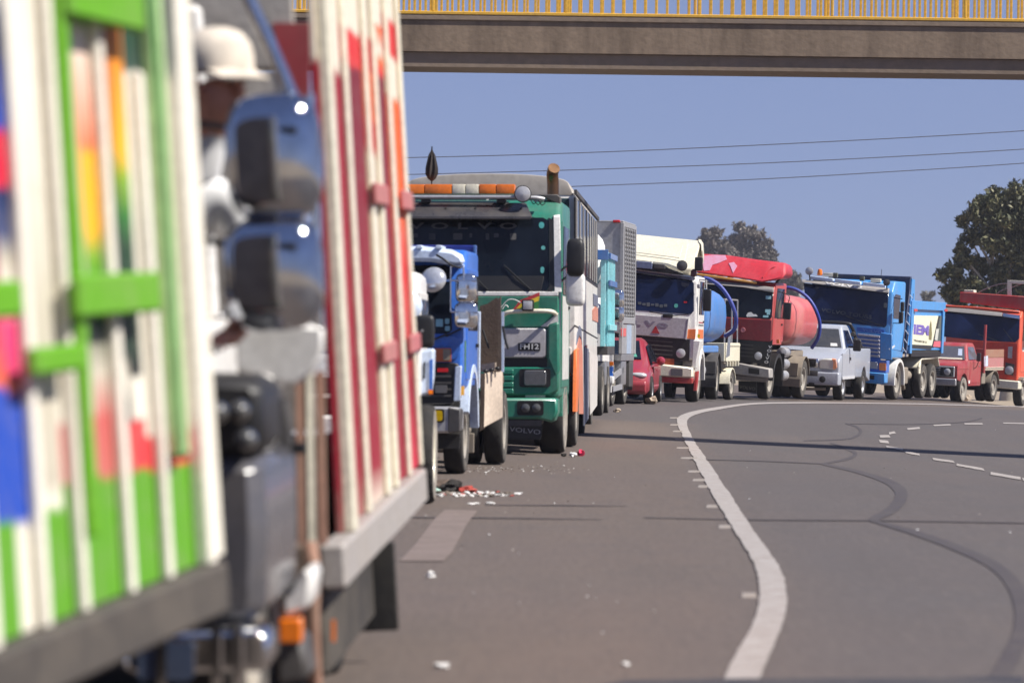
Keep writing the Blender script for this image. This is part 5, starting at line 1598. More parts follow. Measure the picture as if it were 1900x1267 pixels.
# ------------------------------------------------------------------ green tractor truck
def green_truck():
    v = V("tractor_truck", "green truck with grey grille plate, amber roof light bar and black sun visor", "truck", (1037, 847), (1.245, 0), 4.4, 0.3, 0)
    hw = 1.245
    R_ = v.root
    z = lambda py, px=1010: zp(v, px, py)
    v.cab(hw, 2.2, z(740), z(542), z(402), z(368), 0.24, TEAL, 0.09, 0.30)
    v.P("windshield", [(690, 404), (1008, 404), (1018, 410), (1019, 530), (1012, 541), (690, 541)], GLASS, out=0.012, b=0.008)
    v.P("windshield_seal", [(1018, 404), (1026, 408), (1029, 530), (1023, 546), (1010, 548), (1010, 542), (1017, 536), (1020, 528), (1019, 412)], BLACK, out=0.018, th=0.03)
    for ch, px in zip("VOLVO", (773, 816, 858, 899, 943)):
        v.text(ch, px, 420, 12, mat("ghost_letters", (0.055, 0.058, 0.065, 1), rough=0.5), out=0.018, wpx=26, bold=0.02)
    for k in range(9):                                         # fringe hung inside the top of the screen
        v.P("window_fringe", R(766 + k * 25 + 5 * (k % 3), 433, 776 + k * 25 + 7 * (k % 2), 441 + 4 * (k % 2), 2), mat("dim_fringe", (0.035, 0.04, 0.05, 1), rough=0.7), out=0.015, th=0.008)
    for r_ in (R(1000, 412, 1010, 424, 5), R(1004, 456, 1012, 464, 4), R(1003, 495, 1010, 507, 4)):
        v.P("window_sticker", r_, mat("sea_green_sticker", lin(60, 150, 150), rough=0.5), out=0.018, th=0.012)
    wiper(v, (985, 538), (935, 492)); wiper(v, (905, 538), (872, 505))
    v.P("sun_visor", [(690, 377), (978, 378), (990, 405), (985, 409), (690, 408)], mat("smoked_visor", (0.028, 0.028, 0.034, 1), rough=0.25, dirt=0.2), out=0.22, th=0.05, b=0.015)
    for px in (830, 885, 970):
        v.P("visor_bolt", R(px - 2, 386, px + 2, 390, 2), BLACK, out=0.228, th=0.02)
    v.P("pillar_trim", [(1027, 400), (1039, 398), (1042, 542), (1029, 542)], WHITE, out=0.02, th=0.04, b=0.005)
    v.P("scuttle_panel", [(690, 512), (1010, 512), (1004, 540), (690, 540)], BLACK, out=0.02, th=0.03, b=0.006)
    v.P("white_band", [(690, 541), (1036, 541), (1036, 549), (690, 549)], WHITE, out=0.02, th=0.04, b=0.005)
    v.P("nose_panel", [(690, 550), (1036, 550), (1034, 606), (690, 608)], TEAL, out=0.025, th=0.04, b=0.01)
    v.P("white_sweep", [(1003, 606), (1020, 594), (1036, 580), (1036, 600), (1014, 606)], WHITE, out=0.032, th=0.03)
    gp = v.P("grille_plate", [(700, 609), (1010, 609), (1014, 614), (1014, 660), (1008, 664), (700, 662)], GRILLE, out=0.05, th=0.06, b=0.015)
    v.P("badge_plate", R(962, 636, 1003, 651, 1), BLACK, out=0.056, th=0.02, par=gp)
    v.text("FH12", 982.5, 643.5, 10, PALE, out=0.062, wpx=36, bold=0.02, par=gp)
    v.P("corner_deflector", [(1016, 602), (1038, 596), (1039, 690), (1030, 700), (1015, 664)], TEAL, out=0.06, th=0.3, b=0.03)
    v.P("grille_gap", [(700, 663), (1015, 664), (1015, 682), (700, 682)], BLACK, out=0.01, th=0.03)
    v.P("lower_nose", [(700, 681), (1015, 681), (1037, 676), (1037, 724), (1020, 733), (700, 733)], TEAL, out=0.04, th=0.3, b=0.02)
    for k in range(4):
        v.P("grille_slat", R(700, 685 + k * 12, 953, 694 + k * 12, 2), TEAL, out=0.07, th=0.04, b=0.008)
    v.P("headlamp_bezel", R(964, 684, 1022, 718, 5), BLACK, out=0.06, th=0.05)
    v.P("headlamp", R(973, 687, 1014, 715, 5), mat("smoked_headlamp", (0.10, 0.105, 0.12, 1), rough=0.12, dirt=0.15, coat=0.5), out=0.075, th=0.04, b=0.008)
    v.P("step_gap", [(975, 724), (1012, 724), (1012, 737), (975, 737)], BEIGE, out=0.02, th=0.03)
    bp = v.P("bumper", [(700, 738), (1035, 738), (1036, 764), (1028, 784), (1000, 777), (700, 777)], TEAL, out=0.14, th=0.5, b=0.03)
    v.P("fog_recess", R(961, 743, 1010, 770, 4), BLACK, out=0.148, th=0.03, par=bp)
    DKL = mat("dark_lens", (0.06, 0.065, 0.07, 1), rough=0.2, dirt=0.2)
    v.lamp("fog_lamp", 975, 757, 9, -0.155, DKL, BLACK, bp, 0.03); v.lamp("fog_lamp", 995, 757, 9, -0.155, DKL, BLACK, bp, 0.03)
    v.P("air_dam", [(700, 778), (1008, 779), (1004, 790), (700, 790)], DGREY, out=0.10, th=0.3)
    fl = v.P("mud_apron", [(690, 788), (1008, 786), (1004, 815), (690, 812)], BLACK, out=0.06, th=0.02)
    v.text("VOLVO", 975, 799, 9, mat("worn_apron_letters", (0.34, 0.34, 0.35, 1), rough=0.7), out=0.064, wpx=54, tilt=-6, par=fl)
    # light bar
    bar = empty("roof_light_bar", R_)
    for (a, b_, m) in ((700, 787, ORANGE), (788, 838, ORANGE), (839, 863, CREAM), (864, 888, CREAM), (889, 920, ORANGE), (921, 955, ORANGE)):
        v.B("light_section", (a, 342, b_, 360), 0.30, 0.22, m, bar, 0.012)
    v.tubep("lamp_tube", [(690, 366, 0.18), (850, 366, 0.18), (995, 367, 0.18), (1003, 374, 0.3)], 0.026, ALU, bar, sub=3)
    for px in (790, 930):
        v.B("bar_foot", (px - 9, 369, px + 9, 376.5), 0.2, 0.12, BLACK, bar)
    v.lamp("spot_lamp", 970, 360, 16, 0.08, LENS, BLACK, depth=0.16)
    v.lamp("spot_lamp", 746, 359, 16, 0.08, LENS, BLACK, depth=0.16)
    for k in range(3):
        v.tubep("loose_wire", [(985 + k * 7, 372, 0.25), (990 + k * 8, 379 + k, 0.2), (994 + k * 9, 376, 0.22)], 0.006, BLACK)
    # bull bar with square lamp, wires and pennant
    v.tubep("bull_bar", [(930, 590, -0.10), (937, 582, -0.16), (955, 578, -0.18), (1010, 577, -0.18), (1026, 579, -0.12), (1031, 583, -0.02)], 0.028, CREAM)
    sq = v.B("square_lamp", (968, 556, 990, 577), -0.26, 0.12, BLACK, None, 0.02)
    v.B("lens", (970.5, 558.5, 987.5, 574.5), -0.268, 0.02, LENS, sq, 0.01)
    for (poly, m) in (([(952, 574), (965, 557), (1001, 542), (1001, 549), (966, 563), (956, 575)], mat("pennant_red", lin(190, 35, 50), rough=0.8)),
                      ([(956, 575), (966, 563.2), (1001, 549.2), (1000, 558), (968, 569), (962, 575)], mat("pennant_yellow", lin(235, 200, 40), rough=0.8)),
                      ([(962, 575), (968, 569.2), (1000, 558.2), (999, 575)], mat("pennant_green", lin(40, 130, 60), rough=0.8))):
        v.P("pennant_stripe", poly, m, ('y', -0.12), 0, 0.006)
    for pts in ([(930, 570), (942, 557), (955, 556), (968, 563)], [(932, 574), (938, 566), (943, 570)]):
        v.tubep("loose_wire", [(a, b_, -0.2) for a, b_ in pts], 0.006, WHITE)
    # mirrors on the road side
    m1 = sup("door_mirror", tuple(v.y(1068, 478, 0.05)), (0.115, 0.11, 0.245), 0.45, BLACK, R_)
    m2 = sup("door_mirror", tuple(v.y(1068, 537, 0.12)), (0.125, 0.12, 0.215), 0.40, WHITE, R_)
    for py in (492, 512):
        tube("mirror_arm", smooth_path([v.y(1062, py, 0.05), v.y(1050, py + 3, 0.08), Vector((hw + 0.0, 0.25, v.y(1036, py + 10, 0.1).z))], 4), 0.016, STEEL, m1, 8)
    door(v, TEAL, 0.32, 1.75, z(720), z(408), zb=z(545))
    box("white_flank_stripe", (hw + 0.014, hw + 0.018), (0.34, 1.7), (z(705), z(548)), mat("dusty_white_stripe", (0.55, 0.53, 0.50, 1), rough=0.6, dirt=0.5, dscale=9, dust=(0.16, 0.2, 0.18, 1)), R_, 0)
    # exhaust stack and bracket
    ex = smooth_path([v.y(1026, 372, 2.45), v.y(1026, 340, 2.45), v.y(1025, 322, 2.42), v.y(1028, 312, 2.34)], 5)
    tube("exhaust_stack", ex, 0.082, BRASS, R_, 14)
    v.P("stack_bracket", [(998, 361), (1034, 361), (1040, 366), (1040, 394), (1034, 396), (1030, 376), (1015, 369)], DGREY, ('y', 0.5), 0, 0.25, b=0.01)
    # wheels and chassis
    r, y0 = 0.50, 1.35
    arch = [(y0 + (r + 0.14) * math.cos(a), r + (r + 0.12) * math.sin(a)) for a in np.linspace(0, math.pi, 13)]
    inn = [(y0 + (r + 0.07) * math.cos(a), r + (r + 0.06) * math.sin(a)) for a in np.linspace(math.pi, 0, 13)]
    for sx in (1, -1):
        prism("fender_arch", arch + inn, 'x', sx * 0.85, sx * (hw + 0.0), TEAL, R_, 0.006, 1)
    v.axle(y0, r, 1.25, 0.34, wall=RUBBER_D)
    v.frame(0.3, 5.2, 0.9)
    v.axle(4.4, r, 1.23, 0.28, dual=True)
    box("fifth_wheel", (-0.45, 0.45), (4.0, 4.8), (1.03, 1.12), CHASSIS, R_)
    box("fuel_tank", (0.65, 1.15), (2.3, 3.5), (0.45, 0.95), ALU, R_, 0.06, 3)
    box("under_tray", (-0.9, 0.9), (0.2, 2.2), (0.62, 0.9), CHASSIS, R_, 0.02)
    # folded umbrella tied to the light bar: a thing of its own
    um = empty("folded_umbrella", None, v.M @ v.y(801, 345, 0.45))
    um.rotation_euler = v.rot
    tag(um, "black folded umbrella standing above the amber light bar", "umbrella")
    k = v.y(801, 272, 0.45).z - v.y(801, 345, 0.45).z
    prof = [(0.012, 0.12 * k), (0.05, 0.19 * k), (0.075, 0.30 * k), (0.072, 0.45 * k), (0.055, 0.62 * k), (0.038, 0.78 * k), (0.014, 0.88 * k), (0.006, 0.93 * k)]
    n = 16
    Vv, Fc = [], []
    for rr, h in prof:
        for i in range(n):
            a = 2 * math.pi * i / n
            q = rr * (1.18 if i % 2 else 0.72)
            Vv.append((q * math.cos(a + h), q * math.sin(a + h), h))
    for j in range(len(prof) - 1):
        for i in range(n):
            i2 = (i + 1) % n
            Fc.append((j * n + i, j * n + i2, (j + 1) * n + i2, (j + 1) * n + i))
    raw("canopy", Vv, Fc, mat("black_cloth", (0.02, 0.015, 0.015, 1), rough=0.8, dirt=0.1), um, angle=70)
    tube("shaft", [(0, 0, -0.06 * k), (0, 0, k)], 0.009, BLACK, um, 6)
    return v

# ------------------------------------------------------------------ coach behind it
def coach():
    v = V("coach_bus", "white and orange coach with dark side windows behind the green truck", "bus", (1066, 828), (1.25, 0), 3.1, 0.2, 0)
    v.hw = hw = 1.25
    R_ = v.root
    L = 11.4
    z = lambda py, px=1064: zp(v, px, py)
    zr, ze = z(322, 900), z(352)
    wl = 1.25
    sec = [(-wl, 0.42), (-wl, ze - 0.10), (-wl + 0.10, ze + 0.06)] + [(wl * 0.92 * math.sin(a), ze + 0.08 + (zr - ze - 0.08) * math.cos(a) ** 0.8) for a in np.linspace(-1.45, 1.45, 15)] + [(wl - 0.10, ze + 0.06), (wl, ze - 0.10), (wl, 0.42)]
    prism("body_shell", [p for p in sec if p[1] <= ze + 0.061], 'y', 0, L, BUSW, R_, 0.03, 2)
    roof = [p for p in sec if p[1] > ze + 0.061]
    prism("roof", [(-wl + 0.02, ze - 0.09)] + roof + [(wl - 0.02, ze - 0.09)], 'y', -0.01, L + 0.01, BUSG, R_, 0.03, 2, 40)
    for k in range(3):
        box("roof_hatch", (-0.35, 0.35), (1.8 + k * 3.4, 2.5 + k * 3.4), (zr - 0.02, zr + 0.05), BUSG, R_, 0.02)
    # nose: tall windscreen in two panes, lamps
    for (a, b_) in ((-1.16, -0.02), (0.02, 1.16)):
        box("windshield_pane", (a, b_), (-0.025, 0.02), (z(640), z(368)), GLASS_G, R_, 0.012)
    box("nose_band", (-1.2, 1.2), (-0.03, 0.02), (z(690), z(644)), WHITE, R_, 0.01)
    v.P("headlamp", R(1043, 677, 1056, 690, 4), LENS, ('y', -0.03), 0.01, 0.04)
    box("orange_nose", (-1.2, 1.2), (-0.028, 0.02), (0.5, z(692)), ORP, R_, 0.01)
    # side glass, one pane per bay
    S = ('x', hw)
    top = lambda px: 369 + (px - 1067) * (418 - 369) / 42.0
    bot = lambda px: 500 + (px - 1067) * (530 - 500) / 42.0
    v.P("window_band", [(1066.5, 366), (1108.5, 415), (1108.5, 534), (1066.5, 504)], BLACK, S, 0.008, 0.02)
    cuts = [1067, 1073.6, 1080, 1086, 1092, 1096.5, 1100.5, 1104, 1107]
    for a, b_ in zip(cuts, cuts[1:]):
        a2, b2 = a + 1.4, b_ - 0.1
        v.P("side_pane", [(a2, top(a2)), (b2, top(b2)), (b2, bot(b2)), (a2, bot(a2))], GLASS, S, 0.014, 0.02)
        v.P("window_pillar", [(a - 0.1, top(a) - 1), (a + 1.3, top(a)), (a + 1.3, bot(a)), (a - 0.1, bot(a) - 1)], mat("grey_pillar", (0.27, 0.26, 0.25, 1), rough=0.5, dirt=0.3), S, 0.024, 0.03)
    v.P("gutter", [(1066.3, 352), (1109, 404), (1109, 410), (1066.3, 360)], DGREY, S, 0.03, 0.04)
    # painted flank
    v.P("salmon_arch", [(1063, 768), (1066, 690), (1069, 650), (1073, 626), (1077, 630), (1079.5, 655), (1081, 768)], SALM, S, 0.014, 0.02, b=0.003)
    v.P("grey_arch", [(1068.5, 640), (1070, 620), (1074, 604), (1077, 610), (1078.5, 640), (1076, 626), (1073, 622)], GREYB, S, 0.016, 0.02)
    v.P("orange_flap", [(1062, 764), (1063, 690), (1064, 650), (1068.5, 646), (1068, 700), (1065.5, 764)], ORP, S, 0.05, 0.05, b=0.004)
    v.P("blue_band", [(1083, 642), (1091, 648), (1090.5, 776), (1082.5, 790)], GREYB, S, 0.014, 0.02)
    v.P("body_seam", [(1066.4, 603), (1108.5, 627), (1108.5, 628.5), (1066.4, 605)], INK, S, 0.01, 0.02)
    v.P("orange_patch", [(1099, 575), (1104, 569), (1108.5, 572), (1108.5, 598), (1099, 594)], SALM, S, 0.012, 0.02)
    v.P("grey_patch", [(1100, 545), (1108.5, 549), (1108.5, 570), (1100, 566)], GREYB, S, 0.012, 0.02)
    v.P("side_marker", R(1085.5, 640, 1087.5, 646, 1), REDL, S, 0.02, 0.03)
    v.P("luggage_door", [(1092, 652), (1107, 662), (1106, 752), (1093, 770)], BUSW, S, 0.02, 0.03, b=0.003)
    v.axle(5.6, 0.50, 1.22, 0.32, wall=RUBBER)
    v.axle(9.6, 0.50, 1.22, 0.28, dual=True)
    v.frame(1.0, L - 0.4, 0.55)
    return v

# ------------------------------------------------------------------ cyan stake truck
def cyan_stake_truck():
    v = V("stake_truck", "truck with cyan stake sides just behind the coach", "stake truck", (1119, 771), (1.12, 1.5), 5.4, 0.5, 0)
    R_ = v.root
    hw = 1.18
    v.cab(0.98, 1.6, 0.75, 1.5, 2.15, 2.35, 0.18, WHITE, 0.08)
    v.prof and door(v, WHITE, 0.3, 1.4, 0.85, 2.15, 0.98)
    box("windshield", (-0.85, 0.85), (-0.02, 0.03), (1.52, 2.1), GLASS, R_)
    v.axle(1.5, 0.46, 1.12, 0.26)
    v.axle(3.1, 0.46, 1.12, 0.24, dual=True)
    v.frame(0.3, 3.9, 0.85)
    y0, y1 = 1.75, 3.75
    zb, zt = 1.28, v.x(1115, 462, hw).z
    box("bed_floor", (-hw, hw), (y0, y1), (zb - 0.16, zb), DGREY, R_, 0.01)
    for sx in (-1, 1):
        n = 6
        for k in range(n):
            yy = y0 + 0.05 + (y1 - y0 - 0.15) * k / (n - 1)
            box("stake", sorted((sx * (hw - 0.05), sx * hw)), (yy, yy + 0.10), (zb, zt), CYAN, R_, 0.006)
        for zz in (zb + 0.3, (zb + zt) / 2 + 0.25, zt - 0.12):
            box("stake_rail", sorted((sx * (hw + 0.002), sx * (hw + 0.045))), (y0, y1), (zz, zz + 0.11), MIDBLUE if zz > zb + 0.4 else CYAN, R_, 0.006)
        for k in range(2):
            za = zb + 0.05 + k * (zt - zb) / 4
            box("side_plank", sorted((sx * (hw - 0.09), sx * (hw - 0.06))), (y0 + 0.05, y1 - 0.05), (za, za + (zt - zb) / 4 - 0.08), CYAN, R_, 0.006)
    for k in range(9):
        xx = -hw + 0.06 + k * (2 * hw - 0.2) / 8
        box("head_stake", (xx, xx + 0.09), (y0 - 0.04, y0), (zb, zt), CYAN, R_, 0.006)
    box("head_rail", (-hw, hw), (y0 - 0.08, y0 - 0.041), (zt - 0.14, zt + 0.05), MIDBLUE, R_, 0.006)
    box("red_post", (hw - 0.30, hw - 0.2), (y0 - 0.12, y0 - 0.082), (zt - 0.75, zt - 0.16), REDL, R_, 0.01)
    # white tarpaulin bulging over the load
    sup("tarpaulin", (0.0, (y0 + y1) / 2, zt - 0.1), (hw - 0.12, 0.95, 0.62), 0.6, mat("white_tarpaulin", (0.74, 0.73, 0.71, 1), rough=0.75, dirt=0.15, bump=0.4, bscale=6), R_)
    for yy in (2.3, 3.0):
        box("side_tank", (0.75, 1.1), (yy, yy + 0.5), (0.55, 1.0), STEEL, R_, 0.04, 2)
    return v

# ------------------------------------------------------------------ silver cage truck
def cage_truck():
    Y = 66.4
    X = (1152 - CX) / FPX * Y
    v = V("cage_truck", "truck with tall silver wire mesh cage behind the cyan stake truck", "truck", None, (1.2, 1.75), 9.0, 0.8, 0, world=(X, Y, surf(X, Y)))
    R_ = v.root
    hw = 1.2
    v.cab(1.02, 1.6, 0.70, 1.45, 2.05, 2.2, 0.16, WHITE, 0.07)
    box("windshield", (-0.88, 0.88), (-0.02, 0.03), (1.48, 2.0), GLASS, R_)
    door(v, WHITE, 0.3, 1.4, 0.9, 2.05, 1.02)
    yb0, yb1 = 1.75, 3.9
    zt = v.y(1152, 413, yb0).z
    zm = v.x(1165, 594, hw).z
    zl = v.x(1165, 657, hw).z
    ST = mat("silver_sheet", (0.42, 0.42, 0.43, 1), rough=0.45, metal=0.5, dirt=0.3)
    box("cage_front", (-hw, hw), (yb0, yb0 + 0.04), (zm, zt), ST, R_, 0.01)
    for sx in (-1, 1):
        for (ya, yb) in ((yb0 - 0.03, yb0 + 0.07), (yb1 - 0.08, yb1)):
            box("cage_post", sorted((sx * (hw - 0.06), sx * (hw + 0.02))), (ya, yb), (zl, zt), ST, R_, 0.01)
        box("cage_rail", sorted((sx * (hw - 0.05), sx * (hw + 0.02))), (yb0 + 0.071, yb1 - 0.081), (zt - 0.09, zt), ST, R_, 0.01)
        box("cage_rail", sorted((sx * (hw - 0.05), sx * (hw + 0.02))), (yb0 + 0.071, yb1 - 0.081), (zm - 0.08, zm + 0.06), ST, R_, 0.01)
        bm = bmesh.new()
        for zz in np.arange(zm + 0.1, zt - 0.1, 0.085):
            bmesh.ops.create_cube(bm, size=1, matrix=Matrix.Translation((sx * hw, (yb0 + yb1) / 2, zz)) @ Matrix.Diagonal((0.014, yb1 - yb0 - 0.15, 0.030, 1)))
        for yy in np.arange(yb0 + 0.2, yb1 - 0.1, 0.30):
            bmesh.ops.create_cube(bm, size=1, matrix=Matrix.Translation((sx * (hw + 0.016), yy, (zm + zt) / 2)) @ Matrix.Diagonal((0.014, 0.05, zt - zm - 0.15, 1)))
        tag(from_bm("wire_mesh", bm, ST, R_), kind="stuff")
        box("mesh_liner", sorted((sx * (hw - 0.045), sx * (hw - 0.035))), (yb0 + 0.08, yb1 - 0.09), (zm + 0.06, zt - 0.09), mat("liner_grey", (0.22, 0.215, 0.21, 1), rough=0.7, dirt=0.4), R_, 0)
        for i, m in enumerate((ST, mat("pale_blue_board", lin(150, 165, 185), rough=0.5, dirt=0.3), ST)):
            ya = yb0 + 0.08 + i * 0.8
            box("side_board", sorted((sx * (hw - 0.05), sx * (hw + 0.0))), (ya, ya + 0.78), (zl, zm - 0.09), m, R_, 0.01)
    v.P("red_board", R(1152.5, 609, 1161, 624, 1), mat("pale_red_board", lin(200, 90, 90), rough=0.5, dirt=0.2), ('x', hw), 0.01, 0.02)
    box("cage_roof", (-hw, hw), (yb0, yb1), (zt + 0.002, zt + 0.04), ST, R_, 0.01)
    v.B("roof_marker", (1137, 408, 1150, 413), yb0 - 0.05, 0.08, REDL)
    box("bed_floor", (-hw, hw), (yb0, yb1), (zl - 0.14, zl - 0.002), STEEL, R_, 0.01)
    m1 = sup("door_mirror", tuple(v.y(1146, 556, 0.05)), (0.13, 0.10, 0.20), 0.5, CHROME, R_)
    m2 = sup("door_mirror", tuple(v.y(1145, 582, 0.05)), (0.14, 0.10, 0.17), 0.5, CHROME, R_)
    for m_, py in ((m1, 548), (m2, 577)):
        tube("mirror_arm", [v.y(1150, py, 0.0), Vector((1.0, 0.2, v.y(1140, py, 0.1).z))], 0.012, STEEL, m_, 6)
    v.P("corner_strip", [(1131.5, 604), (1138, 604), (1137, 690), (1134, 728), (1130.5, 728)], WHITE, ('y', 0.0), 0.03, 0.1)
    v.P("blue_stripe", [(1131.5, 682), (1137.5, 680), (1136, 708), (1131, 710)], CABBLUE, ('y', 0.0), 0.036, 0.1)
    v.P("indicator", R(1131.5, 671, 1138, 678, 1), ORANGE, ('y', 0.0), 0.04, 0.1)
    v.B("bumper", (1080, 697, 1137, 712), -0.12, 0.3, WHITE, None, 0.03)
    v.P("side_guard", [(1139, 694), (1158, 680), (1158, 690), (1139, 706)], ALU, ('x', hw - 0.02), 0, 0.04)
    v.P("side_guard", [(1138, 717), (1155, 712), (1155, 722), (1138, 727)], ALU, ('x', hw - 0.02), 0, 0.04)
    box("side_tank", (0.82, 1.18), (1.95, 2.75), (0.42, 0.98), STEEL, R_, 0.04, 2)
    box("tool_box", (0.82, 1.19), (3.2, 3.88), (0.38, 1.0), DGREY, R_, 0.02, 2)
    v.axle(1.15, 0.45, 1.12, 0.26)
    v.axle(3.3, 0.45, 1.10, 0.24, dual=True)
    v.frame(0.3, 4.2, 0.8)
    return v

# ------------------------------------------------------------------ blue medium truck
def blue_truck():
    v = V("medium_truck", "bright blue truck with stacked chrome mirrors and an open side locker", "truck", (857, 886), (1.06, 0), 4.8, 0.6, 0)
    hw = 1.06
    R_ = v.root
    z = lambda py, px=845: zp(v, px, py)
    v.cab(hw, 1.6, z(722), z(620), z(490), z(461), 0.22, CABBLUE, 0.07, 0.22)
    v.P("windshield", [(560, 492), (826, 492), (836, 497), (839, 612), (832, 619), (560, 619)], GLASS, b=0.008)
    # sun hood over the screen, white with raised ribs
    hoodp = [(560, 457), (790, 458), (840, 464), (858, 474), (865, 492), (845, 494), (800, 486), (560, 480)]
    fr = [v.y(a, b_, -0.14) for a, b_ in hoodp]
    bk = [v.y(a, b_ - 1, 0.45) for a, b_ in hoodp]
    hd = slab("sun_hood", fr, bk, LTBLUE, R_, 0.04)
    for px in (778, 814):
        v.P("hood_rib", R(px - 6, 455, px + 6, 462, 3), LTBLUE, ('y', -0.15), 0.01, 0.4, par=hd, b=0.006)
    v.tubep("hood_strut", [(810, 473, -0.2), (826, 483, -0.25), (838, 492, -0.22), (855, 497, -0.1)], 0.012, BLACK, hd)
    # round convex mirror hung in front of the screen
    rm = v.y(803, 518, -0.28)
    ax = Vector((0.15, 1, -0.35))
    mo = lathe("round_mirror", [(0.01, -0.055), (0.05, -0.05), (0.10, -0.032), (0.135, 0.0), (0.14, 0.015), (0.13, 0.02)], rm, ax, mat("mirror_back_white", (0.62, 0.63, 0.66, 1), rough=0.15, metal=0.6, dirt=0.1), R_, 26)
    tube("mirror_bracket", [v.y(818, 520, -0.26), v.y(836, 520, -0.1)], 0.012, CHROME, mo, 6)
    v.tubep("hanger_tube", [(768, 512, -0.2), (772, 520, -0.2), (782, 528, -0.2), (785, 540, -0.2), (783, 590, -0.2)], 0.018, LTBLUE)
    # chrome mirror frame and two mirrors
    fr_ = empty("mirror_frame", R_)
    for pts in ([(836, 494), (836, 578)], [(836, 494), (860, 494)], [(836, 520), (884, 521)], [(836, 578), (886, 580)], [(860, 494), (861, 520)]):
        tube("frame_tube", [v.y(a, b_, -0.12) for a, b_ in pts], 0.010, CHROME, fr_, 6)
    m1 = sup("door_mirror", tuple(v.y(865, 535, -0.05)), (0.112, 0.08, 0.155), 0.5, CHROME, R_)
    m2 = sup("door_mirror", tuple(v.y(865, 585, -0.05)), (0.122, 0.08, 0.135), 0.45, CHROME, R_)
    # dashboard papers and stickers behind the screen
    for r_ in (R(809, 592, 822, 606, 1), R(826, 591, 834, 601, 2), R(826, 605, 835, 614, 2)):
        v.P("window_sticker", r_, mat("pale_blue_sticker", lin(140, 185, 195)), out=0.018, th=0.012)
    wiper(v, (830, 620), (780, 640)); wiper(v, (856, 610), (828, 624))
    # nose
    v.P("nose_panel", [(560, 622), (845, 622), (856, 628), (856, 650), (845, 668), (560, 668)], CABBLUE, out=0.02, th=0.04, b=0.012)
    v.P("nose_crease", [(806, 640), (845, 640), (845, 643), (806, 643)], CABBLUE, out=0.035, th=0.03, b=0.004)
    ind = v.P("indicator", R(806, 646, 838, 671, 2), mat("amber_dark", lin(190, 84, 20), rough=0.25, coat=0.3), out=0.035, th=0.04)
    v.P("indicator_clear", R(823, 648, 836, 668, 1), mat("dull_lens", lin(140, 128, 110), rough=0.3), out=0.04, th=0.02, par=ind)
    v.P("nose_grille", [(560, 673), (843, 673), (852, 676), (842, 750), (560, 752)], BLACK, out=0.02, th=0.05, b=0.01)
    v.P("red_badge", R(812, 683, 832, 690, 1), REDL, out=0.03, th=0.02)
    for k in range(4):
        v.P("grille_bar", R(700, 696 + k * 12, 838, 700 + k * 12, 1), DGREY, out=0.034, th=0.02)
    v.P("headlamp", R(808, 714, 830, 729, 2), mat("smoked_grey", (0.10, 0.10, 0.11, 1)), out=0.045, th=0.03)
    v.P("corner_trim", [(845, 680), (857, 678), (854, 744), (842, 744)], LTBLUE, out=0.04, th=0.2, b=0.01)
    v.P("corner_indicator", R(849, 716, 861, 733, 1), mat("yellow_orange_lens", lin(235, 170, 60), rough=0.25), ('y', 0.05), 0.02, 0.06)
    bp = v.P("bumper", [(560, 752), (833, 754), (856, 758), (855, 800), (832, 803), (560, 803)], ALU, out=0.14, th=0.4, b=0.025)
    v.P("bumper_end", [(834, 755), (857, 759), (855, 800), (834, 802)], DGREY, out=0.15, th=0.3, b=0.01)
    fg = v.P("fog_lamp", R(799, 758, 827, 783, 4), BLACK, out=0.155, th=0.04, par=bp)
    v.P("lens", R(802, 761, 824, 780, 4), YELL, out=0.163, th=0.03, par=fg)
    v.P("splash_board", [(700, 806), (852, 806), (850, 832), (700, 838)], BLACK, out=-0.1, th=0.03)
    # flank: door, step, fender
    d = door(v, CABBLUE, 0.3, 1.45, z(705), z(497), zb=z(612))
    v.P("green_strip", [(861, 632), (864.5, 632), (864, 690), (860.5, 690)], mat("lime_strip", lin(110, 160, 90), rough=0.5), ('y', 0.15), 0.0, 0.03)
    r, y0 = 0.41, 1.05
    arch = [(y0 + (r + 0.20) * math.cos(a), r + (r + 0.36) * math.sin(a)) for a in np.linspace(0.1, math.pi - 0.35, 13)]
    inn = [(y0 + (r + 0.12) * math.cos(a), r + (r + 0.27) * math.sin(a)) for a in np.linspace(math.pi - 0.35, 0.1, 13)]
    for sx in (1, -1):
        prism("fender_arch", arch + inn, 'x', sx * 0.98, sx * (hw + 0.02), LTBLUE, R_, 0.006, 1)
        prism("inner_fender", arch + inn, 'x', sx * 0.70, sx * 0.978, BLACK, R_, 0.006, 1)
    v.axle(y0, r, 1.0, 0.22)
    v.frame(0.3, 5.4, 0.78)
    v.axle(4.1, r + 0.02, 1.16, 0.23, dual=True)
    for k, (dy, dz) in enumerate(((1.75, 0.35), (1.8, 0.58), (1.9, 0.45), (2.0, 0.30))):
        sup("brake_part", (0.92, dy, dz), (0.05, 0.05, 0.045), 0.7, DUSTY, R_, 10, 8)
    box("under_plate", (0.6, 1.02), (1.72, 1.74), (0.2, 0.42), DUSTY, R_)
    # blue bed with tall head board, flank posts and an open locker
    hb = 1.22
    yb = 1.75
    zt = v.y(840, 455, yb).z
    xh = v.y(884, 500, yb).x
    box("head_board", (-xh, xh), (yb, yb + 0.05), (0.85, zt), DEEPBLUE, R_, 0.008)
    box("head_board_edge", (xh - 0.035, xh), (yb - 0.03, yb - 0.001), (0.85, zt), MIDBLUE, R_, 0.006)
    box("bed_floor", (-xh, xh), (yb + 0.051, 5.4), (0.92, 1.02), DWOOD, R_, 0.01)
    xp1 = v.y(889, 600, yb + 0.4).x
    box("flank_post", (xp1 - 0.025, xp1 + 0.015), (yb + 0.38, yb + 0.44), (0.9, v.y(889, 578, yb + 0.4).z), LTBLUE, R_, 0.008)
    lk = empty("side_locker", R_)
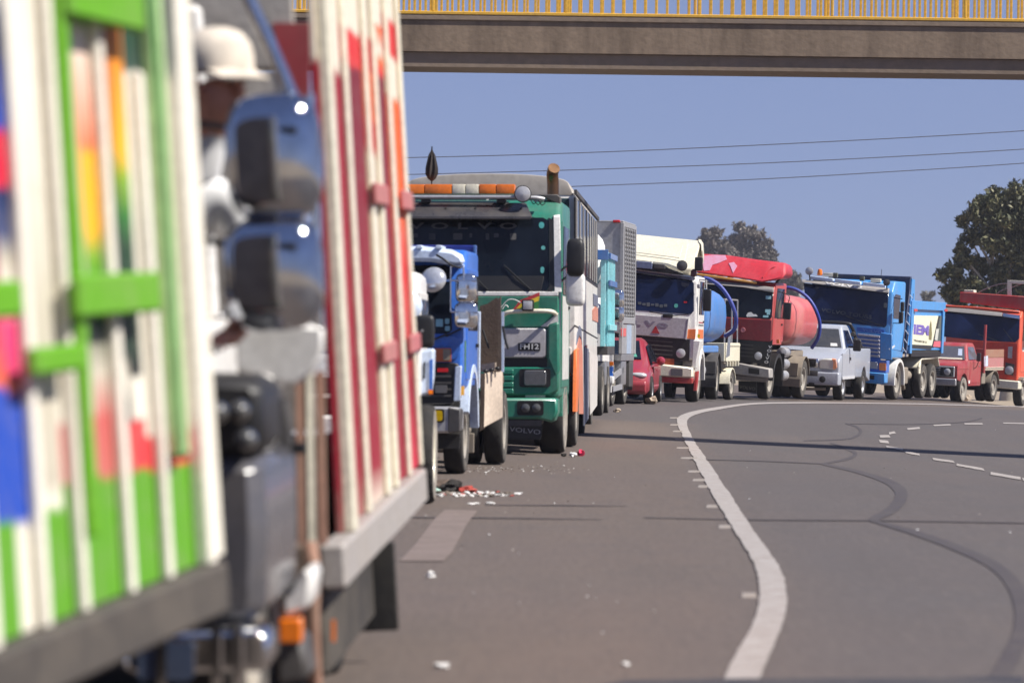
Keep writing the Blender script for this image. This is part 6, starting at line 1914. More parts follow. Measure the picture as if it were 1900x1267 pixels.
    v.P("locker_back", [(890, 568), (905, 563), (921, 552), (927, 556), (927, 690), (890, 690)], DWOOD, ('y', yb + 0.75), 0, 0.05, par=lk)
    v.P("locker_post", [(924, 556), (929, 550), (930, 688), (924, 690)], DWOOD, ('y', yb + 0.60), 0, 0.06, par=lk)
    v.P("locker_edge", [(930.5, 578), (935, 578), (935, 690), (930.5, 690)], LTBLUE, ('y', yb + 0.60), 0, 0.03, par=lk)
    # tilted pale board below
    A_ = [v.y(900, 693, yb + 0.45), v.y(933, 684, yb + 1.05), v.y(933, 774, yb + 1.05), v.y(898, 793, yb + 0.45)]
    B_ = [p + Vector((-0.03, 0.06, 0)) for p in A_]
    slab("pale_board", A_, B_, BEIGE, lk, 0.004)
    v.P("board_frame", [(892, 693), (900, 693), (898, 795), (890, 800)], DWOOD, ('y', yb + 0.45), 0, 0.06, par=lk)
    v.P("locker_top", [(893, 676), (920, 672), (920, 687), (893, 690)], BEIGE, ('y', yb + 0.68), 0, 0.05, par=lk)
    for k in range(3):
        sup("locker_bolt", tuple(v.y(901 + k * 11, 688.5 - k * 2.5, yb + 0.5)), (0.028, 0.03, 0.022), 0.8, BLACK, lk, 10, 6)
    v.tubep("strap", [(896, 612, yb + 0.6), (900, 625, yb + 0.6), (907, 646, yb + 0.6)], 0.012, BLACK)
    v.tubep("strap", [(933, 605, yb + 0.55), (937, 628, yb + 0.55), (943, 648, yb + 0.55)], 0.014, BLACK)
    return v

# ------------------------------------------------------------------ white truck sliver behind the red stake bed
def white_truck():
    v = V("small_truck", "white truck mostly hidden, its black mirror showing beside the red stakes", "truck", (772, 944), (1.03, 0), 1.6, 0.3, 0)
    R_ = v.root
    hw = 1.03
    z = lambda py, px=770: zp(v, px, py)
    v.cab(hw, 1.55, z(740), z(648), z(530), z(500), 0.28, WHITE, 0.10, 0.25)
    v.P("windshield", [(420, 536), (735, 536), (748, 545), (754, 640), (745, 646), (420, 646)], GLASS)
    v.P("grille", R(480, 700, 730, 730, 3), BLACK, out=0.02, th=0.04)
    v.P("headlamp", R(735, 690, 762, 720, 4), LENS, out=0.03, th=0.05)
    v.P("bumper", [(420, 770), (765, 770), (766, 830), (420, 830)], WHITE, out=0.12, th=0.3, b=0.03)
    d = door(v, WHITE, 0.3, 1.45, z(736), z(540), zb=z(640))
    m = sup("door_mirror", tuple(v.y(787, 615, 0.12)), (0.088, 0.07, 0.14), 0.35, BLACK, R_)
    lathe("mirror_bolt", [(0.015, 0), (0.012, -0.01)], v.y(783, 614, 0.04), (0, 1, 0), STEEL, m, 8)
    tube("mirror_arm", [v.y(778, 640, 0.12), Vector((hw, 0.3, v.y(770, 648, 0.2).z))], 0.016, BLACK, m, 8)
    m2 = lathe("round_mirror", [(0.01, -0.04), (0.06, -0.03), (0.10, 0), (0.10, 0.015)], v.y(766, 566, 0.05), (-0.8, 1, -0.2), LTBLUE, R_, 18)
    v.P("side_panel", [(773, 652), (806, 646), (804, 700), (800, 730), (774, 736)], LTBLUE, ('y', 0.55), 0, 0.25, b=0.02)
    v.P("panel_slot", [(786, 672), (789, 671), (788, 702), (785, 703)], BLACK, ('y', 0.54), 0, 0.02)
    v.P("blue_slot", [(797, 668), (803, 666), (802, 726), (797, 728)], CABBLUE, ('y', 0.54), 0, 0.02)
    v.P("indicator", R(795, 723, 803, 731, 1), ORANGE, ('y', 0.53), 0, 0.03)
    v.wheel(1.04, 1.0, 0.43, 0.20, CREAM, wall=RUBBER_D, lug=0.035)
    v.wheel(-0.95, 1.0, 0.43, 0.20, CREAM, side=-1)
    v.frame(0.3, 4.6, 0.75)
    v.axle(3.6, 0.43, 0.86, 0.2, dual=True)
    box("cargo_bed", (-0.92, 0.92), (1.7, 4.6), (0.95, 1.35), LTBLUE, R_, 0.02)
    return v

MAROON = lin(142, 14, 36)
CREAMC = lin(218, 206, 188)

# ------------------------------------------------------------------ red and white stake truck (second from the camera)
def red_stake_truck():
    v = V("stake_truck", "tall red and cream stake truck with chrome mirrors and its driver leaning out", "stake truck", (490, 1492), (1.15, 0), 2.55, -3.0, 1.6)
    R_ = v.root
    hw = 1.15
    yb0, yb1 = v.x(606, 900, hw).y, v.x(768, 820, hw).y
    zr1 = v.x(650, 997, hw + 0.05).z
    zr0 = zr1 - 0.165
    ztop = 3.65
    RAIL = mat("grey_bed_rail", (0.40, 0.37, 0.35, 1), rough=0.55, metal=0.3, dirt=0.4, dscale=4)
    for sx in (-1, 1):
        box("bed_rail", sorted((sx * (hw - 0.04), sx * (hw + 0.055))), (yb0, yb1), (zr0, zr1), RAIL, R_, 0.012)
    box("bed_floor", (-hw + 0.05, hw - 0.05), (yb0, yb1), (zr0 + 0.03, zr1), DWOOD, R_, 0.01)
    # stakes: right edges measured half way up
    edges = [620, 660, 697, 714, 738, 760]
    stakes = []
    for i, px in enumerate(edges):
        yk = v.x(px, 410, hw + 0.020).y
        w = 0.12 if i == 0 else 0.10
        stakes.append((yk - w, yk))
        for sx in (1, -1):
            box("stake", sorted((sx * (hw + 0.0005), sx * (hw + (0.025 if i else 0.050)))), (yk - w, yk), (zr1 + 0.002, ztop), CREAM, R_, 0.008)
    zz = lambda py, px=690: v.x(px, py, hw).z
    tops = [150, 120, 100, 140, 70, 60]
    for i in range(len(stakes) - 1):
        ya, yb = stakes[i][0] - 0.02, stakes[i + 1][0] + 0.02
        px = (edges[i] + edges[i + 1]) / 2
        t = tops[i]
        or_ = lin(226, 96, 40); rd = lin(200, 38, 36)
        if i == 0:
            st = [(zz(1000, px), lin(150, 96, 88)), (zz(880, px), MAROON), (zz(150, px), MAROON), (zz(130, px), CREAMC), (zz(-60, px), CREAMC)]
        elif i == 1:
            st = [(zz(960, px), CREAMC), (zz(880, px), MAROON), (zz(145, px), lin(110, 10, 30)), (zz(135, px), rd), (zz(85, px), rd), (zz(75, px), CREAMC), (zz(-60, px), CREAMC)]
        elif i == 2:
            st = [(zz(900, px), CREAMC), (zz(300, px), CREAMC), (zz(280, px), rd), (zz(240, px), rd), (zz(225, px), or_), (zz(150, px), or_), (zz(140, px), rd), (zz(95, px), rd), (zz(85, px), CREAMC), (zz(-60, px), CREAMC)]
        elif i == 3:
            st = [(zz(900, px), MAROON), (zz(160, px), lin(110, 10, 30)), (zz(150, px), rd), (zz(130, px), or_), (zz(110, px), CREAMC), (zz(75, px), or_), (zz(65, px), CREAMC), (zz(-60, px), CREAMC)]
        else:
            st = [(zz(880, px), lin(190, 40, 62)), (zz(720, px), MAROON), (zz(560, px), lin(196, 70, 62)), (zz(500, px), rd), (zz(440, px), lin(214, 92, 76)), (zz(390, px), or_), (zz(205, px), or_), (zz(190, px), CREAMC), (zz(130, px), CREAMC), (zz(120, px), rd), (zz(65, px), rd), (zz(55, px), CREAMC)]
        for sx in (1, -1):
            box("side_board", sorted((sx * (hw - 0.025), sx * hw)), (ya, yb), (zr1 + 0.002, ztop - 0.02), ramp_paint("painted_board", st), R_, 0.004)
    PINKB = mat("rose_painted_bar", lin(176, 96, 100), rough=0.6, dirt=0.4)
    for py in (362, 652):
        for (a, b_) in ((stakes[2][0] - 0.03, stakes[3][1] + 0.03), (stakes[4][0] + 0.25, stakes[5][1])):
            box("cross_bar", (hw + 0.021, hw + 0.045), (a, b_), (zz(py + 22, 705), zz(py - 16, 705)), PINKB, R_, 0.008)
    # head board behind the cab
    for k in range(6):
        za = 1.0 + k * 0.44
        box("head_board", (-hw, hw - 0.02), (yb0 - 0.08, yb0 - 0.035), (za, za + 0.43), mat("grey_beige_board", (0.34, 0.32, 0.30, 1), rough=0.75, dirt=0.4, bump=0.3), R_, 0.006)
    v.P("maroon_panel", [(506, 44), (574, 44), (574, 190), (540, 190)], mat("maroon_panel", MAROON, rough=0.5), ('y', yb0 - 0.08), 0.01, 0.02)
    # cab: set in from the bed, dark screen, leaning pillar
    chw = 0.90
    box("cab_body", (-chw, chw - 0.02), (0.15, yb0 - 0.2), (0.62, 1.42), WHITE, R_, 0.05, 3)
    prism("cab_roof", [(0.55, 2.55), (0.62, 2.64), (yb0 - 0.25, 2.64), (yb0 - 0.2, 2.55)], 'x', -chw + 0.1, chw - 0.14, WHITE, R_, 0.03, 2)
    box("cab_back", (-chw + 0.05, chw - 0.08), (yb0 - 0.25, yb0 - 0.2), (1.421, 2.549), WHITE, R_, 0.02)
    slab("windshield", [(-0.8, 0.17, 1.44), (0.70, 0.17, 1.44), (0.62, 0.54, 2.54), (-0.72, 0.54, 2.54)], [(-0.8, 0.20, 1.44), (0.70, 0.20, 1.44), (0.62, 0.57, 2.54), (-0.72, 0.57, 2.54)], GLASS, R_)
    for sx in (1, -1):
        slab("window_pillar", [(sx * 0.72, 0.16, 1.43), (sx * 0.84, 0.18, 1.43), (sx * 0.74, 0.55, 2.55), (sx * 0.63, 0.53, 2.55)], [(sx * 0.72, 0.24, 1.43), (sx * 0.84, 0.26, 1.43), (sx * 0.74, 0.63, 2.55), (sx * 0.63, 0.61, 2.55)], BLACK, R_, 0.01)
    box("seat", (-0.75, 0.7), (0.75, yb0 - 0.3), (1.421, 1.55), BLACK, R_, 0.05, 2)
    # front wing, lamp cluster, bumper
    v.P("front_wing", [(330, 850), (470, 842), (488, 870), (492, 1000), (490, 1120), (478, 1165), (330, 1180)], mat("grey_wing", (0.075, 0.075, 0.088, 1), rough=0.22, dirt=0.3, coat=0.6), ('y', 0.0), 0, 0.9, b=0.05)
    v.P("lamp_cluster", [(330, 700), (470, 705), (486, 730), (484, 838), (470, 846), (330, 850)], BLACK, ('y', 0.02), 0, 0.5, b=0.03)
    for px, py in ((405, 765), (445, 762), (458, 815)):
        v.lamp("head_lamp", px, py, 20, -0.01, mat("dark_lens", (0.06, 0.065, 0.07, 1)), CHROME, depth=0.06)
    bp = v.P("bumper", [(230, 1176), (486, 1166), (500, 1180), (500, 1236), (486, 1246), (230, 1250)], CHROME, ('y', -0.12), 0, 0.25, b=0.03)
    for px in (300, 400, 440):
        v.P("bumper_over_rider", R(px - 8, 1160, px + 8, 1275, 4), CHROME, ('y', -0.15), 0, 0.05, par=bp)
    v.P("lower_lamp", R(255, 1190, 360, 1262, 12), mat("blue_glint_lens", (0.05, 0.07, 0.12, 1), rough=0.1, dirt=0.1, coat=0.5), ('y', -0.14), 0.0, 0.04)
    # open door seen from its edge
    dr = v.P("door", [(436, 598), (600, 604), (600, 650), (578, 692), (548, 716), (505, 706), (438, 684)], WHITE, ('y', 0.85), 0, 0.05, b=0.012)
    dr["label"] = "white door standing open towards the road"
    v.P("door_edge", [(482, 690), (508, 700), (512, 900), (524, 1168), (504, 1172), (494, 960)], WHITE, ('y', 0.84), 0, 0.08, par=dr, b=0.008)
    v.P("reflector", [(490, 872), (508, 872), (510, 946), (493, 946)], REDL, ('y', 0.835), 0.0, 0.02, par=dr)
    v.P("door_trim", [(510, 742), (530, 738), (542, 800), (544, 960), (538, 1090), (524, 1104), (514, 960)], DGREY, ('y', 0.87), 0, 0.04, par=dr, b=0.01)
    v.P("sill_panel", [(520, 1108), (545, 1085), (566, 1052), (582, 1062), (574, 1128), (524, 1150)], WHITE, ('y', 0.80), 0, 0.3, b=0.02)
    v.P("indicator", R(517, 1148, 559, 1193, 4), ORANGE, ('y', 0.78), 0, 0.08, b=0.008)
    v.P("lamp_base", [(508, 1180), (562, 1180), (575, 1262), (512, 1275)], DGREY, ('y', 0.80), 0, 0.25, b=0.02)
    v.P("door_handle", R(540, 822, 566, 842, 4), BLACK, ('y', 0.82), 0, 0.05)
    # posts and pipes between cab and bed
    BRN = mat("rusty_brown_post", lin(150, 110, 92), rough=0.8, dirt=0.5)
    for k, (a, b_) in enumerate(((548, 562), (568, 580), (585, 600))):
        v.P("gap_post", [(a, 690), (b_, 690), (b_ + 5, 1010), (a + 5, 1010)], BRN if k != 1 else CREAM, ('y', yb0 - 0.12), 0, 0.04)
    tube("filler_pipe", smooth_path([v.y(575, 1010, 1.4), v.y(582, 1060, 1.35), v.y(580, 1150, 1.35), v.y(585, 1267, 1.4)], 4), 0.024, BRN, R_)
    # stacked chrome mirrors on black arms
    for (px, py, hx, hz, e_) in ((509, 292, 0.149, 0.198, 0.60), (508, 508, 0.156, 0.178, 0.60)):
        mo = sup("door_mirror", tuple(v.y(px, py, 0.45)), (hx, 0.12, hz), e_, mat("dark_chrome", (0.46, 0.48, 0.53, 1), rough=0.07, metal=1.0, dirt=0.1), R_, 32, 20)
        tube("mirror_arm", [v.y(px + 40, py - 50, 0.32), v.y(px - 90, py - 56, 0.42), v.y(px - 165, py - 66, 0.6)], 0.011, BLACK, mo, 8)
    tube("mirror_stay", [v.y(452, -20, 0.45), v.y(500, 80, 0.45), v.y(545, 185, 0.45)], 0.020, CHROME, R_, 10)
    tube("mirror_post", [v.y(575, 175, 0.5), v.y(588, 400, 0.5), v.y(594, 610, 0.5)], 0.014, CHROME, R_, 8)
    # chassis and wheels
    yw = v.x(722, 1000, hw).y
    v.frame(0.3, yb1, 0.62)
    box("side_skirt", (hw - 0.14, hw - 0.03), (yb0 + 0.03, yw - 0.55), (0.08, zr0 - 0.003), CHASSIS, R_, 0.02)
    v.wheel(hw - 0.17, yb0 + 0.75, 0.47, 0.24, DUSTY, dual=True, wall=RUBBER)
    v.wheel(-hw + 0.17, yb0 + 0.75, 0.47, 0.24, RIM, dual=True, side=-1)
    v.wheel(hw - 0.19, yw, 0.43, 0.22, DUSTY, dual=True, wall=RUBBER)
    v.wheel(-hw + 0.19, yw, 0.43, 0.22, RIM, dual=True, side=-1)
    v.axle(1.05, 0.42, 1.02, 0.22)
    box("mud_flap", (hw - 0.20, hw + 0.065), (yw - 0.52, yw - 0.49), (0.02, zr0 - 0.003), RUBBER, R_, 0.03, 3)
    for k in range(4):
        box("under_post", (hw - 0.08 - k * 0.09, hw - 0.05 - k * 0.09), (yb0 + 0.05 + 0.12 * k, yb0 + 0.1 + 0.12 * k), (0.1, zr0 - 0.002), DUSTY if k % 2 else DWOOD, R_, 0.008)
    v.P("strap", [(615, 1150), (622, 1150), (622, 1190), (615, 1190)], ORANGE, ('y', yb0), 0, 0.02)
    return v

# ------------------------------------------------------------------ driver leaning out
def driver(v):
    """one skinned body: trunk, neck, head, arms; cap as a child"""
    hd = v.y(404, 164, 0.72)                                  # middle of the head in the truck's frame
    sh = Vector((hd.x - 0.16, hd.y + 0.10, hd.z - 0.36))
    pel = Vector((0.30, 1.10, 1.62))
    J = {"pel": (pel, 0.16), "bel": (pel.lerp(sh, 0.45) + Vector((-0.03, 0, 0.02)), 0.15), "che": (pel.lerp(sh, 0.85), 0.17), "nk0": (sh + Vector((0.08, -0.04, 0.10)), 0.075), "nk1": (hd + Vector((-0.03, 0.03, -0.13)), 0.058),
         "jaw": (hd + Vector((0.01, -0.015, -0.06)), 0.075), "head": (hd + Vector((0, 0, 0.04)), 0.098),
         "lsh": (sh + Vector((0.19, -0.02, 0.0)), 0.075), "lel": (sh + Vector((0.27, -0.12, -0.28)), 0.052), "lwr": (sh + Vector((0.20, -0.30, -0.42)), 0.036), "lha": (sh + Vector((0.17, -0.38, -0.43)), 0.034),
         "rsh": (sh + Vector((-0.20, 0.03, -0.02)), 0.075), "rel": (sh + Vector((-0.27, -0.06, -0.28)), 0.052), "rwr": (sh + Vector((-0.15, -0.28, -0.36)), 0.036), "rha": (sh + Vector((-0.10, -0.36, -0.36)), 0.034),
         "lkn": (pel + Vector((0.12, -0.42, 0.02)), 0.085), "lan": (pel + Vector((0.12, -0.50, -0.18)), 0.05), "rkn": (pel + Vector((-0.16, -0.42, 0.02)), 0.085), "ran": (pel + Vector((-0.16, -0.50, -0.18)), 0.05)}
    E = [("pel", "bel"), ("bel", "che"), ("che", "nk0"), ("nk0", "nk1"), ("nk1", "jaw"), ("jaw", "head"), ("che", "lsh"), ("lsh", "lel"), ("lel", "lwr"), ("lwr", "lha"), ("che", "rsh"), ("rsh", "rel"), ("rel", "rwr"), ("rwr", "rha"),
         ("pel", "lkn"), ("lkn", "lan"), ("pel", "rkn"), ("rkn", "ran")]
    for side in ("l", "r"):                                   # five fingers, curled over the sill / wheel
        base, wr = J[side + "ha"][0], J[side + "wr"][0]
        fwd = (base - wr).normalized(); lat = fwd.cross(Vector((0, 0, 1))).normalized(); dn = Vector((0, 0, -1))
        for k in range(4):
            a = base + lat * (0.027 - 0.018 * k) + fwd * 0.03
            L_ = (0.032, 0.038, 0.036, 0.028)[k]
            J[f"{side}f{k}a"] = (a, 0.0095); J[f"{side}f{k}b"] = (a + fwd * L_ + dn * 0.008, 0.009); J[f"{side}f{k}c"] = (a + fwd * L_ * 1.2 + dn * L_ * 1.0, 0.008)
            E += [(side + "ha", f"{side}f{k}a"), (f"{side}f{k}a", f"{side}f{k}b"), (f"{side}f{k}b", f"{side}f{k}c")]
        t = wr.lerp(base, 0.6) + lat * 0.035
        J[side + "ta"] = (t, 0.011); J[side + "tb"] = (t + lat * 0.02 + fwd * 0.03 + dn * 0.01, 0.010)
        E += [(side + "wr", side + "ta"), (side + "ta", side + "tb")]
    names = list(J)
    me = bpy.data.meshes.new("person")
    me.from_pydata([J[n][0] for n in names], [(names.index(a), names.index(b)) for a, b in E], [])
    ob = bpy.data.objects.new("person", me)
    COL.objects.link(ob)
    ob.modifiers.new("skin", 'SKIN')
    sv = me.skin_vertices[0].data
    for i, n in enumerate(names):
        sv[i].radius = (J[n][1], J[n][1]); sv[i].use_root = (n == "pel")
    sb = ob.modifiers.new("sub", 'SUBSURF'); sb.levels = 2; sb.render_levels = 2
    dg = bpy.context.evaluated_depsgraph_get()
    me2 = bpy.data.meshes.new_from_object(ob.evaluated_get(dg))
    ob.modifiers.clear()
    ob.data = me2
    bpy.data.meshes.remove(me)
    me2.materials.clear()
    me2.materials.append(mat("white_shirt", (0.74, 0.74, 0.74, 1), rough=0.85, dirt=0.05)); me2.materials.append(SKIN); me2.materials.append(mat("dark_trousers", (0.04, 0.045, 0.06, 1), rough=0.9))
    zneck = J["nk1"][0].z - 0.02
    wl, wr_ = J["lwr"][0], J["rwr"][0]
    for p in me2.polygons:
        c = p.center
        p.use_smooth = True
        p.material_index = 1 if (c.z > zneck or (c - wl).length < 0.16 and c.y < wl.y + 0.03 or (c - wr_).length < 0.16 and c.y < wr_.y + 0.03) else (2 if c.z < pel.z + 0.06 else 0)
    ob.matrix_world = v.M
    tag(ob, "driver in a white cap and shirt leaning out above the chrome mirrors", "person")
    # face turned towards the road
    fx = Vector((0.80, -0.60, 0)).normalized(); lt = Vector((-fx.y, fx.x, 0))
    def part(name, off, rad, m, e=1.0): return sup(name, tuple(hd + off), rad, e, m, ob, 12, 8)
    part("nose", fx * 0.098 + Vector((0, 0, -0.015)), (0.018, 0.018, 0.026), SKIN)
    for s_ in (-1, 1):
        part("eye", fx * 0.085 + lt * (0.033 * s_) + Vector((0, 0, 0.018)), (0.012, 0.012, 0.008), INK)
        part("ear", lt * (0.094 * s_) + Vector((0, 0, 0.0)), (0.018, 0.018, 0.032), SKIN)
    part("mouth", fx * 0.082 + Vector((0, 0, -0.062)), (0.02, 0.02, 0.006), mat("lips", lin(120, 60, 52), rough=0.5))
    cap = mat("cream_cap_cloth", (0.62, 0.55, 0.46, 1), rough=0.85, dirt=0.08)
    c0 = hd + Vector((0, 0, 0.072))
    Vv, Fc = [], []
    n = 20
    prof = [(0.119, -0.02), (0.121, 0.02), (0.112, 0.065), (0.085, 0.10), (0.045, 0.118), (0.004, 0.122)]
    for r_, h in prof:
        for i in range(n):
            a = 2 * math.pi * i / n
            Vv.append(c0 + Vector((r_ * math.cos(a), r_ * math.sin(a), h)))
    for j in range(len(prof) - 1):
        for i in range(n):
            i2 = (i + 1) % n
            Fc.append((j * n + i, j * n + i2, (j + 1) * n + i2, (j + 1) * n + i))
    cp = raw("cap", Vv, Fc, cap, ob, angle=60)
    ang = math.atan2(fx.y, fx.x)
    top, bt = [], []
    arc_i = [c0 + Vector((0.115 * math.cos(ang + t), 0.115 * math.sin(ang + t), -0.015)) for t in np.linspace(-1.1, 1.1, 9)]
    arc_o = [c0 + fx * 0.065 + Vector((0.115 * math.cos(ang + t), 0.115 * math.sin(ang + t), -0.045)) for t in np.linspace(-1.1, 1.1, 9)]
    ring = arc_i + arc_o[::-1]
    slab("cap_brim", ring, [p + Vector((0, 0, -0.008)) for p in ring], cap, cp, 0)
    return ob

# ------------------------------------------------------------------ green and white stake truck (nearest)
def green_stake_truck():
    v = V("stake_truck", "nearest truck, its bright green and cream stake side filling the edge of the picture", "stake truck", (424, 1593), (1.15, 6.2), 9.0, -3.2, 1.9)
    R_ = v.root
    hw = 1.15
    GRN = mat("bright_green_paint", (0.105, 0.33, 0.006, 1), rough=0.6, dirt=0.25, dscale=6, spec=0.25)
    DGRN = mat("dark_green_paint", lin(44, 120, 40), rough=0.45, dirt=0.15, coat=0.2)
    LGRN = mat("pale_green_paint", lin(168, 196, 138), rough=0.5, dirt=0.15)
    WHT = mat("warm_white_stake", lin(232, 226, 212), rough=0.6, dirt=0.4, dscale=7, stretch=(1, 1, 0.2))
    zb = v.x(392, 1038, hw).z
    ztop = 2.75
    y1 = 6.2
    y0 = 1.9
    zz = lambda py, px=220: v.x(px, py, hw).z
    SILL = mat("brown_grey_sill", (0.050, 0.043, 0.038, 1), rough=0.75, dirt=0.5, dscale=5, dust=(0.15, 0.125, 0.10, 1))
    for sx in (-1, 1):
        box("bed_rail", sorted((sx * (hw - 0.06), sx * (hw + 0.05))), (y0, y1), (zb - 0.14, zb - 0.002), SILL, R_, 0.012)
    box("bed_floor", (-hw + 0.06, hw - 0.06), (y0, y1), (zb - 0.1, zb), DWOOD, R_, 0.01)
    box("tail_gate", (-hw + 0.02, hw - 0.06), (y1 - 0.05, y1), (zb, ztop), WOOD, R_, 0.01)
    def stake(px, w, proud, m, name="stake", py=640, z0=None, z1=None):
        yk = v.x(px, py, hw + proud).y
        return box(name, (hw, hw + proud), (yk - w, yk), (zb if z0 is None else z0, ztop if z1 is None else z1), m, R_, 0.006), yk
    stake(379, 0.07, 0.042, WHT)
    g1, yk = stake(338, 0.08, 0.040, DGRN, "green_post", z0=zz(850, 320))
    box("post_face", (hw + 0.0405, hw + 0.046), (yk - 0.065, yk - 0.015), (zz(840, 320), ztop), LGRN, g1, 0)
    box("post_face", (hw + 0.008, hw + 0.034), (yk - 0.086, yk - 0.0805), (zz(840, 320), ztop), LGRN, g1, 0)
    ys = [yk]
    for px in (299, 228, 140, 66):
        _, q = stake(px, 0.045, 0.027, WHT, z1=ztop if px != 299 else zz(140, 270))
        ys.append(q)
    g2, q2 = stake(166, 0.06, 0.048, GRN, "green_post", z0=zz(990, 160))
    # farther stakes towards the cab, outside the frame
    for k in range(5):
        yk2 = ys[-1] - 0.40 * (k + 1)
        box("stake", (hw, hw + 0.042), (yk2 - 0.06, yk2), (zb, ztop), WHT, R_, 0.006)
    for k in range(10):
        yk2 = y0 + 0.1 + k * (y1 - y0 - 0.2) / 9
        box("stake", (-hw - 0.042, -hw), (yk2 - 0.06, yk2), (zb, ztop), WHT, R_, 0.006)
    # green bars
    def bar(pxa, pxb, pya, pyb, name="cross_bar"):
        a, b_ = v.x(pxa, (pya + pyb) / 2, hw + 0.07), v.x(pxb, (pya + pyb) / 2, hw + 0.07)
        za, zb_ = v.x((pxa + pxb) / 2, pya, hw + 0.07).z, v.x((pxa + pxb) / 2, pyb, hw + 0.07).z
        return box(name, (hw + 0.043, hw + 0.070), (a.y, b_.y), (zb_, za), GRN, R_, 0.008)
    bar(150, 300, 506, 584); bar(-120, 46, 522, 594); bar(132, 268, -40, 44); bar(68, 158, 640, 692)
    # painted boards behind the stakes: bands of a mural
    C = lambda *a: lin(*a)
    cream, beige = C(222, 216, 200), C(190, 182, 164)
    green, dkg, orange, yel = C(88, 150, 26), C(20, 60, 34), C(216, 120, 20), C(236, 170, 30)
    red, blue, navy, pink, blk = C(206, 60, 62), C(30, 70, 170), C(20, 40, 84), C(214, 60, 110), C(22, 22, 24)
    def board(pxa, pxb, stops):
        ya, yb = v.x(pxa, 640, hw - 0.001).y, v.x(pxb, 640, hw - 0.001).y
        box("side_board", (hw - 0.03, hw - 0.001), (ya, yb), (zb, ztop), ramp_paint("mural_board", [(zz(py, (pxa + pxb) / 2), c) for py, c in stops], wob=0.03), R_, 0.003)
    board(344, 392, [(-60, cream), (1040, cream)])
    board(262, 343, [(-60, dkg), (60, dkg), (140, C(50, 70, 60)), (150, cream), (560, cream), (800, cream), (805, red), (868, red), (872, green), (1060, green)])
    board(238, 261, [(-60, green), (50, green), (60, orange), (280, yel), (330, C(120, 160, 30)), (400, C(40, 110, 40)), (460, dkg), (600, dkg), (690, blk), (700, cream), (780, cream), (786, red), (868, red), (874, green), (1080, green)])
    board(204, 237, [(-60, green), (50, green), (60, C(150, 80, 20)), (200, C(190, 90, 14)), (300, C(120, 110, 20)), (380, C(50, 90, 30)), (440, C(18, 44, 24)), (660, C(12, 40, 30)), (690, beige), (760, blk), (790, C(90, 30, 34)), (800, red), (880, C(170, 110, 90)), (890, green), (1100, green)])
    board(170, 203, [(-60, green), (50, green), (60, cream), (270, C(224, 120, 80)), (290, yel), (420, yel), (470, C(120, 160, 40)), (500, green), (600, dkg), (690, beige), (780, C(190, 90, 84)), (880, C(190, 100, 90)), (900, green), (1110, green)])
    board(100, 169, [(-60, beige), (640, beige), (770, cream), (790, C(206, 130, 124)), (890, C(206, 140, 130)), (900, green), (1130, green)])
    board(54, 99, [(-60, cream), (200, cream), (620, beige), (900, beige), (940, cream), (960, green), (1160, green)])
    board(8, 53, [(-60, cream), (30, C(120, 130, 150)), (40, navy), (105, navy), (130, C(30, 50, 130)), (235, blue), (250, C(210, 30, 60)), (345, C(210, 30, 60)), (355, navy), (430, C(60, 70, 110)), (480, beige), (520, cream), (600, pink), (690, pink), (720, C(220, 110, 60)), (735, blue), (960, blue), (985, cream), (1180, cream)])
    board(-160, 7, [(-60, cream), (30, navy), (100, C(30, 50, 120)), (240, blue), (250, C(210, 30, 60)), (340, C(210, 30, 60)), (350, navy), (420, navy), (500, C(150, 60, 80)), (590, pink), (720, C(220, 100, 60)), (735, blue), (980, blue), (1000, green), (1200, green)])
    for k in range(3):
        yb_ = v.x(-160, 640, hw - 0.02).y - 0.02 - k * 0.5
        if yb_ - 0.48 > y0:
            box("side_board", (hw - 0.045, hw - 0.02), (yb_ - 0.48, yb_), (zb, ztop), WHT, R_, 0.003)
    box("side_board", (-hw, -hw + 0.03), (y0, y1 - 0.06), (zb, ztop), WHT, R_, 0.003)
    box("head_board", (-hw, hw - 0.05), (y0, y0 + 0.04), (zb, ztop), WHT, R_, 0.005)
    # chassis, wheels, cab (ahead of the frame)
    v.frame(0.4, y1, 0.58)
    v.axle(4.3, 0.40, 1.0, 0.2, dual=True)
    v.axle(1.0, 0.40, 0.98, 0.2)
    v.cab(0.95, 1.6, 0.5, 1.3, 1.95, 2.15, 0.2, GRN, 0.08)
    box("windshield", (-0.82, 0.82), (-0.02, 0.03), (1.33, 1.9), GLASS, R_)
    door(v, GRN, 0.3, 1.4, 0.6, 2.0, 0.95)
    for sx in (-1, 1):
        lathe("tail_lamp", [(0.05, 0.03), (0.06, 0), (0.02, -0.01)], (sx * 0.8, y1 + 0.03, zb - 0.12), (0, -1, 0), REDL, R_, 14)
    return v

# ------------------------------------------------------------------ litter and stones
def scrap(name, label, px, py, size, m, group=None, flat=0.35, seed=0):
    """crumpled scrap or stone lying on the asphalt"""
    r_ = random.Random(seed)
    h = ground_hit(px, py)
    bm = bmesh.new()
    bmesh.ops.create_icosphere(bm, subdivisions=2, radius=1)
    for vt in bm.verts:
        k = 1 + r_.uniform(-0.55, 0.4)
        vt.co = Vector((vt.co.x * size * k, vt.co.y * size * k, max(-0.0, (vt.co.z * k + 0.8) * size * flat)))
    o = from_bm(name, bm, m, None, 20)
    o.location = h
    o.rotation_euler = (0, 0, r_.uniform(0, 6))
    return tag(o, label, name.split("_")[-1], group)

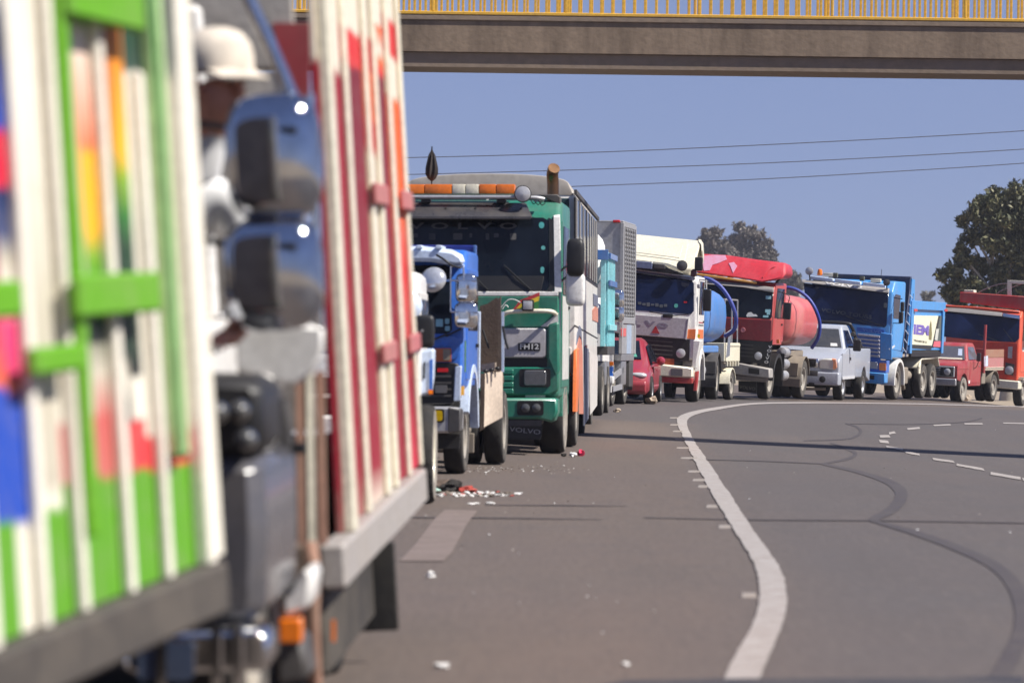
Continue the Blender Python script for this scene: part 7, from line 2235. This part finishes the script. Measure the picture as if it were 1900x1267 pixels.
def litter():
    STONE = mat("pale_stone", (0.36, 0.29, 0.22, 1), rough=0.9, dirt=0.4, dscale=8, bump=0.6)
    PLW = mat("white_plastic_scrap", (0.72, 0.71, 0.69, 1), rough=0.5, dirt=0.2)
    PLR = mat("red_plastic_scrap", lin(220, 50, 90), rough=0.4, dirt=0.1)
    CLB = mat("black_cloth_scrap", (0.02, 0.018, 0.018, 1), rough=0.9, dirt=0.15)
    CLG = mat("pale_green_scrap", lin(170, 200, 186), rough=0.6, dirt=0.15)
    scrap("stone", "pale stone chocking the rear wheel of the red hatchback", 1208, 750, 0.12, STONE, None, 0.8, 3)
    scrap("stone", "small pale stone under the silver cage truck", 1145, 765, 0.06, STONE, None, 0.7, 5)
    scrap("stone", "pale block under the old red pickup", 1795, 744, 0.2, STONE, None, 0.8, 6)
    scrap("plastic_scrap", "pink red plastic scrap beside the green truck wheel", 1078, 846, 0.06, PLR, None, 0.9, 7)
    scrap("paper_scrap", "crumpled red and white scrap beside the green truck wheel", 1063, 848, 0.05, PLW, None, 0.7, 8)
    scrap("plastic_scrap", "small black scrap touching the green truck wheel", 1046, 847, 0.035, CLB, None, 0.8, 9)
    scrap("cloth_scrap", "black crumpled cloth on the rubbish patch", 838, 911, 0.11, CLB, None, 0.5, 10)
    scrap("cloth_scrap", "dark brown rag heap at the edge of the rubbish patch", 818, 910, 0.11, DWOOD, None, 0.5, 11)
    scrap("plastic_scrap", "pale green bag by the white truck wheel", 800, 915, 0.07, CLG, None, 0.5, 12)
    scrap("cloth_scrap", "dull red rag among the rubbish", 868, 913, 0.08, mat("dull_red_rag", lin(170, 60, 50), rough=0.9), None, 0.4, 13)
    scrap("paper_scrap", "white wad lying alone on the shoulder", 800, 1071, 0.025, PLW, None, 0.8, 14)
    scrap("paper_scrap", "pale scrap at the bottom of the shoulder", 820, 1238, 0.03, PLW, None, 0.4, 15)
    scrap("paper_scrap", "small white scrap near the bottom of the shoulder", 1161, 1234, 0.017, PLW, None, 0.6, 16)
    scrap("paper_scrap", "flat white paper nearest the patch of rubbish", 877, 935, 0.05, PLW, None, 0.15, 17)
    scrap("paper_scrap", "flat pale paper right of the other flat paper", 908, 934, 0.05, PLW, None, 0.15, 18)
    # broken bits nobody could count
    bm = bmesh.new()
    r_ = random.Random(4)
    spots = []
    for _ in range(150): spots.append((r_.triangular(790, 975, 850), r_.triangular(912, 922, 917), r_.uniform(0.008, 0.03)))
    for _ in range(160): spots.append((r_.triangular(850, 1100, 900), r_.gauss(871, 4), r_.uniform(0.004, 0.012)))
    for _ in range(60): spots.append((r_.uniform(780, 1250), r_.uniform(830, 1200), r_.uniform(0.003, 0.009)))
    for _ in range(30): spots.append((r_.uniform(1300, 1880), r_.uniform(780, 1000), r_.uniform(0.004, 0.012)))
    mi = []
    for (px, py, s_) in spots:
        h = ground_hit(px, py)
        g_ = bmesh.ops.create_icosphere(bm, subdivisions=1, radius=1, matrix=Matrix.Translation(h + Vector((0, 0, s_ * 0.2))) @ Euler((r_.uniform(-.4, .4), r_.uniform(-.4, .4), r_.uniform(0, 6))).to_matrix().to_4x4() @ Matrix.Diagonal((s_ * r_.uniform(0.7, 1.8), s_, s_ * 0.35, 1)))
        k = r_.choices([0, 1, 2, 3], [6, 3, 2, 1] if s_ > 0.012 else [3, 5, 3, 0])[0]
        for vt in g_["verts"]:
            for f_ in vt.link_faces: f_.material_index = k
    o = from_bm("litter", bm, PLW)
    for m in (mat("grit_brown", (0.12, 0.09, 0.07, 1), rough=0.9), mat("grit_grey", (0.36, 0.32, 0.28, 1), rough=0.9), mat("litter_red", lin(190, 70, 60), rough=0.7)):
        o.data.materials.append(m)
    tag(o, "scattered rubbish crumbs and grit on the shoulder", "litter", kind="stuff")

VEH = {}
for fn in (green_truck, coach, blue_truck, white_truck, cyan_stake_truck, cage_truck, red_car, white_water_truck, white_flatbed, red_water_truck, silver_pickup, blue_dump_truck, old_red_pickup, orange_truck, red_stake_truck, green_stake_truck):
    VEH[fn.__name__] = fn()
driver(VEH["red_stake_truck"])
litter()
for k_, v_ in VEH.items():
    if v_.prof is not None and hasattr(v_, "hw") and hasattr(v_, "dep"):
        print("VEH", k_, "Y", round(v_.hit.y, 1), "s", round(FPX / v_.hit.y, 1), "corner", v_.to_px((v_.hw, 0, v_.prof[-1][1])), "back", v_.to_px((v_.hw, v_.dep, v_.prof[-1][1])), "left", v_.to_px((-v_.hw, 0, 0.5)))

# lettering becomes plain mesh
dg = bpy.context.evaluated_depsgraph_get()
for o in [o for o in sc.objects if o.type == 'FONT']:
    me = bpy.data.meshes.new_from_object(o.evaluated_get(dg))
    n_ = bpy.data.objects.new("lettering", me)
    link(n_, o.parent)
    n_.matrix_local = o.matrix_local.copy()
    bpy.data.objects.remove(o)

# ------------------------------------------------------------------ thin air haze that pales the far trees
HZ = 0.00025
hb_ = box("haze", (-460, 460), (-25, 560), (-2.4, 60), None, None, 0)
hm = bpy.data.materials.new("haze_air")
hm.use_nodes = True
hn = hm.node_tree
hn.nodes.clear()
ho = hn.nodes.new("ShaderNodeOutputMaterial")
hv_ = hn.nodes.new("ShaderNodeVolumePrincipled")
hv_.inputs["Color"].default_value = (0.80, 0.82, 0.95, 1)
hv_.inputs["Density"].default_value = HZ
hv_.inputs["Anisotropy"].default_value = 0.2
hn.links.new(hv_.outputs[0], ho.inputs["Volume"])
hb_.data.materials.clear()
hb_.data.materials.append(hm)
tag(hb_, "thin pale haze in the air over the road", "haze", kind="stuff")
